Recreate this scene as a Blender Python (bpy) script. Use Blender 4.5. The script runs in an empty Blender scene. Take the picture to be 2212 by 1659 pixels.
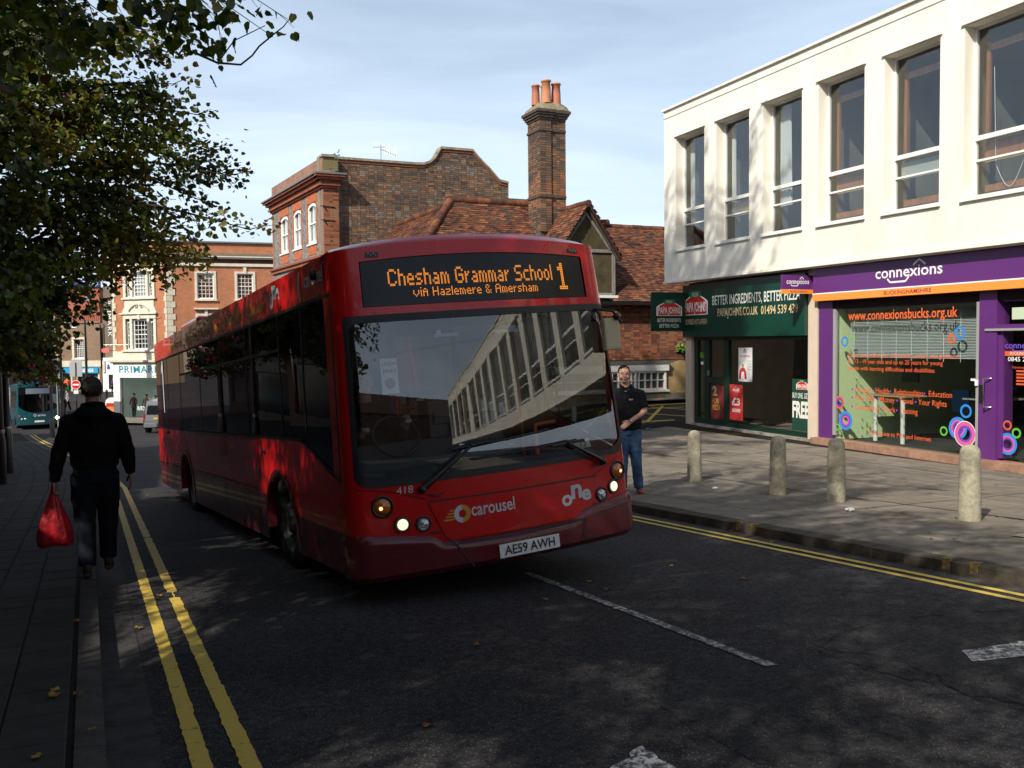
import bpy, bmesh, math, random
from math import sin, cos, pi, radians, sqrt, atan2, hypot, floor, ceil
from mathutils import Vector, Matrix, noise
random.seed(7)
sc = bpy.context.scene
COL = sc.collection
# ------------------------------------------------------------------ camera, sky, sun, exposure
CAM_H = 1.67
PITCH, ROLL = radians(2.64), radians(0.6)
cd = bpy.data.cameras.new("camera")
cam = bpy.data.objects.new("camera", cd)
COL.objects.link(cam)
cd.sensor_width = 36.0
cd.lens = 36.0 * 2007.0 / 2212.0
cd.clip_end = 2000
cd.clip_start = 0.05
_f = Vector((0, cos(PITCH), -sin(PITCH)))
_u = Vector((0, sin(PITCH), cos(PITCH)))
_r = Vector((1, 0, 0))
_r2 = _r * cos(ROLL) - _u * sin(ROLL)
_u2 = _u * cos(ROLL) + _r * sin(ROLL)
M = Matrix.Identity(4)
for i in range(3):
    M[i][0] = _r2[i]; M[i][1] = _u2[i]; M[i][2] = -_f[i]
M[2][3] = CAM_H
cam.matrix_world = M
sc.camera = cam
sc.render.engine = 'CYCLES'
SUN_AZ = Vector((-0.55, -0.835))            # horizontal direction towards the sun
SUN_EL = radians(38)
world = bpy.data.worlds.new("World")
sc.world = world
world.use_nodes = True
nt = world.node_tree
nt.nodes.clear()
wo = nt.nodes.new('ShaderNodeOutputWorld')
bg = nt.nodes.new('ShaderNodeBackground')
sky = nt.nodes.new('ShaderNodeTexSky')
sky.sky_type = 'NISHITA'
sky.sun_disc = False
sky.sun_elevation = SUN_EL
sky.sun_rotation = atan2(SUN_AZ.x, SUN_AZ.y)
sky.altitude = 100
sky.air_density = 1.0
sky.dust_density = 2.0
sky.ozone_density = 1.2
bg.inputs['Strength'].default_value = 0.11
# thin streaky cloud mixed into the sky by direction
tc = nt.nodes.new('ShaderNodeTexCoord')
mp = nt.nodes.new('ShaderNodeMapping')
mp.inputs['Scale'].default_value = (1.0, 1.6, 6.5)
mp.inputs['Rotation'].default_value = (0.15, 0.22, 0.5)
nz = nt.nodes.new('ShaderNodeTexNoise')
nz.inputs['Scale'].default_value = 1.7
nz.inputs['Detail'].default_value = 7
nz.inputs['Roughness'].default_value = 0.55
nz.inputs['Distortion'].default_value = 0.5
cr = nt.nodes.new('ShaderNodeValToRGB')
cr.color_ramp.elements[0].position = 0.28; cr.color_ramp.elements[0].color = (0.48, 0.48, 0.48, 1)
cr.color_ramp.elements[1].position = 0.72; cr.color_ramp.elements[1].color = (1, 1, 1, 1)
mx = nt.nodes.new('ShaderNodeMix'); mx.data_type = 'RGBA'
mx.inputs['B'].default_value = (7.9, 9.3, 10.9, 1)
nt.links.new(tc.outputs['Generated'], mp.inputs['Vector'])
nt.links.new(mp.outputs['Vector'], nz.inputs['Vector'])
nt.links.new(nz.outputs['Fac'], cr.inputs['Fac'])
# the haze and thin cloud lie thickest towards the horizon, all the way round
sx_ = nt.nodes.new('ShaderNodeSeparateXYZ'); hz_ = nt.nodes.new('ShaderNodeMapRange'); ml_ = nt.nodes.new('ShaderNodeMath'); ml_.operation = 'MULTIPLY'
hz_.inputs['From Min'].default_value = 0.10; hz_.inputs['From Max'].default_value = 0.70; hz_.inputs['To Min'].default_value = 1.0; hz_.inputs['To Max'].default_value = 0.12
nt.links.new(tc.outputs['Generated'], sx_.inputs[0]); nt.links.new(sx_.outputs['Z'], hz_.inputs['Value'])
nt.links.new(cr.outputs['Color'], ml_.inputs[0]); nt.links.new(hz_.outputs[0], ml_.inputs[1]); nt.links.new(ml_.outputs[0], mx.inputs['Factor'])
nt.links.new(sky.outputs['Color'], mx.inputs['A'])
nt.links.new(mx.outputs['Result'], bg.inputs['Color'])
nt.links.new(bg.outputs['Background'], wo.inputs['Surface'])
sd = bpy.data.lights.new("sun", 'SUN')
sd.energy = 5.0
sd.angle = radians(0.53)
sd.color = (1.0, 0.93, 0.82)
sun = bpy.data.objects.new("sun", sd)
COL.objects.link(sun)
_sd = Vector((SUN_AZ.x * cos(SUN_EL), SUN_AZ.y * cos(SUN_EL), sin(SUN_EL))).normalized()
sun.rotation_euler = _sd.to_track_quat('Z', 'Y').to_euler()
sun.location = (-10, -15, 30)
sc.view_settings.view_transform = 'Standard'
sc.view_settings.look = 'None'
sc.view_settings.exposure = 0.17
sc.view_settings.gamma = 1.0
sc.cycles.max_bounces = 6
sc.cycles.transparent_max_bounces = 16
sc.cycles.diffuse_bounces = 3
sc.cycles.glossy_bounces = 4
sc.cycles.sample_clamp_indirect = 6.0

# ------------------------------------------------------------------ street frame and ground heights
UX, UY = -0.416, 0.9094        # downhill along the street
NX, NY = 0.9094, 0.416         # across the street, to the right
def sv(s, v): return (UX * s + NX * v, UY * s + NY * v)
def to_sv(x, y): return (UX * x + UY * y, NX * x + NY * y)
def interp(x, pts):
    if x <= pts[0][0]: return pts[0][1]
    for (a, fa), (b, fb) in zip(pts, pts[1:]):
        if x <= b: return fa + (fb - fa) * (x - a) / (b - a)
    return pts[-1][1]
def base_z(s): return interp(s, [(-60, 3.57), (52, -3.09), (58, -3.38), (67, -3.62), (76, -3.35), (95, -2.45), (400, -2.3)])
def high_z(s): return interp(s, [(-60, 3.45), (8.5, -0.63), (10, -0.72), (21, -0.72), (25.4, -0.34), (31, -0.34), (45, -2.68), (46, -2.74), (52, -3.09), (58, -3.38), (67, -3.62), (76, -3.35), (95, -2.45), (400, -2.3)])
def road_z(s, v):
    b = base_z(s)
    if v <= 7.6: return b
    h = high_z(s)
    t = min(1.0, (v - 7.6) / 6.6)
    return b + (h - b) * t
def kerb_l(s): return interp(s, [(-60, 0.06), (20, 0.02), (26, -0.2), (32, -0.7), (39, -1.45), (50.7, -2.55), (59.5, -3.4), (64, -4.6), (68, -9)])
KERB_R = 6.55
def pav_z(s, v): return road_z(s, v) + 0.12
def gz(x, y, pav=False):
    s, v = to_sv(x, y)
    return pav_z(s, v) if pav else road_z(s, v)

# ------------------------------------------------------------------ materials
MATS = {}
def nodes(m): return m.node_tree.nodes, m.node_tree.links
def mat(name, col=(0.5, 0.5, 0.5), rough=0.6, metal=0.0, spec=0.5, coat=0.0, emit=None, estr=1.0,
        noise_amt=0.0, nscale=8.0, bump=0.0, bscale=60.0, detail=5, col2=None, stretch=None, dirt=0.0):
    if name in MATS: return MATS[name]
    m = bpy.data.materials.new(name); m.use_nodes = True
    N, L = nodes(m); b = N['Principled BSDF']
    b.inputs['Base Color'].default_value = (*col, 1)
    b.inputs['Roughness'].default_value = rough
    b.inputs['Metallic'].default_value = metal
    b.inputs['Specular IOR Level'].default_value = spec if rough < 0.78 else 0.12
    b.inputs['Coat Weight'].default_value = coat
    b.inputs['Coat Roughness'].default_value = 0.03
    if emit:
        b.inputs['Emission Color'].default_value = (*emit, 1)
        b.inputs['Emission Strength'].default_value = estr
    co = None
    if noise_amt or bump or col2:
        co = N.new('ShaderNodeTexCoord')
        vec = co.outputs['Object']
        if stretch:
            mm = N.new('ShaderNodeMapping'); mm.inputs['Scale'].default_value = stretch
            L.new(vec, mm.inputs['Vector']); vec = mm.outputs['Vector']
    if noise_amt or col2:
        n = N.new('ShaderNodeTexNoise'); n.inputs['Scale'].default_value = nscale; n.inputs['Detail'].default_value = detail
        n.inputs['Roughness'].default_value = 0.62
        L.new(vec, n.inputs['Vector'])
        r = N.new('ShaderNodeValToRGB')
        r.color_ramp.elements[0].position = 0.32; r.color_ramp.elements[1].position = 0.7
        if col2: c1, c2 = col, col2
        else:
            c1 = tuple(c * (1 - noise_amt) for c in col); c2 = tuple(min(1, c * (1 + noise_amt)) for c in col)
        r.color_ramp.elements[0].color = (*c1, 1); r.color_ramp.elements[1].color = (*c2, 1)
        L.new(n.outputs['Fac'], r.inputs['Fac']); L.new(r.outputs['Color'], b.inputs['Base Color'])
    if bump:
        n2 = N.new('ShaderNodeTexNoise'); n2.inputs['Scale'].default_value = bscale; n2.inputs['Detail'].default_value = 4
        L.new(vec, n2.inputs['Vector'])
        bm_ = N.new('ShaderNodeBump'); bm_.inputs['Strength'].default_value = bump; bm_.inputs['Distance'].default_value = 0.02
        L.new(n2.outputs['Fac'], bm_.inputs['Height']); L.new(bm_.outputs['Normal'], b.inputs['Normal'])
    MATS[name] = m
    return m
def glass_mat(name, tint=(0.75, 0.8, 0.8), refl=1.0, ior=1.5, rough=0.0):
    if name in MATS: return MATS[name]
    m = bpy.data.materials.new(name); m.use_nodes = True
    N, L = nodes(m); N.clear()
    o = N.new('ShaderNodeOutputMaterial'); t = N.new('ShaderNodeBsdfTransparent'); g = N.new('ShaderNodeBsdfGlossy')
    t.inputs['Color'].default_value = (*tint, 1); g.inputs['Roughness'].default_value = rough
    g.inputs['Color'].default_value = (refl, refl, refl, 1)
    f = N.new('ShaderNodeFresnel'); ge = N.new('ShaderNodeNewGeometry'); mr = N.new('ShaderNodeMapRange')
    mr.inputs['To Min'].default_value = ior; mr.inputs['To Max'].default_value = 1.0 / ior   # same reflection on both faces of a thin pane
    L.new(ge.outputs['Backfacing'], mr.inputs['Value']); L.new(mr.outputs[0], f.inputs['IOR'])
    mxx = N.new('ShaderNodeMixShader')
    L.new(f.outputs['Fac'], mxx.inputs['Fac']); L.new(t.outputs[0], mxx.inputs[1]); L.new(g.outputs[0], mxx.inputs[2])
    L.new(mxx.outputs[0], o.inputs['Surface'])
    MATS[name] = m
    return m
def brick_mat(name, c1, c2, mortar, bw=0.225, bh=0.075, msz=0.008, bump=0.4, var=0.25):
    if name in MATS: return MATS[name]
    m = bpy.data.materials.new(name); m.use_nodes = True
    N, L = nodes(m); b = N['Principled BSDF']; b.inputs['Roughness'].default_value = 0.9
    co = N.new('ShaderNodeTexCoord'); sx = N.new('ShaderNodeSeparateXYZ'); cx = N.new('ShaderNodeCombineXYZ'); ad = N.new('ShaderNodeMath')
    L.new(co.outputs['Object'], sx.inputs[0]); L.new(sx.outputs['X'], ad.inputs[0]); L.new(sx.outputs['Y'], ad.inputs[1])
    L.new(ad.outputs[0], cx.inputs['X']); L.new(sx.outputs['Z'], cx.inputs['Y'])
    t = N.new('ShaderNodeTexBrick')
    t.inputs['Color1'].default_value = (*c1, 1); t.inputs['Color2'].default_value = (*c2, 1); t.inputs['Mortar'].default_value = (*mortar, 1)
    t.inputs['Scale'].default_value = 1.0; t.inputs['Brick Width'].default_value = bw; t.inputs['Row Height'].default_value = bh
    t.inputs['Mortar Size'].default_value = msz; t.inputs['Mortar Smooth'].default_value = 0.2
    L.new(cx.outputs[0], t.inputs['Vector'])
    n = N.new('ShaderNodeTexNoise'); n.inputs['Scale'].default_value = 1.3; n.inputs['Detail'].default_value = 8
    L.new(co.outputs['Object'], n.inputs['Vector'])
    mr = N.new('ShaderNodeMapRange'); mr.inputs['From Min'].default_value = 0.3; mr.inputs['From Max'].default_value = 0.7
    mr.inputs['To Min'].default_value = 1 - var; mr.inputs['To Max'].default_value = 1 + var
    L.new(n.outputs['Fac'], mr.inputs['Value'])
    mu = N.new('ShaderNodeVectorMath'); mu.operation = 'SCALE'
    L.new(t.outputs['Color'], mu.inputs[0]); L.new(mr.outputs[0], mu.inputs['Scale']); L.new(mu.outputs[0], b.inputs['Base Color'])
    bp = N.new('ShaderNodeBump'); bp.inputs['Strength'].default_value = bump; bp.inputs['Distance'].default_value = 0.01; bp.invert = True
    L.new(t.outputs['Fac'], bp.inputs['Height']); L.new(bp.outputs['Normal'], b.inputs['Normal'])
    MATS[name] = m
    return m

# ------------------------------------------------------------------ object helpers
def tag(o, label=None, cat=None, group=None, kind=None):
    if label: o['label'] = label
    if cat: o['category'] = cat
    if group: o['group'] = group
    if kind: o['kind'] = kind
    return o
def empty(name, mw=None, parent=None, **k):
    o = bpy.data.objects.new(name, None); COL.objects.link(o); o.empty_display_size = 0.2
    if mw is not None: o.matrix_world = mw
    if parent: o.parent = parent
    return tag(o, **k)
def frame(ox, oy, oz, ax, ay, tiltz=None):
    a = Vector((ax, ay, 0)).normalized()
    m = Matrix.Identity(4)
    m[0][0], m[1][0] = a.x, a.y
    m[0][1], m[1][1] = -a.y, a.x
    m[0][3], m[1][3], m[2][3] = ox, oy, oz
    return m
class MB:
    def __init__(s): s.v = []; s.f = []; s.mi = []; s.sm = []
    def add(s, vs, fs, mi=0, smooth=False):
        o = len(s.v); s.v.extend([tuple(q) for q in vs])
        for f in fs: s.f.append([i + o for i in f]); s.mi.append(mi); s.sm.append(smooth)
        return s
    def box(s, x0, x1, y0, y1, z0, z1, mi=0, mtx=None):
        vs = [Vector((x, y, z)) for z in (z0, z1) for y in (y0, y1) for x in (x0, x1)]
        if mtx is not None: vs = [mtx @ q for q in vs]
        return s.add(vs, [(0, 2, 3, 1), (4, 5, 7, 6), (0, 1, 5, 4), (2, 6, 7, 3), (0, 4, 6, 2), (1, 3, 7, 5)], mi)
    def quad(s, a, b, c, d, mi=0): return s.add([a, b, c, d], [(0, 1, 2, 3)], mi)
    def poly(s, pts, mi=0): return s.add(pts, [tuple(range(len(pts)))], mi)
    def prism(s, pts, d, mi=0, smooth=False):
        """polygon (3d points) extruded by vector d"""
        d = Vector(d); n = len(pts); a = [Vector(q) for q in pts]; b = [q + d for q in a]
        fs = [tuple(range(n))[::-1], tuple(range(n, 2 * n))] + [(i, (i + 1) % n, n + (i + 1) % n, n + i) for i in range(n)]
        return s.add(a + b, fs, mi, smooth)
    def tube(s, path, rad, n=8, mi=0, cap=True, smooth=True, ell=None):
        path = [Vector(q) for q in path]
        rads = rad if isinstance(rad, (list, tuple)) else [rad] * len(path)
        rings = []; up = None
        for i, q in enumerate(path):
            t = (path[min(i + 1, len(path) - 1)] - path[max(i - 1, 0)])
            t = t.normalized() if t.length > 1e-9 else Vector((0, 0, 1))
            if up is None:
                up = Vector((0, 0, 1)) if abs(t.z) < 0.9 else Vector((0, 1, 0))
            a = t.cross(up); a = a.normalized() if a.length > 1e-6 else Vector((1, 0, 0))
            b = t.cross(a).normalized(); up = -b if False else up
            e = ell[i] if ell else 1.0
            rings.append([q + a * (rads[i] * cos(2 * pi * k / n)) + b * (rads[i] * e * sin(2 * pi * k / n)) for k in range(n)])
        o = len(s.v)
        vs = [p for r in rings for p in r]; fs = []
        for i in range(len(rings) - 1):
            for k in range(n):
                fs.append((i * n + k, i * n + (k + 1) % n, (i + 1) * n + (k + 1) % n, (i + 1) * n + k))
        s.add(vs, fs, mi, smooth)
        if cap:
            s.add(rings[0], [tuple(range(n))[::-1]], mi); s.add(rings[-1], [tuple(range(n))], mi)
        return s
    def lathe(s, prof, n=16, mi=0, mtx=None, smooth=True):
        vs = []; 
        for r, z in prof:
            for k in range(n):
                p = Vector((r * cos(2 * pi * k / n), r * sin(2 * pi * k / n), z))
                vs.append(mtx @ p if mtx is not None else p)
        fs = [(i * n + k, i * n + (k + 1) % n, (i + 1) * n + (k + 1) % n, (i + 1) * n + k) for i in range(len(prof) - 1) for k in range(n)]
        s.add(vs, fs, mi, smooth)
        return s
    def sphere(s, c, r, n=12, m=8, mi=0, sc_=(1, 1, 1)):
        c = Vector(c)
        vs = [c + Vector((r * sc_[0] * sin(pi * i / m) * cos(2 * pi * k / n), r * sc_[1] * sin(pi * i / m) * sin(2 * pi * k / n), r * sc_[2] * cos(pi * i / m))) for i in range(m + 1) for k in range(n)]
        fs = [(i * n + k, (i + 1) * n + k, (i + 1) * n + (k + 1) % n, i * n + (k + 1) % n) for i in range(m) for k in range(n)]
        return s.add(vs, fs, mi, True)
    def mesh(s, name, mats):
        me = bpy.data.meshes.new(name)
        me.from_pydata(s.v, [], s.f)
        ms = mats if isinstance(mats, (list, tuple)) else [mats]
        for m_ in ms: me.materials.append(m_)
        me.polygons.foreach_set('material_index', s.mi)
        me.polygons.foreach_set('use_smooth', s.sm)
        me.update()
        return me
    def build(s, name, mats, parent=None, mw=None, bevel=0, **k):
        me = s.mesh(name, mats)
        if bevel or True:
            bm = bmesh.new(); bm.from_mesh(me)
            if bevel:
                bmesh.ops.remove_doubles(bm, verts=bm.verts, dist=1e-5)
                bmesh.ops.bevel(bm, geom=[e for e in bm.edges if len(e.link_faces) == 2 and e.calc_face_angle(0) > 0.5], offset=bevel, segments=2, affect='EDGES', profile=0.6)
            bmesh.ops.recalc_face_normals(bm, faces=bm.faces)
            bm.to_mesh(me); bm.free()
        o = bpy.data.objects.new(name, me); COL.objects.link(o)
        if parent: o.parent = parent
        if mw is not None: o.matrix_local = mw
        return tag(o, **k)
def inst(name, me, parent=None, mw=None, **k):
    o = bpy.data.objects.new(name, me); COL.objects.link(o)
    if parent: o.parent = parent
    if mw is not None: o.matrix_local = mw
    return tag(o, **k)
def copy_tree(o, parent=None):
    c = o.copy(); COL.objects.link(c); c.parent = parent
    for ch in list(o.children): copy_tree(ch, c)
    return c
def text_mesh(txt, bold=0.0, space=1.0):
    cu = bpy.data.curves.new("lettering", 'FONT')
    cu.body = txt; cu.size = 1.0; cu.offset = bold; cu.resolution_u = 4 if len(txt) < 9 else 2; cu.space_character = space
    cu.align_x = 'LEFT'; cu.fill_mode = 'BOTH' if False else 'FRONT'
    ob = bpy.data.objects.new("lettering_source", cu); COL.objects.link(ob)
    dg = bpy.context.evaluated_depsgraph_get()
    me = bpy.data.meshes.new_from_object(ob.evaluated_get(dg))
    bpy.data.objects.remove(ob); bpy.data.curves.remove(cu)
    return me
def text(txt, parent, org, xd, yd, width, height, material, bold=0.0, off=0.004, warp=None, name="lettering", space=1.0, **k):
    """flat lettering: org is the lower left corner, fitted to width x height (cap height), lying off in front of its surface"""
    me = text_mesh(txt, bold, space)
    xs = [v.co.x for v in me.vertices]; ys = [v.co.y for v in me.vertices]
    x0, x1 = min(xs), max(xs)
    low = any(c in txt for c in 'gjpqy,Q')
    y0 = 0.0; y1 = max(ys)
    sx = width / (x1 - x0); sy = height / (y1 - y0)
    org, xd, yd = Vector(org), Vector(xd).normalized(), Vector(yd).normalized()
    nd = xd.cross(yd)
    for v in me.vertices:
        px, py = (v.co.x - x0) * sx, (v.co.y - y0) * sy
        v.co = (warp(px, py) if warp else org + xd * px + yd * py) + (nd * off if not warp else Vector((0, 0, 0)))
    me.materials.clear(); me.materials.append(material)
    for p in me.polygons: p.material_index = 0
    o = bpy.data.objects.new(name, me); COL.objects.link(o)
    if parent: o.parent = parent
    return tag(o, **k)
def ring(c, r0, r1, xd, yd, n=28, off=0.0, a0=0, a1=2 * pi):
    c, xd, yd = Vector(c), Vector(xd).normalized(), Vector(yd).normalized(); nd = xd.cross(yd)
    mb = MB(); vs = []
    full = abs(a1 - a0 - 2 * pi) < 1e-6
    m = n if full else n + 1
    for k in range(m):
        a = a0 + (a1 - a0) * k / n
        for r in (r0, r1): vs.append(c + nd * off + xd * (r * cos(a)) + yd * (r * sin(a)))
    fs = [(2 * k, 2 * k + 1, (2 * k + 3) % (2 * m), (2 * k + 2) % (2 * m)) for k in range(n)]
    return mb.add(vs, fs)
def wall_openings(mb, W0, W1, Z0, Z1, ops, y=0.0, depth=0.2, mi=0, jamb=0):
    """front face at y with rectangular openings (x0,x1,z0,z1) and their reveals going depth inward (+y)"""
    xs = sorted({W0, W1, *[o[0] for o in ops], *[o[1] for o in ops]}); zs = sorted({Z0, Z1, *[o[2] for o in ops], *[o[3] for o in ops]})
    xs = [x for x in xs if W0 <= x <= W1]; zs = [z for z in zs if Z0 <= z <= Z1]
    for a, b in zip(xs, xs[1:]):
        for c, d in zip(zs, zs[1:]):
            mx_, mz = (a + b) / 2, (c + d) / 2
            if any(o[0] < mx_ < o[1] and o[2] < mz < o[3] for o in ops): continue
            mb.quad((a, y, c), (b, y, c), (b, y, d), (a, y, d), mi)
    for o in ops:
        a, b, c, d = o[:4]; e = y + depth
        mb.quad((a, y, c), (a, y, d), (a, e, d), (a, e, c), jamb); mb.quad((b, y, c), (b, e, c), (b, e, d), (b, y, d), jamb)
        mb.quad((a, y, d), (b, y, d), (b, e, d), (a, e, d), jamb); mb.quad((a, y, c), (a, e, c), (b, e, c), (b, y, c), jamb)
    return mb
def in_poly(x, y, P):
    c = False; j = len(P) - 1
    for i in range(len(P)):
        if (P[i][1] > y) != (P[j][1] > y) and x < (P[j][0] - P[i][0]) * (y - P[i][1]) / (P[j][1] - P[i][1]) + P[i][0]: c = not c
        j = i
    return c
# ------------------------------------------------------------------ ground, road, pavements
def asphalt_mat(name, dark, light, speck):
    m = bpy.data.materials.new(name); m.use_nodes = True
    N, L = nodes(m); b = N['Principled BSDF']; b.inputs['Roughness'].default_value = 0.85; b.inputs['Specular IOR Level'].default_value = 0.16
    co = N.new('ShaderNodeTexCoord')
    n1 = N.new('ShaderNodeTexNoise'); n1.inputs['Scale'].default_value = 0.55; n1.inputs['Detail'].default_value = 8; n1.inputs['Roughness'].default_value = 0.6
    n2 = N.new('ShaderNodeTexVoronoi'); n2.inputs['Scale'].default_value = 52
    n3 = N.new('ShaderNodeTexNoise'); n3.inputs['Scale'].default_value = 20; n3.inputs['Detail'].default_value = 6; n3.inputs['Roughness'].default_value = 0.75
    for n in (n1, n2, n3): L.new(co.outputs['Object'], n.inputs['Vector'])
    r1 = N.new('ShaderNodeValToRGB'); r1.color_ramp.elements[0].position = 0.38; r1.color_ramp.elements[1].position = 0.64
    r1.color_ramp.elements[0].color = (*dark, 1); r1.color_ramp.elements[1].color = (*light, 1)
    L.new(n1.outputs['Fac'], r1.inputs['Fac'])
    r2 = N.new('ShaderNodeValToRGB'); r2.color_ramp.elements[0].position = 0.15; r2.color_ramp.elements[1].position = 0.25
    r2.color_ramp.elements[0].color = (1, 1, 1, 1); r2.color_ramp.elements[1].color = (0, 0, 0, 1)
    L.new(n2.outputs['Distance'], r2.inputs['Fac'])
    r3 = N.new('ShaderNodeMapRange'); r3.inputs['From Min'].default_value = 0.3; r3.inputs['From Max'].default_value = 0.7; r3.inputs['To Min'].default_value = 0.25; r3.inputs['To Max'].default_value = 2.1
    L.new(n3.outputs['Fac'], r3.inputs['Value'])
    sm = N.new('ShaderNodeVectorMath'); sm.operation = 'SCALE'; L.new(r1.outputs['Color'], sm.inputs[0]); L.new(r3.outputs[0], sm.inputs['Scale'])
    mx_ = N.new('ShaderNodeMix'); mx_.data_type = 'RGBA'; mx_.inputs['B'].default_value = (*speck, 1)
    L.new(r2.outputs['Color'], mx_.inputs['Factor']); L.new(sm.outputs[0], mx_.inputs['A']); L.new(mx_.outputs['Result'], b.inputs['Base Color'])
    bp = N.new('ShaderNodeBump'); bp.inputs['Strength'].default_value = 0.7; bp.inputs['Distance'].default_value = 0.012
    L.new(n3.outputs['Fac'], bp.inputs['Height']); L.new(bp.outputs['Normal'], b.inputs['Normal'])
    return m
M_ASPH = asphalt_mat("asphalt", (0.019, 0.018, 0.019), (0.036, 0.033, 0.034), (0.14, 0.14, 0.14))
M_PATCH = asphalt_mat("asphalt_patch", (0.016, 0.016, 0.017), (0.030, 0.029, 0.029), (0.10, 0.10, 0.10))
def paint_mat(name, col, wear, base=(0.035, 0.034, 0.035), nsc=9):
    m = bpy.data.materials.new(name); m.use_nodes = True
    N, L = nodes(m); b = N['Principled BSDF']; b.inputs['Roughness'].default_value = 0.7
    co = N.new('ShaderNodeTexCoord'); n = N.new('ShaderNodeTexNoise'); n.inputs['Scale'].default_value = nsc; n.inputs['Detail'].default_value = 10; n.inputs['Roughness'].default_value = 0.8
    L.new(co.outputs['Object'], n.inputs['Vector'])
    r = N.new('ShaderNodeValToRGB'); r.color_ramp.elements[0].position = wear; r.color_ramp.elements[1].position = wear + 0.07
    r.color_ramp.elements[0].color = (*base, 1); r.color_ramp.elements[1].color = (*col, 1)
    L.new(n.outputs['Fac'], r.inputs['Fac']); L.new(r.outputs['Color'], b.inputs['Base Color'])
    MATS[name] = m
    return m
M_YEL = paint_mat("yellow_line_paint", (0.60, 0.42, 0.06), 0.36, nsc=16)
M_YEL2 = paint_mat("yellow_line_paint_fresh", (0.58, 0.42, 0.07), 0.30)
M_WHT = paint_mat("worn_white_paint", (0.42, 0.42, 0.41), 0.49, nsc=24)
M_WHT2 = paint_mat("white_arrow_paint", (0.50, 0.50, 0.49), 0.47, nsc=22)
M_SLAB = [mat("slab_%d" % i, c, 0.85, noise_amt=0.22, nscale=2.6, detail=10, bump=0.2, bscale=70) for i, c in enumerate([(0.18, 0.16, 0.13), (0.20, 0.178, 0.145), (0.16, 0.142, 0.117), (0.19, 0.163, 0.128)])]
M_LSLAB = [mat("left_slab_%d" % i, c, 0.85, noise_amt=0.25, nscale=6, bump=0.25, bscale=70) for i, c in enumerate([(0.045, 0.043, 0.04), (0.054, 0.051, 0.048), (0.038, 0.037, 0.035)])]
M_JOINT = mat("joint_dirt", (0.022, 0.019, 0.015), 0.95, noise_amt=0.3, nscale=20)
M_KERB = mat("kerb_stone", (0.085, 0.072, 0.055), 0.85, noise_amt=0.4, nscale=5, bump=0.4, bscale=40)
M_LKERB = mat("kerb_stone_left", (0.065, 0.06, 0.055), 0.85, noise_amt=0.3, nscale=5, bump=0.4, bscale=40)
M_EARTH = mat("earth", (0.09, 0.085, 0.075), 0.95, noise_amt=0.3, nscale=0.5)

def sheet(svals, vf, zf, off, flip=False):
    mb = MB(); rows = []
    for s in svals:
        vs = vf(s); row = []
        for v in vs:
            x, y = sv(s, v); row.append((x, y, zf(s, v) + off))
        rows.append(row)
    n = len(rows[0])
    mb.add([p for r in rows for p in r], [(i * n + k, i * n + k + 1, (i + 1) * n + k + 1, (i + 1) * n + k) for i in range(len(rows) - 1) for k in range(n - 1)])
    return mb
ss = [-400, -150, -60, -40, -30] + [i * 1.0 for i in range(-20, 100, 1)] + [110, 140, 200, 320, 700]
sheet(ss, lambda s: [-500, -200, -80, -30, -12, 7.6, 14.2, 20, 40, 100, 250, 600], road_z, -0.16).build('ground', M_EARTH, kind='structure')
rs = [i * 1.0 for i in range(-35, 132, 1)]
road = sheet(rs, lambda s: [-75, -30, kerb_l(s) - 0.4, 1.5, 3, 4.5, 6.0, 6.5, 7.6, 8.7, 10, 11.5, 13, 14.2, 16, 20, 40, 75], road_z, 0.0).build('road', M_ASPH, kind='structure')

def up_matrix(s, v, ds, dv, off, zf=pav_z, rot=0.0):
    x, y = sv(s, v)
    z = zf(s, v)
    gs = (zf(s + ds, v) - zf(s - ds, v)) / (2 * ds); gv = (zf(s, v + dv) - zf(s, v - dv)) / (2 * dv)
    a = Vector((NX, NY, gv)).normalized()          # local x: across
    b = Vector((UX, UY, gs)).normalized()          # local y: down the street
    c = a.cross(b).normalized(); b = c.cross(a)
    m = Matrix.Identity(4)
    for i in range(3): m[i][0] = a[i]; m[i][1] = b[i]; m[i][2] = c[i]
    if rot: m = m @ Matrix.Rotation(rot, 4, 'Z')
    m[0][3], m[1][3], m[2][3] = x, y, z + off
    return m

# pavements (bed of dirt under the slabs)
lsv = [i * 1.0 for i in range(-30, 66)]
lp = sheet(lsv, lambda s: [kerb_l(s) - 9, kerb_l(s) - 4, kerb_l(s) - 2, kerb_l(s) - 0.13], pav_z, -0.012).build('pavement', M_JOINT, kind='structure')
rsv = [-30 + i for i in range(0, 51)] + [21.3]
rp = sheet([s for s in rsv if s <= 21.3], lambda s: [KERB_R + 0.13, 7.6, 8.7, 10, 11.5, 13, 14.2, 15.6], pav_z, -0.012).build('forecourt', M_JOINT, kind='structure')

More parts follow.
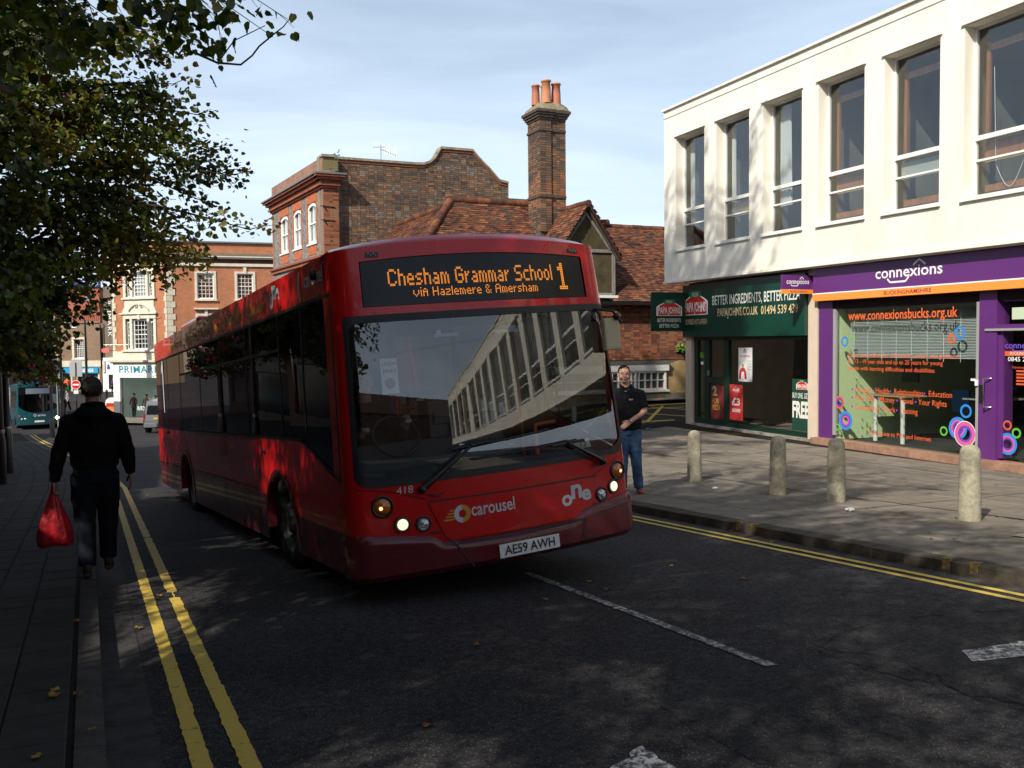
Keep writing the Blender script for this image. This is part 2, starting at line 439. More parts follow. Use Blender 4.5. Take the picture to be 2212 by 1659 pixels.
def piece_mesh(name, w, l, h, mats, bev=0.006):
    mb = MB(); b = bev
    mb.add([(-w / 2, -l / 2, -h), (w / 2, -l / 2, -h), (w / 2, l / 2, -h), (-w / 2, l / 2, -h),
            (-w / 2, -l / 2, -b), (w / 2, -l / 2, -b), (w / 2, l / 2, -b), (-w / 2, l / 2, -b),
            (-w / 2 + b, -l / 2 + b, 0), (w / 2 - b, -l / 2 + b, 0), (w / 2 - b, l / 2 - b, 0), (-w / 2 + b, l / 2 - b, 0)],
           [(0, 1, 5, 4), (1, 2, 6, 5), (2, 3, 7, 6), (3, 0, 4, 7), (4, 5, 9, 8), (5, 6, 10, 9), (6, 7, 11, 10), (7, 4, 8, 11), (8, 9, 10, 11)])
    return mb.mesh(name, mats)
def lay(cells, kinds, parent, name, stuffname, limit, off=0.0, jit=0.003):
    """cells: list of (s, v, kind, rot). The nearest become one object each, the rest one joined stuff mesh"""
    cells.sort(key=lambda c: hypot(*sv(c[0], c[1])) if sv(c[0], c[1])[1] > 1 else 99)
    rest = MB(); mats = []
    for k in kinds:
        for m_ in k.materials:
            if m_ not in mats: mats.append(m_)
    for i, (s, v, k, rot) in enumerate(cells):
        me = kinds[k]
        m = up_matrix(s, v, 0.3, 0.3, off + random.uniform(-jit, jit), rot=rot)
        if i < limit: inst(name, me, parent, m)
        else:
            rest.add([m @ q.co for q in me.vertices], [tuple(p.vertices) for p in me.polygons], mats.index(me.materials[0]))
    if rest.v: rest.build(stuffname, mats, parent, kind='stuff')

# left pavement: small slabs in rows parallel to the kerb
LW, LL = 0.30, 0.45
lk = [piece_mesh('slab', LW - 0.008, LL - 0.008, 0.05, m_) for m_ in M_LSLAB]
cells = []
for j in range(14):
    for i in range(-8, 110):
        s = i * LL + (0.225 if j % 2 else 0); v0 = kerb_l(s) - 0.16 - LW / 2 - j * LW
        slope = (kerb_l(s + 0.5) - kerb_l(s - 0.5))
        cells.append((s, v0, random.choice([0, 0, 1, 2]), atan2(-slope, 1) * -1 if False else atan2(-slope, 1.0)))
lay(cells, lk, lp, 'slab', 'slab_field', 290)
# right pavement: large flags in staggered courses
rk = [piece_mesh('slab', 0.60 - 0.013, l - 0.015, 0.05, m_, 0.008) for m_ in M_SLAB for l in (0.9,)]
cells = []
for j in range(15):
    v = KERB_R + 0.16 + 0.3 + j * 0.6
    if v > 14.1: break
    o = random.choice([0, 0.3, 0.45, 0.6])
    for i in range(-20, 24):
        s = i * 0.9 + o
        if s > 20.8: continue
        cells.append((s, v, random.randrange(4), 0))
lay(cells, rk, rp, 'slab', 'slab_field', 290, jit=0.004)
# kerb stones
def kerb(name_parent, mats, path, side, s0, s1, L_=0.9, yellow=()):
    root = empty(name_parent, kind='structure')
    kk = [MB().add([(-0.065, -L_ / 2 + .004, -0.2), (0.065, -L_ / 2 + .004, -0.2), (0.065, L_ / 2 - .004, -0.2), (-0.065, L_ / 2 - .004, -0.2),
                    (-0.065, -L_ / 2 + .004, 0.0 if side > 0 else -0.015), (0.065, -L_ / 2 + .004, -0.015 if side > 0 else 0.0), (0.065, L_ / 2 - .004, -0.015 if side > 0 else 0), (-0.065, L_ / 2 - .004, 0.0 if side > 0 else -0.015),
                    (0.045 * side, -L_ / 2 + .004, 0.0), (0.045 * side, L_ / 2 - .004, 0.0)],
                   [(0, 1, 5, 4), (1, 2, 6, 5), (2, 3, 7, 6), (3, 0, 4, 7), (4, 5, 6, 7)]).mesh('kerb_stone', m_) for m_ in (mats,)]
    n = int((s1 - s0) / L_)
    for i in range(n):
        s = s0 + (i + .5) * L_; v = path(s)
        slope = path(s + .4) - path(s - .4)
        m = up_matrix(s, v, 0.4, 0.3, random.uniform(-0.003, 0.003), rot=atan2(-slope / 0.8, 1.0))
        inst('kerb_stone', kk[0], root, m)
    return root
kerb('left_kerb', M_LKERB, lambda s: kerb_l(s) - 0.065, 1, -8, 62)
kerb('right_kerb', M_KERB, lambda s: KERB_R + 0.065, -1, -8, 21.4)
# gutter course on the right and on the left
sheet([i * 0.5 for i in range(-16, 44)], lambda s: [KERB_R - 0.16, KERB_R - 0.002], road_z, 0.004).build('right_gutter', mat("gutter", (0.08, 0.074, 0.066), 0.8, noise_amt=0.4, nscale=6, bump=0.3), kind='structure')
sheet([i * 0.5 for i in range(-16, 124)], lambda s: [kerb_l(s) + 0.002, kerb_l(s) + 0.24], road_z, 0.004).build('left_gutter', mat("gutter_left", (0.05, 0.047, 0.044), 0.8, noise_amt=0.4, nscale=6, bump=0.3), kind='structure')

def strip(path, w, s0, s1, material, name='road_marking', off=0.006, rough=0.006, step=0.02, gaps=(), parent=road, zf=road_z, seed=0):
    mb = MB(); n = int((s1 - s0) / step); pv = []
    for i in range(n + 1):
        s = s0 + (s1 - s0) * i / n; v = path(s)
        j = noise.noise(Vector((s * 5, seed, 0))) * rough + noise.noise(Vector((s * 17, seed + 3, 0))) * rough * 0.9
        k = noise.noise(Vector((s * 5, seed + 9, 0))) * rough + noise.noise(Vector((s * 17, seed + 5, 0))) * rough * 0.9
        ww = w
        for g0, g1 in gaps:
            if g0 < s < g1: ww = w * 0.15 * (0.5 + abs(noise.noise(Vector((s * 20, 7, 0)))) * 3)
        a = sv(s, v - ww / 2 + j); b = sv(s, v + ww / 2 + k)
        pv.append((*a, zf(s, v) + off)); pv.append((*b, zf(s, v) + off))
    mb.add(pv, [(2 * i, 2 * i + 1, 2 * i + 3, 2 * i + 2) for i in range(n)])
    return mb.build(name, material, parent)
strip(lambda s: kerb_l(s) + 0.40, 0.085, -2, 60, M_YEL, 'yellow_line', seed=1, rough=0.007)
strip(lambda s: kerb_l(s) + 0.60, 0.085, -2, 60, M_YEL, 'yellow_line', seed=2, gaps=((8.35, 8.62), (12.3, 12.4)), rough=0.009)
strip(lambda s: 6.17 + (s - 4.5) * 0.001, 0.07, -8, 21, M_YEL2, 'yellow_line', seed=3, rough=0.004)
strip(lambda s: 6.33 + (s - 4.5) * 0.001, 0.07, -8, 21, M_YEL2, 'yellow_line', seed=4, rough=0.004)
strip(lambda s: 3.60, 0.075, 4.25, 7.6, M_WHT, 'centre_line', seed=5, rough=0.012)
strip(lambda s: 3.60, 0.075, 13.6, 17.0, M_WHT, 'centre_line', seed=6, rough=0.012)
def blob(pts, material, name, off=0.007, parent=road, jag=0.02, seed=0):
    """flat painted or tarred shape from (s, v) outline with ragged edges"""
    out = []
    for i in range(len(pts)):
        a, b = pts[i], pts[(i + 1) % len(pts)]; n = max(2, int(hypot(a[0] - b[0], a[1] - b[1]) / 0.05))
        for k in range(n):
            t = k / n; s = a[0] + (b[0] - a[0]) * t; v = a[1] + (b[1] - a[1]) * t
            q = Vector((s * 11, v * 11, seed)); s += noise.noise(q) * jag; v += noise.noise(q + Vector((5, 5, 5))) * jag
            out.append((*sv(s, v), road_z(s, v) + off))
    return MB().poly(out).build(name, material, parent)
# worn arrow heads painted on the road in front
blob([(2.1, 1.25), (2.9, 1.62), (3.28, 1.80), (3.60, 2.27), (3.32, 2.28), (3.1, 2.22), (2.5, 2.36), (2.1, 2.4)], M_WHT2, 'painted_arrow', seed=3, jag=0.05)
blob([(3.05, 5.9), (3.55, 5.3), (3.72, 4.62), (3.9, 4.75), (3.86, 5.1), (3.75, 6.0)], M_WHT2, 'painted_arrow', seed=8, jag=0.04)
blob([(4.5, 4.05), (4.9, 5.1), (4.3, 5.95), (2.0, 6.05), (1.5, 5.0), (2.9, 4.3), (3.7, 4.05)], M_PATCH, 'tar_patch', off=0.003, seed=5, jag=0.12)
blob([(4.15, 2.7), (4.6, 3.3), (3.9, 3.75), (3.0, 3.5), (2.2, 2.8), (3.1, 2.6)], M_PATCH, 'tar_patch', off=0.003, seed=15, jag=0.12)
blob([(60, -2), (61.5, 6), (63.0, 6), (61.8, -2)], M_ASPH, 'road_joint', off=0.003)
# cracks
def crack(pts, w, name='crack', seed=0):
    mb = MB(); path = []
    for (a, b) in zip(pts, pts[1:]):
        n = max(2, int(hypot(a[0] - b[0], a[1] - b[1]) / 0.06))
        for k in range(n):
            t = k / n; s = a[0] + (b[0] - a[0]) * t; v = a[1] + (b[1] - a[1]) * t
            path.append((s + noise.noise(Vector((s * 5, v * 5, seed))) * 0.09, v + noise.noise(Vector((s * 5, v * 5, seed + 7))) * 0.09))
    vs = []
    for i, (s, v) in enumerate(path):
        q = path[min(i + 1, len(path) - 1)]; p = path[max(i - 1, 0)]; d = Vector((q[0] - p[0], q[1] - p[1])); d = d.normalized() if d.length else Vector((1, 0))
        ww = w * (0.4 + abs(noise.noise(Vector((i * 0.7, seed, 0)))) * 1.8)
        for sg in (-1, 1):
            a, b = s - d.y * ww * sg / 2, v + d.x * ww * sg / 2
            vs.append((*sv(a, b), road_z(a, b) + 0.0055))
    mb.add(vs, [(2 * i, 2 * i + 1, 2 * i + 3, 2 * i + 2) for i in range(len(path) - 1)])
    mb.build(name, mat("crack_tar", (0.012, 0.012, 0.012), 0.9), road)
crack([(4.5, 4.1), (3.9, 4.3), (3.2, 4.1), (2.4, 4.4), (1.6, 4.2)], 0.009, seed=1)
crack([(4.45, 4.1), (4.7, 4.9), (4.4, 6.0)], 0.009, seed=2)
# box junction marking in the side street
bz = lambda s, v: road_z(s, v)
def seg(p, q, w, material=M_YEL2, off=0.006):
    (s0, v0), (s1, v1) = p, q; d = Vector((s1 - s0, v1 - v0)); L_ = d.length; d.normalize(); n = max(2, int(L_ / 0.3)); mb = MB(); vs = []
    for i in range(n + 1):
        s = s0 + d.x * L_ * i / n; v = v0 + d.y * L_ * i / n
        for sg in (-1, 1):
            a, b = s - d.y * w / 2 * sg, v + d.x * w / 2 * sg; vs.append((*sv(a, b), road_z(a, b) + off))
    mb.add(vs, [(2 * i, 2 * i + 1, 2 * i + 3, 2 * i + 2) for i in range(n)])
    mb.build('box_marking', material, road)
seg((21.95, 9.5), (22.1, 15.2), 0.13); seg((24.45, 9.5), (24.8, 17.5), 0.13); seg((24.0, 9.5), (24.15, 17.0), 0.07)
for i in range(4): seg((22.0, 10.0 + i * 2.1), (24.5, 12.2 + i * 2.1), 0.10); seg((24.4, 9.6 + i * 2.1), (22.0, 12.4 + i * 2.1), 0.10)
# footway along the old house across the side street
fw = sheet([24.95, 25.05, 25.7], lambda s: [9.5, 12, 14, 16, 19, 24], pav_z, 0.0)
fw.build('side_pavement', mat("old_paving", (0.20, 0.18, 0.15), 0.9, noise_amt=0.3, nscale=4, bump=0.3), kind='structure')
# grass and moss at the foot of bollards comes with the bollards

# worn aggregate slab, mended joints and gum spots on the forecourt
M_AGG = asphalt_mat("exposed_aggregate", (0.16, 0.135, 0.10), (0.24, 0.20, 0.15), (0.36, 0.32, 0.26))
def on_pav(pts, m_, name, off, jag=0.0, seed=0, **k):
    out = []
    for i in range(len(pts)):
        a, b = pts[i], pts[(i + 1) % len(pts)]; n = max(1, int(hypot(a[0] - b[0], a[1] - b[1]) / 0.06))
        for j in range(n):
            t = j / n; s = a[0] + (b[0] - a[0]) * t; v = a[1] + (b[1] - a[1]) * t; q = Vector((s * 9, v * 9, seed)); s += noise.noise(q) * jag; v += noise.noise(q + Vector((5, 5, 5))) * jag
            out.append((*sv(s, v), pav_z(s, v) + off))
    return MB().poly(out).build(name, m_, rp, **k)
on_pav([(5.15, 8.0), (6.05, 8.0), (6.05, 8.58), (5.15, 8.58)], M_AGG, 'aggregate_slab', 0.007)
on_pav([(4.25, 8.0), (5.13, 8.0), (5.13, 8.58), (4.25, 8.58)], M_AGG, 'aggregate_slab', 0.007)
rg_ = random.Random(4)
M_MEND = mat("mortar_mend", (0.10, 0.09, 0.075), 0.9, noise_amt=0.3, nscale=20)
for (s0, v0, s1, v1, w) in ((5.0, 9.05, 13.5, 9.35, 0.05), (6.0, 11.0, 20.5, 10.7, 0.035), (5, 12.7, 14, 12.9, 0.03), (8.3, 6.8, 8.5, 13.9, 0.025), (15.2, 6.8, 15.0, 13.9, 0.03)):
    n = 60; up = []; dn = []
    for i in range(n + 1):
        t = i / n; s = s0 + (s1 - s0) * t; v = v0 + (v1 - v0) * t; d = Vector((s1 - s0, v1 - v0)).normalized(); o = noise.noise(Vector((s * 2.5, v * 2.5, 1))) * 0.05; ww = w * (0.35 + abs(noise.noise(Vector((s * 4, v * 4, 7)))) * 1.6)
        for sg, L_ in ((1, up), (-1, dn)): a, b = s - d.y * (o + ww / 2 * sg), v + d.x * (o + ww / 2 * sg); L_.append((*sv(a, b), pav_z(a, b) + 0.0075))
    MB().add(up + dn, [(i, i + 1, n + 2 + i, n + 1 + i) for i in range(n)]).build('mended_joint', M_MEND, rp)
gm = MB()
for k in range(70):
    s, v, r = rg_.uniform(4, 19), rg_.uniform(6.8, 13.8), rg_.uniform(0.012, 0.028); z = 0.0078
    gm.add([(*sv(s + r * cos(a), v + r * sin(a)), pav_z(s, v) + z) for a in [q * pi / 4 for q in range(8)]], [tuple(range(8))])
gm.build('gum_spots', mat("gum", (0.045, 0.042, 0.04), 0.8), rp, kind='stuff')
# ------------------------------------------------------------------ white office block with shops, right
M_REND = mat("white_render", (0.80, 0.765, 0.66), 0.75, noise_amt=0.085, nscale=1.6, detail=8, bump=0.08, bscale=30, stretch=(1, 1, .3))
M_WFRAME = mat("white_window_frame", (0.78, 0.78, 0.74), 0.45)
M_CREAM = mat("cream_pillar", (0.60, 0.49, 0.38), 0.7, noise_amt=0.06, nscale=3, bump=0.1, bscale=40)
M_WGLASS = glass_mat("window_glass", (0.86, 0.88, 0.88), 1.0, 1.6)
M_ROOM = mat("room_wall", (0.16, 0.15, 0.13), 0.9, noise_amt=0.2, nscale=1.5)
M_WOOD = mat("varnished_wood", (0.36, 0.15, 0.05), 0.4, noise_amt=0.3, nscale=10, stretch=(1, 1, .15))
M_CURT = mat("net_curtain", (0.66, 0.68, 0.66), 0.9)
M_PURP = mat("purple_paint", (0.105, 0.024, 0.155), 0.38, noise_amt=0.06, nscale=2)
M_PURPB = mat("purple_fascia", (0.115, 0.026, 0.165), 0.35, noise_amt=0.04, nscale=1)
M_ORAN = mat("orange_fascia", (0.90, 0.30, 0.05), 0.4)
M_WHITE = mat("white_plastic", (0.82, 0.82, 0.80), 0.5)
M_GREENF = mat("dark_green_fascia", (0.004, 0.042, 0.026), 0.3, noise_amt=0.1, nscale=2)
M_GREENP = mat("dark_green_paint", (0.005, 0.025, 0.017), 0.35)
M_ORTXT = mat("orange_vinyl", (0.62, 0.10, 0.03), 0.6)
M_BLACK = mat("black_plastic", (0.012, 0.012, 0.013), 0.35)
M_STEEL = mat("brushed_steel", (0.55, 0.55, 0.53), 0.3, metal=0.9)
M_GREY = mat("grey_metal", (0.30, 0.30, 0.30), 0.45)
M_RED = mat("sign_red", (0.55, 0.02, 0.02), 0.4)
M_BLUE = mat("sign_blue", (0.03, 0.22, 0.60), 0.5)
M_LIME = mat("ring_green", (0.10, 0.42, 0.04), 0.5)
M_PINK = mat("ring_pink", (0.62, 0.10, 0.30), 0.5)
M_VIOL = mat("ring_violet", (0.16, 0.05, 0.42), 0.5)

WB = frame(4.76, 24.9, -0.6, 0.373, -0.928)
wb = empty('office_block', WB, label="white rendered office block overhanging the pizza and purple shopfronts", cat="building")
BX1 = 44.0       # the block runs on past the camera
ops = []
for i in range(24):
    x = -0.09 + i * 1.854
    ops.append((x, x + 1.33, 4.67, 7.60))
b = MB()
wall_openings(b, -0.68, BX1, 3.84, 8.40, ops, y=-0.35, depth=0.32)
b.quad((-0.68, -0.35, 3.84), (-0.68, 5, 3.84), (-0.68, 5, 8.40), (-0.68, -0.35, 8.40)); b.quad((BX1, -0.35, 3.84), (BX1, 5, 3.84), (BX1, 5, 8.40), (BX1, -0.35, 8.40))
b.quad((-0.68, -0.35, 3.84), (BX1, -0.35, 3.84), (BX1, 9, 3.84), (-0.68, 9, 3.84)); b.quad((-0.68, 9, 3.84), (BX1, 9, 3.84), (BX1, 9, 8.40), (-0.68, 9, 8.40))
b.quad((-0.68, -0.35, 8.40), (BX1, -0.35, 8.40), (BX1, 9, 8.40), (-0.68, 9, 8.40)); b.quad((-0.68, 5, 3.84), (-0.68, 9, 3.84), (-0.68, 9, 8.40), (-0.68, 5, 8.40))
b.build('wall', M_REND, wb)
MB().box(-0.73, BX1, -0.41, -0.1, 8.40, 8.45).build('coping', M_REND, wb)
MB().box(-0.70, BX1, -0.365, -0.34, 8.20, 8.215).build('parapet_joint', mat("joint_line", (0.5, 0.48, 0.42), 0.8), wb)  # thin strip in a darker tone than the wall render
MB().box(-0.68, BX1, -0.39, -0.25, 3.785, 3.84).box(0.12, BX1, -0.25, -0.21, 3.76, 3.84).build('drip_moulding', M_REND, wb)
# ground floor side and back
MB().box(0.02, 0.17, 0.05, 9, -0.3, 3.76).build('end_wall', M_CREAM, wb)
SEEN = 7
for i, (x0, x1, z0, z1) in enumerate(ops):
    w = empty('window', None, wb); w.matrix_local = Matrix.Translation((x0, -0.35, z0))
    H = z1 - z0; W_ = 1.33
    # frame bars: at depth .24
    f = MB(); d0, d1 = 0.235, 0.305; t = 0.045
    f.box(0.0, t, d0, d1, 0, H).box(W_ - t, W_, d0, d1, 0, H).box(t, W_ - t, d0, d1, H - t, H).box(t, W_ - t, d0, d1, 0, t)
    f.box(t, W_ - t, d0 - 0.02, d1 + .01, 0.98, 1.06).box(t, W_ - t, d0, d1, 0.62, 0.655)
    f.build('window_frame', M_WFRAME, w)
    MB().box(t, W_ - t, 0.272, 0.276, t, H - t).build('pane', M_WGLASS, w)
    MB().box(-0.04, W_ + 0.04, -0.06, 0.23, -0.075, -0.004).build('sill', M_WFRAME, w)
    MB().box(-0.05, W_ + 0.05, -0.05, 0.0, H + 0.012, H + 0.045).build('hood_drip', M_REND, w)
    if i < SEEN:
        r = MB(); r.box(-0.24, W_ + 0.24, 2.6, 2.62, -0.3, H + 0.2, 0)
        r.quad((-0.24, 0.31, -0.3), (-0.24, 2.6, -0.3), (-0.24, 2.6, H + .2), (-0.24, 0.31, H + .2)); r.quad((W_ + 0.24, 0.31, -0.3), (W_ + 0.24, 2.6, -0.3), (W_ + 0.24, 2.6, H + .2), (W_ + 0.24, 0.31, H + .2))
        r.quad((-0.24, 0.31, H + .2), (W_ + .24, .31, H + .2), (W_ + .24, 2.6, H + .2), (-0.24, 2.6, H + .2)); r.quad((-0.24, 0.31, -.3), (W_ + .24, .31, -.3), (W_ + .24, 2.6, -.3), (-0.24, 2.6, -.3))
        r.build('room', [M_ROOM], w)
        if i in (3, 4, 5, 6):
            g = MB(); e0, e1 = 0.40, 0.45
            g.box(0.10, 0.17, e0, e1, 1.0, H - 0.25).box(W_ - 0.1, W_, e0, e1, 1.0, H - 0.25).box(0.1, W_, e0, e1, H - 0.42, H - 0.30).box(0.1, W_, e0, e1, 0.1, 0.22).box(0.1, W_, e0, e1, 0.66, 0.98)
            g.build('inner_frame', M_WOOD, w)
        if i in (1, 3, 5, 6): MB().box(0.08, W_ - .08, 0.42, 0.44, 0.62, 0.93).build('inner_panel', mat("wood_panel_pale", (0.48, 0.32, 0.12) if i == 1 else (0.46, 0.32, 0.12), 0.6), w)
        if i == 4: MB().box(0.08, W_ - .08, 0.36, 0.37, 0.62, 0.94).build('frosted_panel', mat("frosted_panel", (0.42, 0.45, 0.42), 0.5), w)
        if i in (2, 0, 1):
            c = MB(); n = 9; wv = 0.42 if i == 2 else (0.16 if i == 1 else 0.2); vs = []
            for k in range(n * 3 + 1):
                a = k / (n * 3); vs += [(0.08 + wv * a, 0.42 + 0.035 * sin(a * n * pi), 0.62), (0.08 + wv * a * 0.9, 0.42 + 0.035 * sin(a * n * pi), H - 0.06)]
            c.add(vs, [(2 * k, 2 * k + 1, 2 * k + 3, 2 * k + 2) for k in range(n * 3)], 0, True)
            c.build('curtain', M_CURT, w)
        if i == 0: MB().box(0.25, 0.95, 0.7, 1.1, 0.0, 0.45).build('inner_box', mat("brown_parcel", (0.25, 0.10, 0.06), 0.8), w)
        if i == 5:
            p = [(0.35 + 0.55 * k / 12, 0.36, 0.55 - 0.42 * sin(pi * k / 12)) for k in range(13)]
            MB().tube(p, 0.006, 5).tube([(0.35, .36, 0.55), (0.3, .36, 2.2)], 0.006, 5).build('blind_cord', M_WHITE, w)
# pillars
def pillar(x0, x1, y0=-0.03, y1=0.35, top=3.76, m_=M_CREAM, n='pillar'): MB().box(x0, x1, y0, y1, -0.25, top).build(n, m_, wb)
pillar(-0.14, 0.15, top=2.32); pillar(4.79, 5.09)
# ---- pizza shop ----
g = MB(); g.box(-0.12, 4.785, -0.13, 0.1, 2.33, 3.70); g.build('green_fascia', M_GREENF, wb)
MB().box(0.0, 4.78, -0.02, 0.25, 3.70, 3.76).build('fascia_head', M_BLACK, wb)
X, Z = (1, 0, 0), (0, 0, 1)
M_TXTW = mat("lettering_white", (0.72, 0.72, 0.66), 0.5); M_TXTC = mat("lettering_cream", (0.66, 0.50, 0.26), 0.5)
text("BETTER INGREDIENTS, BETTER PIZZA", wb, (1.27, -0.13, 3.13), X, Z, 3.38, 0.24, M_TXTW, bold=0.012)
text("PAPAJOHNS.CO.UK", wb, (1.50, -0.13, 2.84), X, Z, 1.64, 0.20, M_TXTC, bold=0.012)
text("01494 539 439", wb, (3.26, -0.13, 2.84), X, Z, 1.32, 0.20, M_TXTC, bold=0.012)
def pj_logo(parent, cx, y, cz, w, sub=None, nz=-1, xd=X):
    """red arched badge with white border and a green ribbon"""
    xd = Vector(xd); zd = Vector(Z); nd = xd.cross(zd)
    def pt(a, b_, o): return Vector((cx, y, cz)) + xd * a + zd * b_ + nd * o if not isinstance(cx, Vector) else cx + xd * a + zd * b_ + nd * o
    h = w * 0.42
    def arch(k, o, m_, nm):
        pts = [(-w / 2 * k, -h / 2 * k), (w / 2 * k, -h / 2 * k)]
        for i in range(13):
            a = i / 12; xx = w / 2 * k * (1 - 2 * a); pts.append((xx, (h * 0.20 + h * 0.42 * (1 - (2 * a - 1) ** 2)) * k))
        MB().poly([pt(a, b_, o) for a, b_ in pts]).build(nm, m_, parent)
    arch(1.0, 0.004, M_WHITE, 'badge_border'); arch(0.9, 0.007, M_RED, 'badge')
    MB().poly([pt(a * w, b_ * w, 0.010) for a, b_ in [(-0.2, 0.20), (0.2, 0.20), (0.25, 0.30), (0.15, 0.34), (-0.15, 0.34), (-0.25, 0.30)]]).build('badge_ribbon', mat("badge_green", (0.02, 0.16, 0.06), 0.5), parent)
    text("PIZZA", parent, pt(-0.12 * w, 0.22 * w, 0.012), xd, zd, 0.24 * w, 0.08 * w, M_TXTW, off=0.001)
    text("PAPA JOHNS", parent, pt(-0.43 * w, -0.13 * w, 0.009), xd, zd, 0.86 * w, 0.22 * w, M_TXTW, bold=0.03, off=0.001)
    if sub:
        for k, s_ in enumerate(sub): text(s_, parent, pt(-0.46 * w + (0.08 * w if k and len(sub) > 1 else 0), -0.42 * w - 0.19 * w * k, 0.004), xd, zd, w * (0.92 if not (k and len(sub) > 1) else 0.76), 0.12 * w, M_TXTW if len(sub) > 1 else M_TXTC, bold=0.01, off=0.001)
pj_logo(wb, 0.50, -0.13, 3.14, 1.14, ["DELIVERED HOT & FRESH"])
# shopfront framing
g = MB(); y0, y1 = 0.05, 0.15
for a, b_ in ((0.15, 0.32), (0.64, 0.85), (1.50, 1.70), (4.70, 4.79)): g.box(a, b_, y0, y1, 0.05, 2.33)
g.box(0.32, 0.64, y0, y1, 0.05, 0.2).box(0.85, 1.50, y0, y1, 0.05, 0.21).box(1.70, 4.70, y0, y1, 0.0, 0.16).box(0.85, 1.50, y0, y1, 1.12, 1.29).box(0.32, 4.7, y0, y1, 2.24, 2.33)
g.build('shopfront_frame', M_GREENP, wb)
MB().box(0.32, 4.70, 0.095, 0.099, 0.16, 2.26).build('shop_window', glass_mat("shop_glass", (0.92, 0.94, 0.92), 1.0, 1.5), wb)
# shop interior
r = MB(); r.box(0.2, 5.0, 3.6, 3.7, -0.1, 2.5, 0).box(0.2, 0.25, 0.16, 3.6, -0.1, 2.5, 0).box(4.85, 4.95, 0.16, 3.6, -0.1, 2.5, 0)
r.box(0.2, 5.0, 0.16, 3.6, 2.5, 2.55, 0).box(0.2, 5.0, 0.12, 3.6, -0.05, 0.02, 1).box(2.9, 3.9, 1.6, 3.6, 0, 2.5, 2)
r.build('shop_interior', [mat("shop_wall", (0.26, 0.20, 0.11), 0.8, noise_amt=0.1, nscale=2), mat("shop_floor", (0.25, 0.22, 0.18), 0.5), mat("shop_partition", (0.30, 0.24, 0.15), 0.8)], wb)
MB().box(1.95, 3.3, 2.2, 2.7, 0.02, 1.05).box(1.9, 3.35, 2.15, 2.75, 1.05, 1.1).build('shop_counter', mat("counter", (0.20, 0.17, 0.12), 0.4), wb)
# posters on the glass
def poster(x0, x1, z0, z1, m_, y=0.088, name='poster'): return MB().box(x0, x1, y, y + 0.004, z0, z1).build(name, m_, wb)
M_POW = mat("poster_white", (0.72, 0.72, 0.70), 0.6); M_POR = mat("poster_red", (0.50, 0.03, 0.03), 0.6); M_POD = mat("poster_dark", (0.03, 0.04, 0.04), 0.6); M_SKIN = mat("print_skin", (0.45, 0.25, 0.17), 0.7)
poster(2.05, 2.66, 1.19, 2.07, M_POD); poster(2.08, 2.63, 1.22, 2.05, M_POW, 0.083)
P3 = lambda pts, y: [(x, y, z) for x, z in pts]
MB().poly(P3([(2.10, 1.28), (2.42, 1.28), (2.39, 1.47), (2.33, 1.56), (2.2, 1.56), (2.12, 1.47)], 0.080)).build('printed_apron_figure', M_POR, wb)
MB().poly(P3([(2.18, 1.28), (2.34, 1.28), (2.31, 1.46), (2.22, 1.46)], 0.0785)).build('printed_apron', M_WHITE, wb)
ring((2.265, 0.078, 1.61), 0.0, 0.05, X, Z, 16).build('printed_face', M_SKIN, wb)
pj_logo(wb, 2.35, 0.080, 1.97, 0.16)
text("LOVE YOUR PIZZA", wb, (2.14, 0.083, 1.82), X, Z, 0.42, 0.05, M_RED, bold=0.02, off=0.002)
for k in range(4): MB().box(2.44, 2.60, 0.081, 0.0825, 1.72 - k * 0.07, 1.732 - k * 0.07).build('printed_line', M_GREY, wb)
poster(1.71, 2.25, 0.24, 1.13, M_POR)
pj_logo(wb, 1.98, 0.086, 1.0, 0.26)
text("£3", wb, (1.80, 0.086, 0.62), X, Z, 0.34, 0.18, M_TXTW, bold=0.03, off=0.002); text("SIDES", wb, (1.82, 0.086, 0.45), X, Z, 0.34, 0.08, M_TXTW, bold=0.03, off=0.002)
poster(0.87, 1.50, 0.22, 1.11, mat("poster_deep_red", (0.16, 0.02, 0.02), 0.6))
text("2", wb, (0.95, 0.086, 0.82), X, Z, 0.2, 0.24, mat("lettering_dull", (0.45, 0.42, 0.2), 0.6), bold=0.05, off=0.002)
text("FOR", wb, (0.95, 0.086, 0.62), X, Z, 0.3, 0.13, mat("lettering_amber", (0.4, 0.22, 0.04), 0.6), bold=0.04, off=0.002); text("PIZZA", wb, (0.95, 0.086, 0.45), X, Z, 0.36, 0.13, MATS["lettering_amber"], bold=0.04, off=0.002)
poster(4.11, 4.70, 0.18, 1.35, mat("poster_green", (0.01, 0.05, 0.03), 0.5))
pj_logo(wb, 4.46, 0.086, 1.20, 0.40)
text("BUY ONE, GET", wb, (4.13, 0.086, 0.92), X, Z, 0.55, 0.12, M_TXTW, bold=0.01, off=0.002); text("FREE", wb, (4.13, 0.086, 0.49), X, Z, 0.56, 0.36, M_TXTW, bold=0.04, off=0.002)
MB().box(0.39, 0.55, 0.085, 0.09, 1.78, 1.92).build('green_sticker', mat("green_sticker", (0.1, 0.3, 0.02), 0.5), wb)
MB().box(0.42, 0.54, 0.085, 0.09, 1.60, 1.68).build('blue_sticker', M_WHITE, wb)
MB().box(0.84, 0.88, 0.0, 0.05, 1.33, 1.46).build('door_lock', M_STEEL, wb)
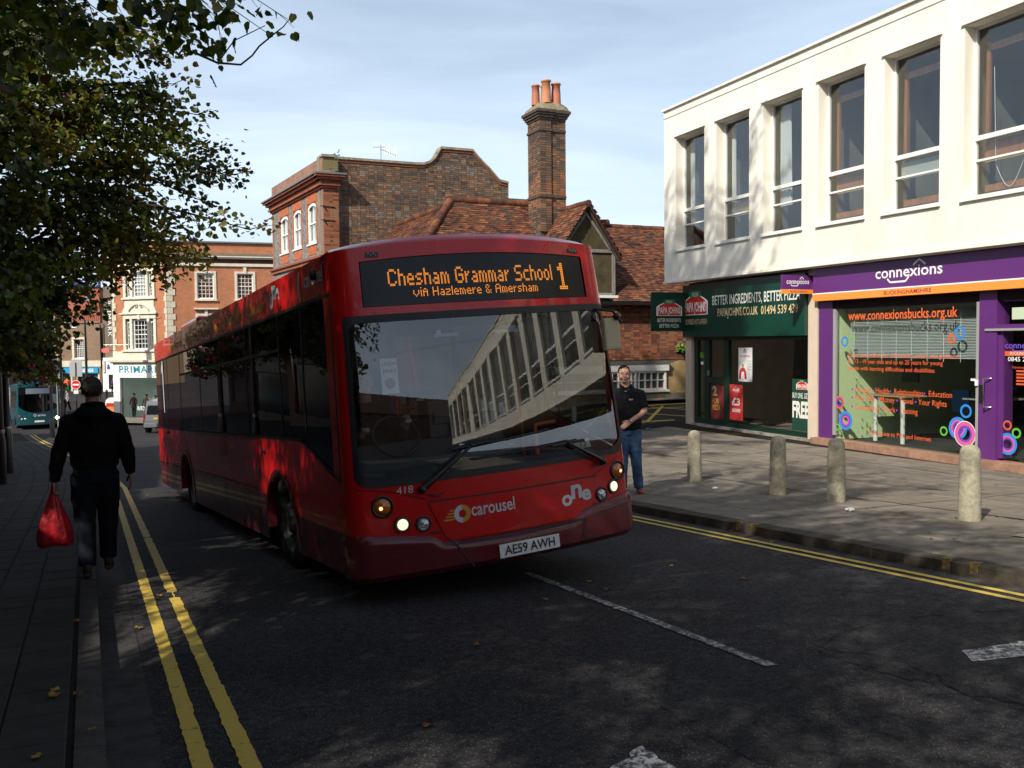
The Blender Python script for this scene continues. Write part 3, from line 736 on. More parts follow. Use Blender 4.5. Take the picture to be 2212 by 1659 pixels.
# ---- purple advice centre ----
MB().box(5.10, 14.0, -0.16, 0.1, 3.20, 3.76).build('purple_fascia', M_PURPB, wb)
MB().box(5.10, 14.0, -0.175, 0.1, 3.06, 3.20).build('orange_band', M_ORAN, wb)
MB().box(5.10, 14.0, -0.178, 0.1, 3.20, 3.225).build('white_stripe', M_WHITE, wb)
MB().box(5.10, 14.0, 0.02, 0.3, 2.88, 3.06).build('shopfront_head', mat("dark_soffit", (0.02, 0.015, 0.02), 0.8), wb)
def connexions(parent, org, xd, zd, w, h, material, off=0.004, mat2=None):
    """word with its own roof line over the i and the line under it"""
    org, xd, zd = Vector(org), Vector(xd).normalized(), Vector(zd).normalized(); nd = xd.cross(zd)
    text("connexions", parent, org, xd, zd, w, h * 0.62, material, bold=0.012, off=off)
    P = lambda a, b_: org + xd * (w * a) + zd * (h * b_) + nd * off
    t = h * 0.055
    for (a, c) in (((0.19, -0.06), (0.235, -0.28)), ((0.235, -0.28), (0.47, -0.28)), ((0.47, -0.28), (0.52, -0.02)), ((0.58, 0.62), (0.67, 0.94)), ((0.67, 0.94), (0.76, 0.62))):
        p, q = P(*a), P(*c); d = (q - p).normalized(); sd_ = nd.cross(d) * t
        MB().quad(p - sd_, q - sd_, q + sd_, p + sd_).build('lettering_line', material, parent)
connexions(wb, (6.93, -0.16, 3.42), X, Z, 1.65, 0.32, M_WHITE)
text("BUCKINGHAMSHIRE", wb, (7.17, -0.175, 3.095), X, Z, 1.17, 0.075, mat("plum_lettering", (0.25, 0.02, 0.06), 0.5), bold=0.008)
MB().box(5.10, 5.52, 0.0, 0.3, 0.0, 3.06).build('purple_column', M_PURP, wb)
MB().box(9.24, 9.60, 0.0, 0.3, 0.0, 3.06).build('purple_column', M_PURP, wb)
MB().box(9.60, 11.0, 0.0, 0.3, 2.38, 2.47).box(9.6, 9.68, 0.05, 0.3, 0.16, 2.38).box(9.68, 11.2, 0.05, 0.3, 2.86, 3.05).build('door_surround', M_PURP, wb)
for x_ in (5.52, 9.165): MB().box(x_, x_ + 0.078, 0.02, 0.1, 0.2, 2.88).build('window_trim', M_GREY, wb)
MB().box(5.60, 9.17, 0.05, 0.056, 0.12, 2.88).build('shop_window', MATS["shop_glass"], wb)
MB().box(9.68, 14.0, 0.10, 0.106, 0.16, 2.9).build('door_glass', MATS["shop_glass"], wb)
MB().box(5.10, 14.0, -0.22, 0.2, -0.12, 0.12).build('tiled_step', mat("step_tile", (0.30, 0.17, 0.11), 0.7, noise_amt=0.3, nscale=6, bump=0.2), wb)
MB().box(0.15, 5.1, -0.06, 0.2, -0.12, 0.05).build('shop_step', mat("step_stone", (0.26, 0.23, 0.19), 0.8, noise_amt=0.3, nscale=6), wb)
r = MB(); r.box(5.52, 5.56, 0.1, 4.5, 0, 3.0, 0).box(5.5, 14, 4.5, 4.6, 0, 3.3, 2).box(5.5, 14, 0.1, 4.5, -0.04, 0.1, 1).box(5.5, 14, 0.3, 4.5, 3.0, 3.04, 2)
r.build('shop_interior', [mat("pale_green_wall", (0.62, 0.76, 0.45), 0.8), mat("grey_carpet", (0.035, 0.045, 0.045), 0.95, noise_amt=0.2, nscale=30), mat("dim_wall", (0.05, 0.05, 0.05), 0.9)], wb)
# venetian blind
bl = MB()
for k in range(34):
    z = 1.86 + k * 0.0285; bl.quad((5.72, 0.325, z + 0.018), (9.1, 0.325, z + 0.018), (9.1, 0.305, z), (5.72, 0.305, z))
bl.box(5.72, 9.1, 0.27, 0.33, 2.82, 2.88)
bl.build('blind_slats', mat("blind_grey", (0.42, 0.47, 0.48), 0.5), wb, kind='stuff')
for k in range(9): MB().box(5.85 + k * 0.39, 5.858 + k * 0.39, 0.292, 0.296, 1.80, 2.85).build('blind_cord', M_WHITE, wb)
# table
tb = MB(); tb.box(5.95, 7.0, 0.55, 1.5, 1.05, 1.08); tb.build('table_top', mat("pale_wood", (0.42, 0.28, 0.15), 0.5), wb)
for (x, y) in ((6.1, 0.65), (6.85, 0.65), (8.05, 1.4), (8.3, 1.9)): MB().tube([(x, y, 0.1), (x, y, 1.05)], 0.045, 10).build('table_leg', M_CURT, wb)
MB().box(7.9, 8.6, 1.1, 2.2, 1.05, 1.08).build('table_top', M_GREY, wb)
MB().box(6.55, 7.0, 0.9, 0.93, 1.35, 1.78).build('monitor_back', M_BLACK, wb)
MB().box(7.2, 7.6, 1.6, 1.66, 0.75, 1.2).build('blue_chair_back', mat("chair_blue", (0.02, 0.12, 0.35), 0.6), wb)
MB().box(8.6, 9.0, 2.2, 2.4, 0.1, 1.6).build('orange_panel', mat("orange_chair", (0.55, 0.13, 0.02), 0.6), wb)
# vinyl writing on the window
T = lambda t, x, z, w, h, m_=M_ORTXT, bold=0.008: text(t, wb, (x, 0.05, z), X, Z, w, h, m_, bold=bold)
T("www.connexionsbucks.org.uk", 5.95, 2.63, 2.78, 0.19, mat("orange_vinyl_bright", (0.75, 0.13, 0.03), 0.6), 0.012)
T("Connexions offers free information, advice and guidance", 5.95, 1.87, 2.80, 0.085)
T("for 13 - 19 year olds and up to 25 years for young", 5.95, 1.74, 2.46, 0.085)
T("people with learning difficulties and disabilities", 5.95, 1.60, 2.27, 0.085)
T("Housing   Health   Relationships   Education", 6.16, 1.15, 2.47, 0.11); T("Free Time   Money   Travel   Your Rights", 6.16, 0.98, 2.35, 0.11); T("Counselling   Work   Training", 6.16, 0.79, 1.67, 0.11)
for (x, z) in ((6.08, 1.20), (6.68, 1.20), (7.13, 1.20), (7.99, 1.20), (6.08, 1.03), (6.81, 1.03), (7.31, 1.03), (7.78, 1.03), (6.08, 0.84), (6.88, 0.84), (7.30, 0.84)): ring((x, 0.046, z), 0, 0.022, X, Z, 12).build('bullet_dot', M_VIOL, wb)
T("Free access to PCs and Internet", 6.55, 0.31, 1.61, 0.085)
def rings(x, z, spec, y=0.045):
    for k, (r0, r1, m_) in enumerate(spec): ring((x, y - k * 0.0012, z), r0, r1, X, Z).build('printed_ring', m_, wb)
rings(5.85, 2.19, [(0.065, 0.11, M_BLUE)]); rings(6.07, 2.23, [(0.025, 0.05, M_LIME)]); rings(8.79, 2.34, [(0.07, 0.115, M_BLUE)]); rings(8.60, 2.23, [(0.05, 0.09, M_ORTXT)])
rings(5.70, 0.90, [(0.06, 0.10, M_VIOL), (0.10, 0.14, M_ORTXT)]); rings(5.89, 0.53, [(0.07, 0.10, M_PINK), (0.10, 0.14, M_VIOL), (0.14, 0.20, M_BLUE)]); rings(5.64, 0.37, [(0.045, 0.075, M_LIME)])
rings(8.94, 0.93, [(0.085, 0.125, M_BLUE)]); rings(8.45, 0.53, [(0.055, 0.09, M_LIME)]); rings(8.77, 0.61, [(0.08, 0.12, M_VIOL), (0.12, 0.15, M_PINK), (0.15, 0.205, M_BLUE)])
rings(8.93, 0.52, [(0.11, 0.15, M_VIOL), (0.15, 0.22, M_PINK), (0.22, 0.235, M_CURT)], y=0.040)
MB().box(9.18, 9.23, -0.02, 0.02, 1.40, 1.50).box(9.04, 9.16, 0.04, 0.048, 1.48, 1.52).build('window_sticker', M_WHITE, wb)
# door furniture and door vinyl
MB().tube([(9.52, -0.02, 1.54), (9.43, -0.10, 1.54), (9.43, -0.10, 1.04), (9.52, -0.02, 1.04)], 0.016, 8).build('door_handle', M_STEEL, wb)
MB().box(9.26, 9.36, -0.012, 0.0, 1.10, 1.42).build('lock_plate', M_BLACK, wb)
MB().box(9.38, 11.0, -0.03, 0.0, 2.36, 2.40).build('door_closer_rail', M_GREY, wb)
connexions(wb, (9.69, 0.10, 2.06), X, Z, 0.75, 0.16, mat("vinyl_violet", (0.14, 0.08, 0.5), 0.5))
MB().box(9.69, 10.5, 0.09, 0.094, 1.93, 2.01).build('door_band', M_ORTXT, wb)
text("BUCKINGHAMSHIRE", wb, (9.80, 0.09, 1.95), X, Z, 0.6, 0.05, M_TXTW)
text("0845 217 13", wb, (9.75, 0.10, 1.84), X, Z, 0.62, 0.075, M_TXTW, bold=0.01)
text("Opening Times", wb, (9.84, 0.10, 1.72), X, Z, 0.42, 0.04, M_ORTXT)
for k in range(5): MB().box(9.92, 10.10, 0.094, 0.098, 1.66 - k * 0.055, 1.69 - k * 0.055).box(10.16, 10.30, 0.094, 0.098, 1.66 - k * 0.055, 1.69 - k * 0.055).build('printed_line', M_ORTXT, wb)
for (x, z, sp) in ((9.76, 0.74, [(0.055, 0.085, M_ORTXT)]), (9.94, 0.62, [(0.055, 0.09, M_LIME)]), (9.77, 0.42, [(0.08, 0.11, M_VIOL), (0.11, 0.14, M_PINK), (0.14, 0.19, M_BLUE)])):
    for k, (r0, r1, m_) in enumerate(sp): ring((x, 0.092 - k * 0.001, z), r0, r1, X, Z).build('printed_ring', m_, wb)
MB().box(9.82, 10.4, 0.094, 0.098, 2.55, 2.75).build('door_number_plate', mat("pale_notice", (0.5, 0.6, 0.42), 0.6), wb)
# projecting signs: things of their own
def local(x, y, z): return WB @ Vector((x, y, z))
ps = empty('projecting_sign', WB @ Matrix.Translation((0.02, 0, 0)), label="dark green projecting pizza sign at the far corner of the shop", cat="shop sign")
MB().box(-0.02, 0.04, -1.19, -0.16, 2.49, 3.51).build('sign_panel', M_GREENF, ps, bevel=0.008)
MB().tube([(0.01, -0.17, 3.3), (0.01, 0.0, 3.3)], 0.02, 6).tube([(0.01, -0.17, 2.6), (0.01, 0.0, 2.6)], 0.02, 6).build('bracket', M_BLACK, ps)
pj_logo(ps, Vector((0.041, -0.66, 3.06)), 0, 0, 0.78, ["BETTER INGREDIENTS", "BETTER PIZZA"], xd=(0, 1, 0))
ps2 = empty('projecting_sign', WB @ Matrix.Translation((4.94, 0, 0)), label="small purple and orange projecting sign on the cream pillar", cat="shop sign")
MB().box(-0.02, 0.03, -0.87, -0.05, 3.325, 3.63).build('sign_panel', M_PURPB, ps2)
MB().box(-0.025, 0.035, -0.87, -0.05, 3.23, 3.32).build('orange_strip', M_ORAN, ps2)
MB().tube([(0.005, -0.06, 3.45), (0.005, 0.0, 3.45)], 0.02, 6).build('bracket', M_BLACK, ps2)
connexions(ps2, (0.03, -0.76, 3.44), (0, 1, 0), Z, 0.60, 0.16, M_WHITE, 0.004)
text("BUCKINGHAMSHIRE", ps2, (0.035, -0.66, 3.25), (0, 1, 0), Z, 0.45, 0.05, MATS["plum_lettering"], off=0.003)
# ------------------------------------------------------------------ pieces laid on a plane (bricks, tiles)
def pieces(parent, P0, ex, ez, poly, pw, ph, th, mats, weights, name, stuffname, limit, gap=0.008, holes=(), off=0.0, jit=0.003, half=True, tilt=0.0, near=None, flem=False, edge=0.0, depth=0.03):
    P0, ex, ez = Vector(P0), Vector(ex).normalized(), Vector(ez).normalized(); nd = ex.cross(ez)
    xs = [p[0] for p in poly]; zs = [p[1] for p in poly]
    lst = []; r = 0; z = min(zs) + ph / 2
    while z < max(zs):
        x = min(xs) - (pw * 0.5 if r % 2 and half else 0); 
        k = 0
        while x < max(xs):
            w = pw if not flem or (k + r) % 2 == 0 else pw / 2
            cx = x + w / 2
            if in_poly(cx, z, poly) and not any(h[0] < cx < h[1] and h[2] < z < h[3] for h in holes): lst.append((cx, z, w))
            x += w; k += 1
        z += ph; r += 1
    rnd = random.Random(len(lst)); protos = {}
    def proto(w, mi):
        key = (round(w, 3), mi)
        if key not in protos:
            a, b_ = w / 2 - gap / 2, ph / 2 - gap / 2 + (ph * 0.25 if tilt else 0)
            mb = MB()
            if tilt: mb.add([(-a, -b_, th), (a, -b_, th), (a, b_, 0.004), (-a, b_, 0.004), (-a, -b_, -0.01), (a, -b_, -0.01)], [(0, 1, 2, 3), (4, 5, 1, 0), (4, 0, 3), (5, 2, 1)])
            else:
                e = 0.002
                mb.add([(-a, -b_, -depth), (a, -b_, -depth), (a, b_, -depth), (-a, b_, -depth), (-a, -b_, th), (a, -b_, th), (a, b_, th), (-a, b_, th)],
                       [(4, 5, 6, 7), (0, 1, 5, 4), (1, 2, 6, 5), (2, 3, 7, 6), (3, 0, 4, 7)])
            protos[key] = mb.mesh(name, mats[mi])
        return protos[key]
    pick = [i for i, w in enumerate(weights) for _ in range(w)]
    # nearest first in the given plane coordinate
    nx_ = near or ((max(xs) + min(xs)) / 2, (max(zs) + min(zs)) / 2)
    order = sorted(range(len(lst)), key=lambda i: (lst[i][0] - nx_[0]) ** 2 + (lst[i][1] - nx_[1]) ** 2)
    rest = MB()
    for rank, i in enumerate(order):
        cx, z, w = lst[i]
        q = noise.noise(Vector((cx * 0.9, z * 1.6, 3.3)))
        mi = pick[min(len(pick) - 1, max(0, int((rnd.random() * 0.8 + 0.1 + q * 0.45) * len(pick))))]
        me = proto(w, mi); o = off + rnd.uniform(-jit, jit)
        m = Matrix.Identity(4)
        a = ex; b_ = ez
        for j in range(3): m[j][0] = a[j]; m[j][1] = b_[j]; m[j][2] = nd[j]
        c = P0 + ex * (cx + rnd.uniform(-1, 1) * 0.002) + ez * z + nd * o
        m[0][3], m[1][3], m[2][3] = c
        if rank < limit: inst(name, me, parent, m)
        else: rest.add([m @ v.co for v in me.vertices], [tuple(p.vertices) for p in me.polygons], mi)
    if rest.v: rest.build(stuffname, mats, parent, kind='stuff')

BR = [mat("brick_%d" % i, c, 0.9, noise_amt=0.3, nscale=12, detail=4) for i, c in enumerate([(0.085, 0.064, 0.055), (0.125, 0.088, 0.066), (0.155, 0.097, 0.064), (0.20, 0.112, 0.066), (0.26, 0.155, 0.09), (0.17, 0.165, 0.15)])]
BRR = [mat("red_brick_%d" % i, c, 0.9, noise_amt=0.3, nscale=12, detail=4) for i, c in enumerate([(0.13, 0.06, 0.042), (0.22, 0.085, 0.05), (0.30, 0.115, 0.06), (0.26, 0.14, 0.08)])]
M_MORT = mat("lime_mortar", (0.225, 0.195, 0.155), 0.95, noise_amt=0.3, nscale=3, bump=0.2)
M_MORTD = mat("dark_mortar", (0.11, 0.09, 0.075), 0.95, noise_amt=0.3, nscale=3, bump=0.2)
TL = [mat("roof_tile_%d" % i, c, 0.85, noise_amt=0.35, nscale=8, detail=5) for i, c in enumerate([(0.05, 0.03, 0.025), (0.085, 0.042, 0.03), (0.12, 0.05, 0.031), (0.18, 0.070, 0.038), (0.24, 0.10, 0.052), (0.075, 0.056, 0.04)])]
M_TILEBED = mat("roof_bed", (0.05, 0.03, 0.025), 0.95)
M_RUB = mat("rubbed_red_brick", (0.42, 0.13, 0.065), 0.85, noise_amt=0.2, nscale=5, bump=0.15)
M_CORN = mat("red_cornice", (0.26, 0.09, 0.055), 0.85, noise_amt=0.3, nscale=6, bump=0.2, bscale=30)
M_COPE = mat("stone_coping", (0.26, 0.235, 0.17), 0.9, noise_amt=0.4, nscale=5, bump=0.4, bscale=20)
M_FLINT = None
def flint_mat():
    m = bpy.data.materials.new("flint"); m.use_nodes = True; N, L = nodes(m); b = N['Principled BSDF']; b.inputs['Roughness'].default_value = 0.7
    co = N.new('ShaderNodeTexCoord'); v = N.new('ShaderNodeTexVoronoi'); v.inputs['Scale'].default_value = 11; L.new(co.outputs['Object'], v.inputs['Vector'])
    v2 = N.new('ShaderNodeTexVoronoi'); v2.feature = 'DISTANCE_TO_EDGE'; v2.inputs['Scale'].default_value = 11; L.new(co.outputs['Object'], v2.inputs['Vector'])
    sp = N.new('ShaderNodeSeparateColor'); L.new(v.outputs['Color'], sp.inputs[0])
    r = N.new('ShaderNodeValToRGB'); r.color_ramp.elements[0].color = (0.10, 0.095, 0.09, 1); r.color_ramp.elements[1].color = (0.34, 0.31, 0.27, 1); L.new(sp.outputs[0], r.inputs['Fac'])
    r2 = N.new('ShaderNodeValToRGB'); r2.color_ramp.elements[0].position = 0.02; r2.color_ramp.elements[1].position = 0.07; L.new(v2.outputs['Distance'], r2.inputs['Fac'])
    mx_ = N.new('ShaderNodeMix'); mx_.data_type = 'RGBA'; mx_.inputs['A'].default_value = (0.27, 0.235, 0.19, 1)
    L.new(r2.outputs['Color'], mx_.inputs['Factor']); L.new(r.outputs['Color'], mx_.inputs['B']); L.new(mx_.outputs['Result'], b.inputs['Base Color'])
    bp = N.new('ShaderNodeBump'); bp.inputs['Strength'].default_value = 0.8; bp.inputs['Distance'].default_value = 0.03; L.new(r2.outputs['Color'], bp.inputs['Height']); L.new(bp.outputs['Normal'], b.inputs['Normal'])
    return m
M_FLINT = flint_mat()
# ------------------------------------------------------------------ tall brick and flint corner building
TB = frame(-6.78, 34.0, 0.0, NX, NY)
tb_ = empty('corner_building', TB, label="tall old brick and flint building with curved gable parapet and arched sash windows", cat="building")
TOP = [(-0.05, 8.42), (0.44, 8.42), (2.16, 8.42), (3.6, 8.42), (3.95, 8.44), (4.2, 8.52), (4.42, 8.70), (4.58, 8.95), (4.66, 9.1), (5.99, 9.1), (6.25, 8.82), (6.7, 8.42), (7.12, 8.0), (7.5, 7.93)]
BOT = -4.0
back = MB()
outline = [(0.0, BOT)] + [(x, z) for x, z in TOP] + [(7.5, BOT)]
back.prism([(x, 0.30, z) for x, z in outline], (0, 0.35, 0)); back.build('side_wall_core', M_MORT, tb_)
wallpoly = [(0.45, 3.5)] + [(x, z) for x, z in TOP[1:]] + [(7.5, 3.5)]
pieces(tb_, (0, 0.285, 0), (1, 0, 0), (0, 0, 1), wallpoly, 0.225, 0.075, 0.004, BR, [6, 6, 5, 3, 2, 2], 'brick', 'brickwork', 300, flem=True, near=(3.0, 7.6), gap=0.012)
# pier at the corner, standing proud
MB().box(0.0, 0.46, 0.0, 0.28, BOT, 8.40).build('pier_core', M_MORT, tb_)
pieces(tb_, (0, -0.004, 0), (1, 0, 0), (0, 0, 1), [(0.0, 4.0), (0.46, 4.0), (0.46, 7.3), (0, 7.3)], 0.225, 0.075, 0.004, BRR, [3, 4, 4, 2], 'pier_brick', 'pier_brickwork', 90, flem=True, near=(0.2, 6), gap=0.010)
pieces(tb_, (0, -0.004, 0), (1, 0, 0), (0, 0, 1), [(0.0, 7.95), (0.46, 7.95), (0.46, 8.42), (0, 8.42)], 0.225, 0.075, 0.004, [mat("mossy_brick", (0.20, 0.17, 0.08), 0.9, noise_amt=0.3), BRR[1]], [3, 1], 'pier_brick', 'pier_brickwork', 90, flem=True, gap=0.010)
cp = MB()
for (x0, z0), (x1, z1) in zip(TOP[:-1], TOP[1:]):
    L_ = hypot(x1 - x0, z1 - z0); 
    cp.prism([(x0, -0.08 if x1 < 0.5 else 0.20, z0), (x1, -0.08 if x1 < 0.5 else 0.20, z1), (x1, -0.08 if x1 < 0.5 else 0.20, z1 + 0.09), (x0, -0.08 if x1 < 0.5 else 0.20, z0 + 0.09)], (0, 0.5 + (0.3 if x1 < 0.5 else 0), 0))
cp.build('coping', M_COPE, tb_)
oc = MB()
for (x0, z0), (x1, z1) in zip(TOP[1:-1], TOP[2:]):
    oc.prism([(x0, 0.25, z0 - 0.10), (x1, 0.25, z1 - 0.10), (x1, 0.25, z1), (x0, 0.25, z0)], (0, 0.1, 0))
oc.build('oversailing_course', BRR[1], tb_)
# road-facing facade
FAC = frame(-6.78, 34.0, 0.0, 0.4687, -0.883)
fb = empty('road_facade', None, tb_); fb.matrix_local = TB.inverted() @ FAC
fops = [(-6.24, -4.98, 5.43, 6.95), (-4.15, -2.99, 5.43, 6.95), (-2.08, -0.93, 5.43, 6.95), (-6.2, -5.0, 2.0, 4.0), (-4.1, -3.0, 2.0, 4.0), (-2.0, -0.9, 2.0, 4.0)]
def fbar(x0, x1, y0, y1, z0, z1, nm, m_): MB().box(x0, x1, y0, y1, z0, z1).build(nm, m_, tb_, mw=tb_loc)
tb_loc = TB.inverted() @ FAC
w_ = MB(); wall_openings(w_, -7.6, 0.0, BOT, 8.42, fops, y=0.0, depth=0.12); w_.build('flint_wall', M_FLINT, tb_, mw=tb_loc)
MB().box(-7.6, 0.0, 0.35, 0.6, BOT, 8.4).box(-7.65, -7.3, 0.0, 6, BOT, 8.4).build('wall_core', M_FLINT, tb_, mw=tb_loc)
wbk = brick_mat("facade_brick", (0.20, 0.10, 0.06), (0.28, 0.13, 0.075), (0.24, 0.2, 0.16), msz=0.010)
f = MB(); f.box(-7.6, 0.0, -0.012, 0.0, 7.62, 8.42); f.box(-7.62, -7.30, -0.012, 0, BOT, 7.34); f.box(-0.32, 0.0, -0.012, 0, BOT, 7.34); f.build('facade_brickwork', wbk, tb_, mw=tb_loc)
rb = MB()
for x0, x1, z0, z1 in fops[:3]:
    rb.box(x0 - 0.12, x0, -0.016, 0, z0, 7.3).box(x1, x1 + 0.12, -0.016, 0, z0, 7.3).box(x0, x1, -0.016, 0, z1 + 0.005, 7.34)
    rb.box(x0, x1, -0.016, 0, z0 - 0.42, z0 - 0.06)
rb.build('rubbed_brick_dressings', M_RUB, tb_, mw=tb_loc)
cn = MB()
prof = [(0.0, 7.30, 7.38, -0.08), (0, 7.38, 7.46, -0.16), (0, 7.46, 7.58, -0.13), (0, 7.58, 7.68, -0.24), (0, 7.68, 7.76, -0.34)]
for _, z0, z1, d in prof:
    cn.box(-7.6 + d, 0.0 - d * 0.3, d, 0.0, z0, z1)
cn.build('cornice', M_CORN, tb_, mw=tb_loc)
MB().box(-8.0, 0.12, -0.40, 0.0, 7.76, 7.82).build('cornice_lead', mat("lead", (0.14, 0.14, 0.14), 0.6), tb_, mw=tb_loc)
cn = MB()
for _, z0, z1, d in prof: cn.box(d, 0.46 - d * 0.85, d, 0.28, z0, z1)
cn.build('cornice_return', M_CORN, tb_)
MB().box(-0.36, 0.80, -0.38, 0.28, 7.76, 7.82).build('cornice_lead', MATS["lead"], tb_)
dn = MB()
for k in range(9): dn.box(-0.05 + k * 0.075, -0.01 + k * 0.075, -0.155, -0.12, 7.47, 7.53)
dn.build('dentils', BR[0], tb_, kind='stuff')
st = MB(); st.box(-7.75, 0.05, -0.16, 0.0, 4.80, 4.88).box(-7.7, 0.0, -0.09, 0.0, 4.66, 4.80); st.build('string_course', M_CORN, tb_, mw=tb_loc)
def sash(parent, mw, x0, x1, z0, z1, nx_, nz_, arch=0.0, d=0.12, fr=0.07, m_=M_WFRAME, gl=M_WGLASS, room=True, blind=None, bar=0.022):
    w = empty('window', None, parent); w.matrix_local = (mw or Matrix.Identity(4)) @ Matrix.Translation((x0, 0, z0))
    W_, H = x1 - x0, z1 - z0
    f = MB(); y0, y1 = d - 0.08, d
    f.box(0, fr, y0, y1, 0, H).box(W_ - fr, W_, y0, y1, 0, H).box(fr, W_ - fr, y0, y1, 0, fr).box(fr, W_ - fr, y0, y1, H - fr, H)
    f.box(fr, W_ - fr, y0 + 0.01, y1, H / 2 - 0.025, H / 2 + 0.025)
    for i in range(1, nx_): x = fr + (W_ - 2 * fr) * i / nx_; f.box(x - bar / 2, x + bar / 2, y0 + .03, y1, fr, H - fr)
    for i in range(1, nz_):
        z = fr + (H - 2 * fr) * i / nz_; f.box(fr, W_ - fr, y0 + .03, y1, z - bar / 2, z + bar / 2)
    if arch:
        n = 10; pts = [(0.0, y0 - 0.005, H)]
        for i in range(n + 1):
            a = i / n; pts.append((W_ * a, y0 - 0.005, H - arch * (2 * a - 1) ** 2))
        # spandrels close the corners above a segmental head
        for i in range(n):
            a, b_ = pts[1 + i], pts[2 + i]
            f.add([a, b_, (b_[0], b_[1], H + 0.0001), (a[0], a[1], H + 0.0001)], [(0, 1, 2, 3)], 1)
            f.add([(a[0], a[1] - 0.003, a[2] - fr), (b_[0], b_[1] - 0.003, b_[2] - fr), (b_[0], b_[1] - 0.003, b_[2]), (a[0], a[1] - 0.003, a[2])], [(0, 1, 2, 3)], 0)
    f.build('window_frame', [m_, M_RUB], w)
    MB().box(fr, W_ - fr, y1 - 0.02, y1 - 0.016, fr, H - fr).build('pane', gl, w)
    MB().box(-0.05, W_ + 0.05, -0.06, y1 - .02, -0.06, 0.0).build('sill', m_, w)
    if room:
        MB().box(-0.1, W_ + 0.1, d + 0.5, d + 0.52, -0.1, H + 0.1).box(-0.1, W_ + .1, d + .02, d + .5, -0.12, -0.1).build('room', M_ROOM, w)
    if blind: MB().box(fr, W_ - fr, d + 0.05, d + 0.06, blind * H, H - fr).build('blind', M_CURT, w)
    return w
for i, (x0, x1, z0, z1) in enumerate(fops): sash(tb_, tb_loc, x0, x1, z0, z1, 2, 4 if i > 2 else 2, arch=0.16 if i < 3 else 0, fr=0.11, blind=0.08 if i < 3 else None, d=0.10)
# wall tie irons
for z in (6.62, 6.12):
    MB().tube([(-0.12, -0.03, z + 0.02), (0.42, -0.03, z)], 0.018, 6).tube([(0.0, -0.035, z + 0.06), (0.1, -0.035, z - 0.14)], 0.02, 6).build('wall_tie', M_BLACK, tb_)
MB().prism([(2.0, 2.2, 7.0), (3.3, 2.2, 7.0), (2.65, 2.2, 8.86)], (0, 3, 0)).build('rear_roof', TL[1], tb_)
MB().box(7.5, 9.6, 0.8, 3, BOT, 7.3).build('rear_wall', BR[1], tb_)
pieces(tb_, (7.3, 0.75, 6.9), (1, 0, 0), (0, 0.75, 0.66), [(0, 0), (2.6, 0), (2.6, 1.0), (0, 1.0)], 0.165, 0.10, 0.02, [TL[0], TL[5], TL[1]], [3, 2, 2], 'roof_tile', 'roof_tiling', 120, tilt=1, gap=0.004, half=True)
MB().poly([(7.3, 0.78, 6.88), (9.9, 0.78, 6.88), (9.9, 1.55, 7.55), (7.3, 1.55, 7.55)]).build('roof_bed', M_TILEBED, tb_)
# aerial on the parapet
ae = empty('tv_aerial', TB @ Matrix.Translation((2.36, 0.55, 8.40)), label="white television aerial standing on the brick parapet", cat="aerial")
MB().tube([(0, 0, 0), (0, 0, 0.72)], 0.018, 6).build('mast', M_GREY, ae)
MB().tube([(-0.32, 0, 0.62), (0.15, 0, 0.66)], 0.012, 5).tube([(0.0, 0, 0.56), (0.62, 0, 0.36)], 0.016, 5).build('boom', M_GREY, ae)
for k in range(6): MB().tube([(-0.3 + k * 0.09, -0.0, 0.45), (-0.3 + k * 0.09, 0.0, 0.85)], 0.011, 5).build('element', M_STEEL if False else M_WHITE, ae)
for k in range(6): MB().tube([(0.16 + k * 0.09, -0.05, 0.36 - k * 0.02), (0.16 + k * 0.09, 0.05, 0.62 + (k % 3) * 0.08)], 0.014, 5).build('element', M_WHITE, ae)
# weed on the parapet
def sprig(name, o, n, r, m_, lab, cat_, seed=1, **k):
    rn = random.Random(seed); e = empty(name, Matrix.Translation(o), label=lab, cat=cat_, **k); s_ = MB(); l_ = MB()
    for i in range(n):
        d = Vector((rn.uniform(-1, 1), rn.uniform(-1, 1), rn.uniform(0.1, 1.1))).normalized() * r * rn.uniform(0.5, 1); s_.tube([(0, 0, 0), d * 0.5 + Vector((0, 0, .03)), d], 0.004, 4)
        for j in range(7):
            c = d * rn.uniform(0.25, 1.05) + Vector((rn.uniform(-1, 1), rn.uniform(-1, 1), rn.uniform(-1, 1))) * r * 0.12; a = Vector((rn.uniform(-1, 1), rn.uniform(-1, 1), rn.uniform(-1, 1))).normalized(); b_ = a.orthogonal(); q = r * 0.13
            l_.quad(c - a * q, c - b_ * q * 0.6, c + a * q, c + b_ * q * 0.6)
    s_.build('stem', M_BLACK, e); l_.build('leaves', m_, e, kind='stuff'); return e
M_WEED = mat("weed_leaf", (0.09, 0.15, 0.03), 0.7)
sprig('weed', TB @ Vector((0.62, 0.4, 8.5)), 8, 0.3, M_WEED, "small weed growing on the brick parapet", "weed", 4)
# ------------------------------------------------------------------ old tiled house
OH = frame(4.0, 30.0, 0.0, NX, NY)
oh = empty('old_house', OH, label="old low house with mossy red tiled roofs and rendered gable", cat="house")
WX0, WX1 = -8.2, 9.0
core = MB(); core.box(WX0, WX1, 0.06, 7.6, -3.0, 2.9); core.build('wall', M_MORTD, oh)
pieces(oh, (0, 0.05, 0), (1, 0, 0), (0, 0, 1), [(-1.4, 1.02), (3.4, 1.02), (3.4, 2.85), (-1.4, 2.85)], 0.225, 0.075, 0.006, BRR, [5, 5, 2, 2], 'brick', 'brickwork', 300, flem=True, near=(0.6, 1.9), gap=0.010, jit=0.006)
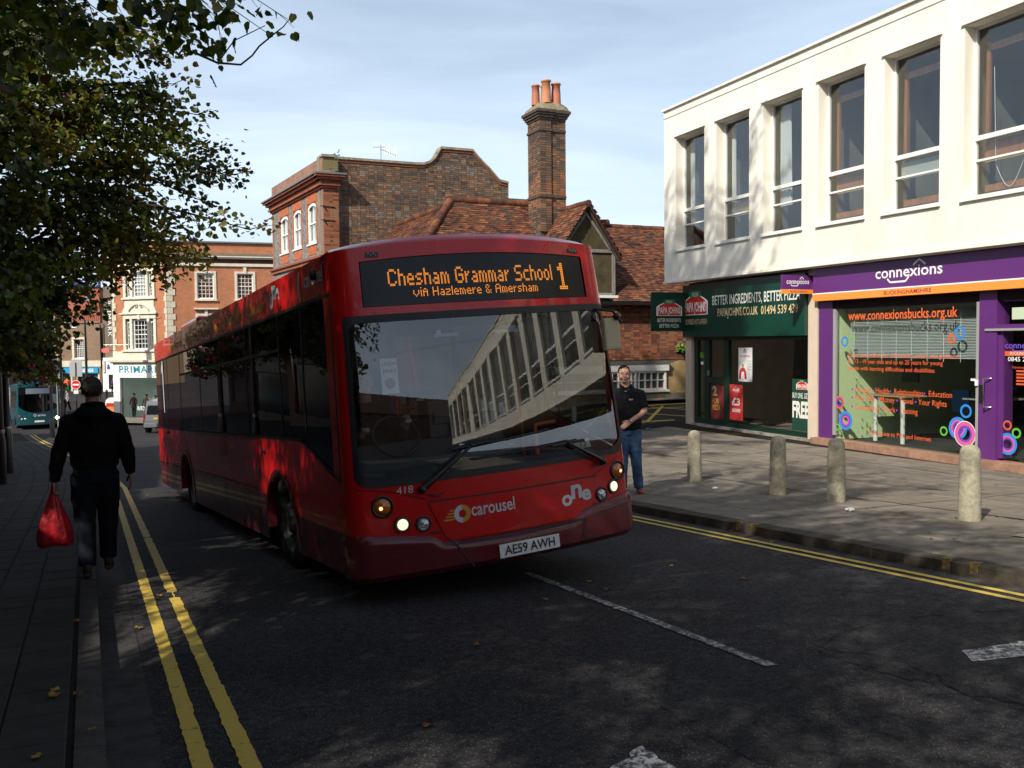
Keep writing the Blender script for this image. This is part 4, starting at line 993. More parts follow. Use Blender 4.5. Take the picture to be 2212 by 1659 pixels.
# render panel with window
M_OCHRE = mat("ochre_render", (0.34, 0.245, 0.115), 0.9, noise_amt=0.25, nscale=3, bump=0.2)
MB().prism([(-3, 0.0, -1.0), (4.5, 0.0, -1.0), (4.5, 0, 0.92), (1.75, 0.0, 0.98), (1.45, 0.0, 0.90), (1.18, 0, 0.88), (1.18, 0, -0.03), (-3, 0, -0.03)], (0, 0.06, 0)).build('render_panel', M_OCHRE, oh)
MB().box(-3, 4.5, -0.10, 0.0, -1.1, -0.08).build('plinth', mat("plinth", (0.20, 0.17, 0.12), 0.9, noise_amt=0.3, nscale=4, bump=0.3), oh)
MB().box(-3, 1.22, -0.16, 0.0, 0.88, 0.95).build('lead_flashing', MATS["lead"], oh)
MB().box(-3, 1.2, -0.14, 0.02, 0.66, 0.88).build('shopfront_board', M_WFRAME, oh)
sw = empty('window', None, oh); f = MB()
f.box(-3, 1.12, -0.10, 0.02, 0.04, 0.10).box(-3, 1.12, -0.10, 0.02, 0.60, 0.66)
for x in [1.06 - 0.0] + [0.80, 0.56, 0.32, 0.08, -0.20, -0.44, -0.68, -0.92]: f.box(x - 0.012 if x != 1.06 else 1.05, x + 0.012 if x != 1.06 else 1.12, -0.09, 0.02, 0.10, 0.60)
f.box(-0.09, -0.03, -0.10, 0.02, 0.1, 0.6).box(-3, 1.06, -0.085, 0.02, 0.345, 0.37)
f.build('window_frame', M_WFRAME, sw); MB().box(-3, 1.06, -0.03, -0.026, 0.1, 0.6).build('pane', M_WGLASS, sw)
MB().box(-3, 1.2, 0.03, 0.05, 0.0, 0.66).build('room', M_ROOM, sw)
MB().box(0.35, 0.5, 0.0, 0.02, 0.12, 0.26).box(0.9, 1.0, 0.0, 0.02, 0.12, 0.24).build('window_goods', M_RED, sw)
MB().box(-3, 1.2, -0.16, 0.0, -0.03, 0.04).build('sill', M_WFRAME, sw)
# main roof: eaves at y=-0.3 z=2.92, ridge at y=3.1
def slope(pts_uv, P0, ex, up, limit, near, w=[2, 4, 5, 4, 2, 1], off=0.0):
    ex_, up_ = Vector(ex).normalized(), Vector(up).normalized(); n_ = ex_.cross(up_)
    MB().prism([Vector(P0) + ex_ * a + up_ * b_ - n_ * 0.012 for a, b_ in pts_uv], -n_ * 0.06).build('roof_bed', M_TILEBED, oh)
    pieces(oh, P0, ex, up, pts_uv, 0.17, 0.10, 0.024, TL, w, 'roof_tile', 'roof_tiling', limit, tilt=1, gap=0.005, near=near, jit=0.006, off=off)
E1 = (0, 3.4, 2.80)
Ls = Vector(E1).length
slope([(-0.9, 0), (9, 0), (9, Ls), (-2.0, Ls), (-2.0, 1.0)], (0, -0.3, 2.90), (1, 0, 0), E1, 300, (0.4, 2.2))
slope([(-9, 0), (2, 0), (2, Ls), (-9, Ls)], (0, 6.5, 2.90), (-1, 0, 0), (0, -3.4, 2.80), 0, (0, 0))
def ridge(p, q, r=0.11, n=None, nm='ridge_tile', m_=None):
    p, q = Vector(p), Vector(q); L_ = (q - p).length; n = n or max(1, int(L_ / 0.42)); d = (q - p) / n
    for i in range(n):
        a, b_ = p + d * i, p + d * (i + 0.97)
        MB().tube([a, b_], r * (1 + 0.06 * (i % 2)), 8).build(nm, (m_ or TL)[(i * 7) % 3 + 1], oh)
ridge((-2.0, 3.1, 5.68), (9, 3.1, 5.68))
MB().tube([(0.45, 3.05, 5.78), (0.8, 3.05, 5.80)], 0.14, 8).build('ridge_tile', TL[1], oh)
# upper block A: ridge x -6.1..-2.2 at z 6.27
up1 = Vector((0, 3.2, 3.32)); L1 = up1.length
slope([(-8.2, 0), (-2.3, 0), (-2.3, L1), (-5.2, L1)], (0, -0.3, 2.95), (1, 0, 0), up1, 300, (-4.2, 3.6), w=[3, 4, 5, 4, 1, 2])
slope([(2.3, 0), (5.2, 0), (5.2, 3.4), (2.3, 3.4)], (0, 6.0, 2.95), (-1, 0, 0), (0, -3.1, 3.3), 0, (0, 0))
ridge((-5.25, 2.9, 6.28), (-2.4, 2.9, 6.28), 0.13)
# wing B along the road, its left slope facing the road, ridge x=-6.35 y 3.0..8
upB = Vector((2.85, 0, 2.65)); LB = upB.length
PB = (-8.2, 8.0, 3.4)
slope([(0.0, 0), (8.3, 0), (5.0, LB), (0.0, LB)], PB, (0, -1, 0), upB, 220, (4.4, 2.6), w=[2, 4, 5, 5, 3, 1])
slope([(0, 0), (4.5, 0), (4.5, LB), (0, LB)], (-2.5, 3.5, 3.4), (0, 1, 0), (-2.85, 0, 2.65), 0, (0, 0))
ridge((-5.35, 3.2, 6.07), (-5.35, 7.9, 6.07), 0.12)
ridge((-8.1, -0.2, 3.15), (-5.25, 2.85, 6.22), 0.13)
# gabled wing facing the side street: ridge along y at x=-1.85
gx, gz_, ge = -1.85, 5.90, 4.25
upG = Vector((1.15, 0, gz_ - ge)); LG = upG.length
# left slope (faces the road) and right slope
slope([(-3.2, 0), (0.15, 0), (0.15, LG), (-3.2, LG)], (gx - 1.2, -0.15, ge - 0.02), (0, -1, 0), upG, 160, (-0.6, 1.5), w=[2, 4, 5, 4, 2, 2])
slope([(-0.15, 0), (3.2, 0), (3.2, LG), (-0.15, LG)], (gx + 1.2, -0.15, ge - 0.02), (0, 1, 0), Vector((-1.15, 0, gz_ - ge)), 80, (0.2, 1.5))
ridge((gx, -0.3, gz_ + 0.02), (gx, 3.0, gz_ + 0.02), 0.1)
M_PANEL = mat("shaded_render", (0.075, 0.060, 0.033), 0.9, noise_amt=0.35, nscale=2.5, bump=0.25)  # the gable's shade is put into this darkened render colour
M_OLDWOOD = mat("weathered_timber", (0.22, 0.21, 0.19), 0.85, noise_amt=0.3, nscale=8, stretch=(1, 1, 0.2))
MB().prism([(gx - 1.0, -0.08, 2.85), (gx + 1.0, -0.08, 2.85), (gx + 1.0, -0.08, ge + 0.1), (gx, -0.08, gz_ - 0.12), (gx - 1.0, -0.08, ge + 0.1)], (0, 0.3, 0)).build('gable_wall', M_PANEL, oh)
g = MB()
for sg in (-1, 1):
    a, b_ = Vector((gx + sg * 1.22, -0.20, ge - 0.10)), Vector((gx, -0.20, gz_ + 0.0)); d = (b_ - a)
    g.prism([a, b_, b_ + Vector((0, 0, -0.16)), a + Vector((-sg * 0.10, 0, -0.02))], (0, 0.05, 0))
g.build('bargeboard', mat("dark_timber", (0.09, 0.07, 0.05), 0.85, noise_amt=0.3), oh)
g = MB(); y0, y1 = -0.13, -0.08
g.box(gx - 0.98, gx + 0.98, y0, y1, 4.42, 4.52).box(gx + 0.93, gx + 1.03, y0, y1, 2.95, 4.42).box(gx - 1.03, gx - 0.93, y0, y1, 2.95, 4.42).box(gx - .98, gx + 1.0, y0 - .02, y1, 3.08, 3.16)
for sg in (-1, 1): g.prism([(gx + sg * 0.95, y0, ge + 0.22), (gx, y0, gz_ - 0.22), (gx, y0, gz_ - 0.34), (gx + sg * 0.84, y0, ge + 0.22)], (0, 0.05, 0))
g.build('timber_frame', M_OLDWOOD, oh)
MB().box(gx - 0.98, gx + 1.08, -0.22, -0.06, 3.00, 3.08).build('lead_sill', M_WFRAME, oh)
MB().box(-8.2, 9.0, -0.36, -0.26, 2.78, 2.88).build('gutter', M_BLACK, oh)
# chimney stack with four pots, part of the house
ch = empty('chimney', None, oh); ch.matrix_local = Matrix.Translation((-2.68, 1.45, 0))
CW, CD = 0.92, 0.84
c = MB(); c.box(0.006, CW - .006, 0.006, CD - .006, 4.6, 8.98); c.build('chimney_core', M_MORTD, ch)
cw = [4, 4, 3, 3, 1, 1]; CB = BR[:5] + [BRR[2]]
for (z0, z1, nm) in ((5.2, 8.95, 'a'),):
    pieces(ch, (0.0, 0.0, 0), (1, 0, 0), (0, 0, 1), [(0.40, z0), (CW + .01, z0), (CW + .01, z1), (0.40, z1)], 0.225, 0.075, 0.004, CB, [3, 3, 4, 3, 2, 2], 'brick', 'brickwork', 180, flem=True, near=(0.6, 7.5), gap=0.011)
    pieces(ch, (0.0, -0.06, 0), (1, 0, 0), (0, 0, 1), [(0.0, z0), (0.40, z0), (0.40, z1), (0.0, z1)], 0.2, 0.075, 0.004, CB, cw, 'brick', 'brickwork', 120, near=(0.2, 7.5), gap=0.011, half=False, depth=0.06)
    pieces(ch, (0.0, CD, 0), (0, -1, 0), (0, 0, 1), [(-.01, z0), (CD + .06, z0), (CD + .06, z1), (-.01, z1)], 0.225, 0.075, 0.004, CB, cw, 'brick', 'brickwork', 0, flem=True, gap=0.011)
    pieces(ch, (CW, 0, 0), (0, 1, 0), (0, 0, 1), [(-.01, z0), (CD, z0), (CD, z1), (-.01, z1)], 0.225, 0.075, 0.004, CB, cw, 'brick', 'brickwork', 0, flem=True, gap=0.011)
k_ = MB()
for d, z0, z1 in ((0.035, 6.30, 6.375), (0.035, 8.42, 8.49), (0.035, 8.78, 8.85), (0.08, 8.85, 8.93), (0.12, 8.93, 9.0), (0.16, 9.0, 9.09)):
    MB().box(0.42, CW + d, -d, CD + d, z0, z1).build('corbel_course', BR[0], ch); MB().box(-d, 0.44, -0.06 - d, CD + d, z0 + .001, z1 + .001).build('corbel_course', BR[0], ch)
fl = MB(); rn = random.Random(3)
rings = []
for k, (d, z) in enumerate(((0.10, 9.09), (0.04, 9.22), (-0.06, 9.32), (-0.16, 9.40))):
    r_ = []
    for j in range(24):
        a = 2 * pi * j / 24; cx, cy = cos(a), sin(a); m_ = max(abs(cx), abs(cy)); r_.append((CW / 2 + cx / m_ * (CW / 2 + d) + rn.uniform(-.015, .015), CD / 2 - .03 + cy / m_ * (CD / 2 + d + .03) + rn.uniform(-.015, .015), z + rn.uniform(-.02, .02)))
    rings.append(r_)
fl.add([p for r_ in rings for p in r_] + [(CW / 2, CD / 2, 9.44)], [(i * 24 + j, i * 24 + (j + 1) % 24, (i + 1) * 24 + (j + 1) % 24, (i + 1) * 24 + j) for i in range(3) for j in range(24)] + [(72 + j, 72 + (j + 1) % 24, 96) for j in range(24)], 0, True)
fl.build('mortar_cap', mat("mossy_mortar", (0.22, 0.19, 0.12), 0.95, noise_amt=0.4, nscale=7, bump=0.5, bscale=25), ch)
M_POT = [mat("terracotta_%d" % i, c, 0.75, noise_amt=0.15, nscale=5) for i, c in enumerate([(0.42, 0.15, 0.08), (0.50, 0.205, 0.095), (0.40, 0.13, 0.07)])]
for i, (x, y, r_, zt) in enumerate(((0.14, 0.52, 0.13, 10.0), (0.33, 0.14, 0.155, 10.08), (0.52, 0.62, 0.13, 10.04), (0.72, 0.20, 0.15, 10.03))):
    MB().lathe([(r_ * 1.08, 9.35), (r_ * 1.0, 9.7), (r_ * 0.9, zt - 0.06), (r_ * 1.08, zt - 0.05), (r_ * 1.08, zt), (r_ * 0.8, zt), (r_ * 0.75, 9.5)], 18, 0, Matrix.Translation((x, y, 0))).build('chimney_pot', M_POT[i % 3], ch)

# ------------------------------------------------------------------ big red brick shop on the main street
PC = (-22.89, 62.0, 0.0)
PR = frame(*PC, 0.94, 0.342); PL = frame(*PC, 0.94, -0.342)
pm = empty('brick_department_store', PR, label="large orange brick store with stone quoins behind the buses", cat="building")
ploc = PR.inverted() @ PL
M_PB = brick_mat("orange_brick", (0.36, 0.11, 0.045), (0.44, 0.145, 0.06), (0.34, 0.22, 0.13), msz=0.008, var=0.12)
M_STONE = mat("portland_stone", (0.62, 0.57, 0.46), 0.8, noise_amt=0.1, nscale=2.5, bump=0.1)
M_QUO = mat("quoin_stone", (0.52, 0.47, 0.37), 0.85, noise_amt=0.12, nscale=3)
GB = -3.9
rops = [(1.92, 3.0, 4.75, 6.46), (4.5, 5.56, 4.75, 6.46), (1.92, 3.0, 1.9, 3.6), (4.5, 5.56, 1.9, 3.6), (7.6, 8.7, 4.75, 6.46), (10.6, 11.7, 4.75, 6.46)]
w_ = MB(); wall_openings(w_, 0.0, 26, GB, 8.5, rops, 0.0, 0.15); w_.box(0.0, 26, 0.25, 9.0, GB, 8.45); w_.build('brick_wall', M_PB, pm)
w_ = MB(); lops = [(-3.36, -1.14, 4.85, 6.6), (-3.45, -1.1, 1.32, 3.45), (-4.0, 0.0, -3.3, -0.53)]
wall_openings(w_, -4.55, 0.0, GB, 8.5, lops[:2] + [(-4.05, -0.05, -3.35, -0.53)], 0.0, 0.2); w_.box(-4.55, -4.5, 0.0, 12, GB, 8.4); w_.build('brick_wall', M_PB, pm, mw=ploc)
def stone(nm, bx, left=False, m_=M_STONE, bevel=0.0):
    s_ = MB()
    for q in bx: s_.box(*q)
    return s_.build(nm, m_, pm, mw=ploc if left else None, bevel=bevel)
stone('parapet_coping', [(-0.1, 26, -0.15, 0.4, 8.5, 8.6)], m_=MATS["lead"]); stone('parapet_coping', [(-4.7, 0.0, -0.15, 0.4, 8.5, 8.6)], True, MATS["lead"])
stone('cornice', [(0, 26, -0.42, 0.0, 7.52, 7.64), (0, 26, -0.30, 0, 7.42, 7.52)]); stone('cornice', [(-4.8, 0.06, -0.42, 0.0, 7.52, 7.64), (-4.7, 0.05, -0.30, 0, 7.42, 7.52)], True)
stone('cornice_weathering', [(0, 26, -0.45, 0.0, 7.64, 7.78)], m_=mat("weathered_stone", (0.22, 0.17, 0.12), 0.9, noise_amt=0.3)); stone('cornice_weathering', [(-4.9, 0.06, -0.45, 0.0, 7.64, 7.78)], True, MATS["weathered_stone"])
stone('frieze', [(0, 26, -0.06, 0, 7.16, 7.42)], m_=mat("plum_frieze", (0.13, 0.045, 0.035), 0.8, noise_amt=0.4, nscale=6)); stone('frieze', [(-4.6, 0, -0.06, 0, 7.16, 7.42)], True, MATS["plum_frieze"])
stone('string_course', [(0, 26, -0.12, 0, 6.94, 7.14)]); stone('string_course', [(-4.65, 0.03, -0.12, 0, 6.94, 7.14)], True)
for i in range(17):
    z = 0.1 + i * 0.405; L_ = 0.36 if i % 2 else 0.52
    if z > 6.9: break
    s_ = MB(); s_.box(0.0, L_, -0.05, 0.0, z, z + 0.385); s_.build('quoin', M_QUO, pm)
    s_ = MB(); s_.box(-(0.52 if i % 2 else 0.3) * 0.45, 0.0, -0.05, 0.0, z, z + 0.385); s_.build('quoin', M_QUO, pm, mw=ploc)
    s_ = MB(); s_.box(-4.6, -4.6 + (0.22 if i % 2 else 0.34), -0.05, 0.0, z, z + 0.385); s_.build('quoin', M_QUO, pm, mw=ploc)
for x0, x1, z0, z1 in rops:
    stone('window_surround', [(x0 - 0.15, x0, -0.06, 0.0, z0 - 0.05, z1 + .14), (x1, x1 + 0.15, -0.06, 0, z0 - 0.05, z1 + .14), (x0, x1, -0.06, 0, z1, z1 + 0.14)])
    stone('sill', [(x0 - 0.2, x1 + 0.2, -0.14, 0, z0 - 0.15, z0 - .05)]); stone('keystone', [((x0 + x1) / 2 - 0.1, (x0 + x1) / 2 + 0.1, -0.12, 0, z1 - 0.02, z1 + 0.42)])
    if z0 < 3: stone('window_hood', [(x0 - 0.25, x1 + 0.25, -0.25, 0, z1 + 0.42, z1 + 0.52)])
    sash(pm, None, x0, x1, z0, z1, 4, 6, d=0.14, fr=0.07, bar=0.028)
# tripartite bays
for (x0, x1, z0, z1), nz_ in zip(lops[:2], (6, 6)):
    sash(pm, ploc, x0 + 0.55, x1 - 0.55, z0 + 0.05, z1 - 0.05, 4, nz_, d=0.16, fr=0.09, bar=0.028, blind=0.1 if z0 > 4 else None)
    sash(pm, ploc, x0, x0 + 0.36, z0 + 0.05, z1 - 0.2, 2, nz_, d=0.16, fr=0.07, bar=0.028); sash(pm, ploc, x1 - 0.36, x1, z0 + 0.05, z1 - 0.2, 2, nz_, d=0.16, fr=0.07, bar=0.028)
    stone('bay_surround', [(x0 - 0.2, x0, -0.10, 0.05, z0, z1 + .25), (x1, x1 + 0.2, -0.10, 0.05, z0, z1 + .25), (x0 + 0.36, x0 + 0.55, -0.08, 0.15, z0, z1), (x1 - 0.55, x1 - 0.36, -0.08, 0.15, z0, z1), (x0, x1, -0.1, 0.05, z1, z1 + 0.3)], True)
    stone('sill', [(x0 - 0.3, x1 + 0.3, -0.2, 0.05, z0 - 0.1, z0)], True)
    stone('keystone', [((x0 + x1) / 2 - 0.1, (x0 + x1) / 2 + 0.1, -0.16, 0, z1 - 0.05, z1 + 0.3)], True)
s_ = MB(); s_.prism([(-3.75, -0.07, 3.85), (-0.85, -0.07, 3.85), (-1.05, -0.07, 4.3), (-1.05, -0.07, 4.72), (-3.5, -0.07, 4.72), (-3.5, -0.07, 4.3)], (0, 0.08, 0)); s_.box(-3.85, -0.78, -0.22, 0, 3.75, 3.85); s_.build('apron', M_STONE, pm, mw=ploc)
for sg in (-1, 1):
    pth = []
    for k in range(15):
        a = k / 14
        pth.append((-2.28 + sg * (0.12 + 0.72 * a), -0.13, 3.98 + 0.42 * cos(a * pi * 0.5) ** 0.8 if a < 1 else 3.95))
    cur = [(-2.28 + sg * (0.22 + 0.11 * cos(t)), -0.15, 4.33 + 0.11 * sin(t)) for t in [k * 0.5 for k in range(12)]]
    MB().tube(pth, 0.055, 6).tube(cur, 0.035, 5).build('scroll', M_QUO, pm, mw=ploc)
stone('bay_head', [(-4.6, -0.0, -0.08, 0, 0.66, 1.24)], True); stone('fascia_cornice', [(-4.85, 0.1, -0.35, 0, 0.52, 0.66), (-4.75, 0.1, -0.22, 0, 0.44, 0.52)], True, M_QUO)
M_SIGNW = mat("white_fascia", (0.80, 0.79, 0.74), 0.5)
stone('white_fascia', [(-4.6, 0.0, -0.12, 0.0, -0.53, 0.44), (-4.6, -4.05, -0.12, 0, -2.15, -0.53)], True, M_SIGNW)
stone('grey_plinth', [(-4.6, -4.05, -0.13, 0, GB, -2.15), (-4.05, 0, -0.05, 0, GB, -3.35)], True, mat("grey_plinth", (0.11, 0.115, 0.13), 0.7)); stone('white_fascia', [(0.0, 26, -0.12, 0, -0.53, 0.44)], False, M_SIGNW)
stone('grey_plinth', [(0.0, 26, -0.12, 0, GB, -0.53)], False, MATS["grey_plinth"])
M_TEAL = mat("teal_letters", (0.03, 0.26, 0.30), 0.4)
me_ = text("PRIMARK", pm, (0, 0, 0), X, Z, 3.45, 0.47, M_TEAL, bold=0.004, space=1.12); me_.matrix_local = ploc @ Matrix.Translation((-4.04, -0.15, -0.19))
fr_ = MB(); fr_.box(-4.07, -3.98, -0.06, 0.1, -3.35, -0.53).box(-3.98, -0.05, -0.06, 0.1, -3.35, -3.25); fr_.build('shop_window_frame', M_STEEL, pm, mw=ploc)
MB().box(-3.98, -0.05, 0.0, 0.005, -3.25, -0.53).build('shop_window', M_WGLASS, pm, mw=ploc)
MB().box(-4.05, 0.0, 1.8, 1.85, -3.35, -0.5).box(-4.05, -4.0, 0.1, 1.8, -3.35, -0.5).box(-4.05, 0.3, 0.05, 1.8, -3.4, -3.33).build('display_back', mat("pale_mint", (0.52, 0.62, 0.53), 0.8, emit=(0.6, 0.75, 0.65), estr=0.12), pm, mw=ploc)  # weak glow put into the backing, which holds no lamp
MB().box(-2.9, -0.4, 1.7, 1.75, -2.7, -1.4).build('display_backdrop', mat("snow_print", (0.62, 0.75, 0.74), 0.7, noise_amt=0.3, nscale=2.5, emit=(0.55, 0.7, 0.7), estr=0.15), pm, mw=ploc)  # the print is given a weak glow as well
text("PRIMARK", pm, (0, 0, 0), X, Z, 0.9, 0.11, M_BLACK, bold=0.01).matrix_local = ploc @ Matrix.Translation((-1.6, 1.7, -0.95))
text("INTO THE WILD", pm, (0, 0, 0), X, Z, 1.9, 0.28, M_WHITE, bold=0.01).matrix_local = ploc @ Matrix.Translation((-2.7, 0.0, -2.75))
def mannequin(x, y, z, m_, h=1.72, tilt=0.0):
    mw = PL @ Matrix.Translation((x, y, z)) @ Matrix.Rotation(tilt, 4, 'Z'); k = h / 1.75
    e = empty('mannequin', mw, label=m_[1], cat="mannequin", group="mannequins in the store window")
    MB().tube([(-0.08, 0, 0), (-0.09, 0, 0.45 * k), (-0.07, 0, 0.88 * k)], [0.045, 0.06, 0.09], 8).tube([(0.08, -0.04, 0), (0.10, 0, 0.45 * k), (0.07, 0, 0.88 * k)], [0.045, 0.06, 0.09], 8).build('legs', M_BLACK, e)
    MB().tube([(0, 0, 0.72 * k), (0, 0, 0.95 * k), (0, 0, 1.15 * k), (0, 0, 1.38 * k), (0, 0, 1.46 * k)], [0.20, 0.165, 0.14, 0.19, 0.07], 10, ell=[.7, .7, .7, .7, .8]).tube([(-0.18, 0, 1.38 * k), (-0.27, -0.03, 1.1 * k), (-0.22, -0.12, 0.9 * k)], [0.055, 0.045, 0.03], 6).tube([(0.18, 0, 1.38 * k), (0.28, -0.02, 1.12 * k), (0.30, -0.1, 0.92 * k)], [0.055, 0.045, 0.03], 6).build('coat', m_[0], e)
    MB().sphere((0, 0, 1.6 * k), 0.105, sc_=(.9, 1, 1.15)).build('head', M_SKIN, e); MB().sphere((0, 0.02, 1.66 * k), 0.12, sc_=(1, 1, .75)).build('hair', M_BLACK, e)
MK = lambda c, l, n: (mat("garment_" + n, c, 0.8), l)
mannequin(-3.55, 0.6, -3.33, MK((0.05, 0.02, 0.025), "slim mannequin in black dress and hat at the left edge of the store window", "a"))
mannequin(-2.75, 0.9, -3.33, MK((0.10, 0.07, 0.05), "mannequin with long hair and brown jacket in the store window", "b"), 1.62)
mannequin(-2.05, 1.0, -3.33, MK((0.35, 0.36, 0.34), "mannequin in grey top in the middle of the store window", "c"), 1.55)
mannequin(-1.45, 0.9, -3.33, MK((0.14, 0.02, 0.05), "mannequin in maroon coat beside the grey topped one", "d"), 1.5)
mannequin(-1.0, 1.1, -3.33, MK((0.12, 0.02, 0.04), "mannequin in dark red coat nearest the van", "e"), 1.62)
# pavement in front of the store
mb = MB(); pts = [PL @ Vector((-4.8, -1.9, 0)), PL @ Vector((-0.2, -1.9, 0)), PR @ Vector((0.2, -1.9, 0)), PR @ Vector((26, -1.9, 0)), PR @ Vector((26, 1, 0)), PL @ Vector((-4.8, 1, 0))]
mb.prism([(p.x, p.y, -3.42) for p in pts], (0, 0, 0.14)); mb.build('store_pavement', M_SLAB[1], kind='structure')
# ------------------------------------------------------------------ roofs and shops further down the street (all real boxes at their distance)
def far_at(px, py, Y):
    d = _f + _r2 * ((px - 1106) / 2007.0) - _u2 * ((py - 829.5) / 2007.0); d = d / d.y
    return Vector((0, 0, CAM_H)) + d * Y
FX = Matrix.Translation((-42.0, 85.0, 0.0))
gb_ = empty('brown_brick_shop', FX, label="brown brick shop building with blue bakery fascia and tall gridded window", cat="building")
M_BRB = brick_mat("brown_brick", (0.20, 0.13, 0.08), (0.25, 0.165, 0.105), (0.24, 0.19, 0.13), msz=0.006, var=0.1)
w_ = MB(); wall_openings(w_, 0.55, 4.45, -3.0, 3.75, [(2.05, 2.95, 0.55, 2.25), (0.65, 1.65, -2.4, -0.85), (2.3, 4.15, -2.4, -0.85)], 0.0, 0.3); w_.box(0.55, 4.45, 0.6, 6, -3, 3.7); w_.build('brick_wall', M_BRB, gb_)
MB().box(0.5, 4.5, -0.12, 0.02, 3.75, 3.85).build('coping', M_COPE, gb_)
MB().box(0.5, 4.5, -0.10, 0.0, -0.26, 0.30).build('white_band', M_STONE, gb_)
MB().box(0.6, 4.2, -0.18, 0.0, -0.85, -0.32).build('blue_fascia', mat("bakery_blue", (0.02, 0.30, 0.55), 0.4), gb_)
text("GREGGS", gb_, (2.35, -0.18, -0.73), X, Z, 1.45, 0.30, M_WHITE, bold=0.03)
s_ = MB(); s_.box(1.85, 2.05, -0.08, 0.02, 0.4, 2.45).box(2.95, 3.15, -0.08, 0.02, 0.4, 2.45).box(2.05, 2.95, -0.08, 0.02, 2.25, 2.45).box(1.8, 3.2, -0.12, 0.02, 0.35, 0.5); s_.build('window_surround', M_STONE, gb_)
sash(gb_, None, 2.05, 2.95, 0.55, 2.25, 5, 8, d=0.2, fr=0.06, bar=0.035)
MB().box(0.65, 1.65, 0.28, 0.3, -2.4, -0.85).box(2.3, 4.15, 0.28, 0.3, -2.4, -0.85).build('shop_window', mat("dark_shop_window", (0.02, 0.022, 0.025), 0.15), gb_)
for x, c_, nm in ((0.85, (0.45, 0.25, 0.1), 'poster'), (3.0, (0.1, 0.15, 0.3), 'poster'), (3.7, (0.4, 0.28, 0.18), 'poster')): MB().box(x, x + 0.45, 0.2, 0.22, -1.9, -1.1).build(nm, mat("poster_%d" % int(x * 10), c_, 0.6, noise_amt=0.6, nscale=4), gb_)
for x in (1.7, 2.15, 4.2): MB().box(x - 0.05, x + 0.1, -0.06, 0.0, -2.6, -0.32).build('pilaster', M_STONE, gb_)
rl = MB()
for k in range(20): rl.box(0.6 + k * 0.18, 0.63 + k * 0.18, 1.0, 1.03, 3.85, 4.45)
rl.box(0.6, 4.1, 1.0, 1.03, 4.4, 4.46); rl.build('roof_railing', mat("rust_railing", (0.12, 0.05, 0.035), 0.8), gb_, kind='stuff')
MB().tube([(4.5, -0.1, 3.6), (4.5, -0.1, -0.4)], 0.06, 6).build('drainpipe', M_BLACK, gb_)
bl_ = empty('blue_sign_shop', Matrix.Translation((-44.5, 85.0, 0)), label="narrow shop with dark blue fascia left of the bakery", cat="building")
MB().box(-2.5, 3.0, 0.0, 6, -3.3, 0.9).build('wall', M_STONE, bl_); MB().box(-2.0, 2.9, -0.05, 0.0, 0.9, 1.0).build('coping', M_COPE, bl_)
MB().box(1.1, 2.85, -0.15, 0.0, -0.9, -0.2).build('blue_fascia', mat("deep_blue", (0.01, 0.02, 0.35), 0.4), bl_)
text("the", bl_, (2.1, -0.15, -0.5), X, Z, 0.4, 0.2, M_WHITE, bold=0.01); text("king", bl_, (1.75, -0.15, -0.8), X, Z, 0.8, 0.26, M_WHITE, bold=0.03)
MB().box(1.2, 2.5, -0.03, 0.0, -2.5, -0.95).build('shop_window', MATS["dark_shop_window"], bl_); MB().box(1.6, 2.4, -0.06, -0.03, -2.4, -2.1).build('yellow_poster', mat("yellow_print", (0.75, 0.60, 0.03), 0.6), bl_)
MB().box(1.6, 2.4, -0.06, -0.03, -2.0, -1.1).build('shelf_goods', mat("shelf_goods", (0.15, 0.17, 0.12), 0.7, noise_amt=0.9, nscale=6), bl_)
gr_ = empty('green_bank_shop', Matrix.Translation((-46.0, 80.0, 0)), label="shop with bright green fascia behind the teal bus", cat="building")
MB().box(-8, 2.3, 0.0, 6, -3.3, 3.5).build('wall', mat("buff_wall", (0.16, 0.11, 0.07), 0.8, noise_amt=0.1), gr_)
MB().box(-1.2, 2.9, -0.2, 0.0, 0.1, 0.9).build('green_fascia', mat("bank_green", (0.02, 0.25, 0.05), 0.5), gr_)
text("NOT", gr_, (1.6, -0.2, 0.25), X, Z, 1.0, 0.4, M_TXTW, bold=0.02)
MB().box(-3, 2.3, -0.02, 0.0, -3, 0.0).build('shop_window', MATS["dark_shop_window"], gr_)
for k in range(4): sash(gr_, None, -7 + k * 2.1, -5.8 + k * 2.1, 1.3, 2.8, 2, 4, d=0.0, fr=0.08)
hb_ = empty('white_alley_shop', Matrix.Translation((-38.0, 85.0, 0)), label="narrow white fronted shop between the bakery and the big brick store", cat="building")
MB().box(0.55, 3.0, 0, 5, -3.0, 0.55).build('wall', M_SIGNW, hb_); MB().box(0.6, 3.0, 0.2, 6, 0.55, 4.6).build('upper_wall', MATS["brown_brick"], hb_)
MB().box(1.1, 1.7, -0.04, 0.0, -2.3, -1.0).build('shop_window', MATS["dark_shop_window"], hb_)
text("&", hb_, (0.95, -0.02, -0.5), X, Z, 0.35, 0.45, MATS["deep_blue"], bold=0.02)
MB().box(0.6, 0.8, -0.1, 0, -0.8, 0.3).build('pilaster', M_STONE, hb_)
tr_ = empty('hotel_block', Matrix.Translation((-43.0, 95.0, 0)), label="tall red hotel block with blue roof sign", cat="building")
M_HOT = brick_mat("hotel_brick", (0.30, 0.085, 0.05), (0.33, 0.10, 0.055), (0.27, 0.10, 0.07), msz=0.004, var=0.08)
p0 = far_at(167, 645, 95); p1 = far_at(214, 620, 95)
MB().prism([(p0.x + 43, 0, -3), (p1.x + 43, 0, -3), (p1.x + 43, 0, p1.z), (p0.x + 43, 0, p1.z)], (1, 8, 0)).build('front_wall', M_HOT, tr_)
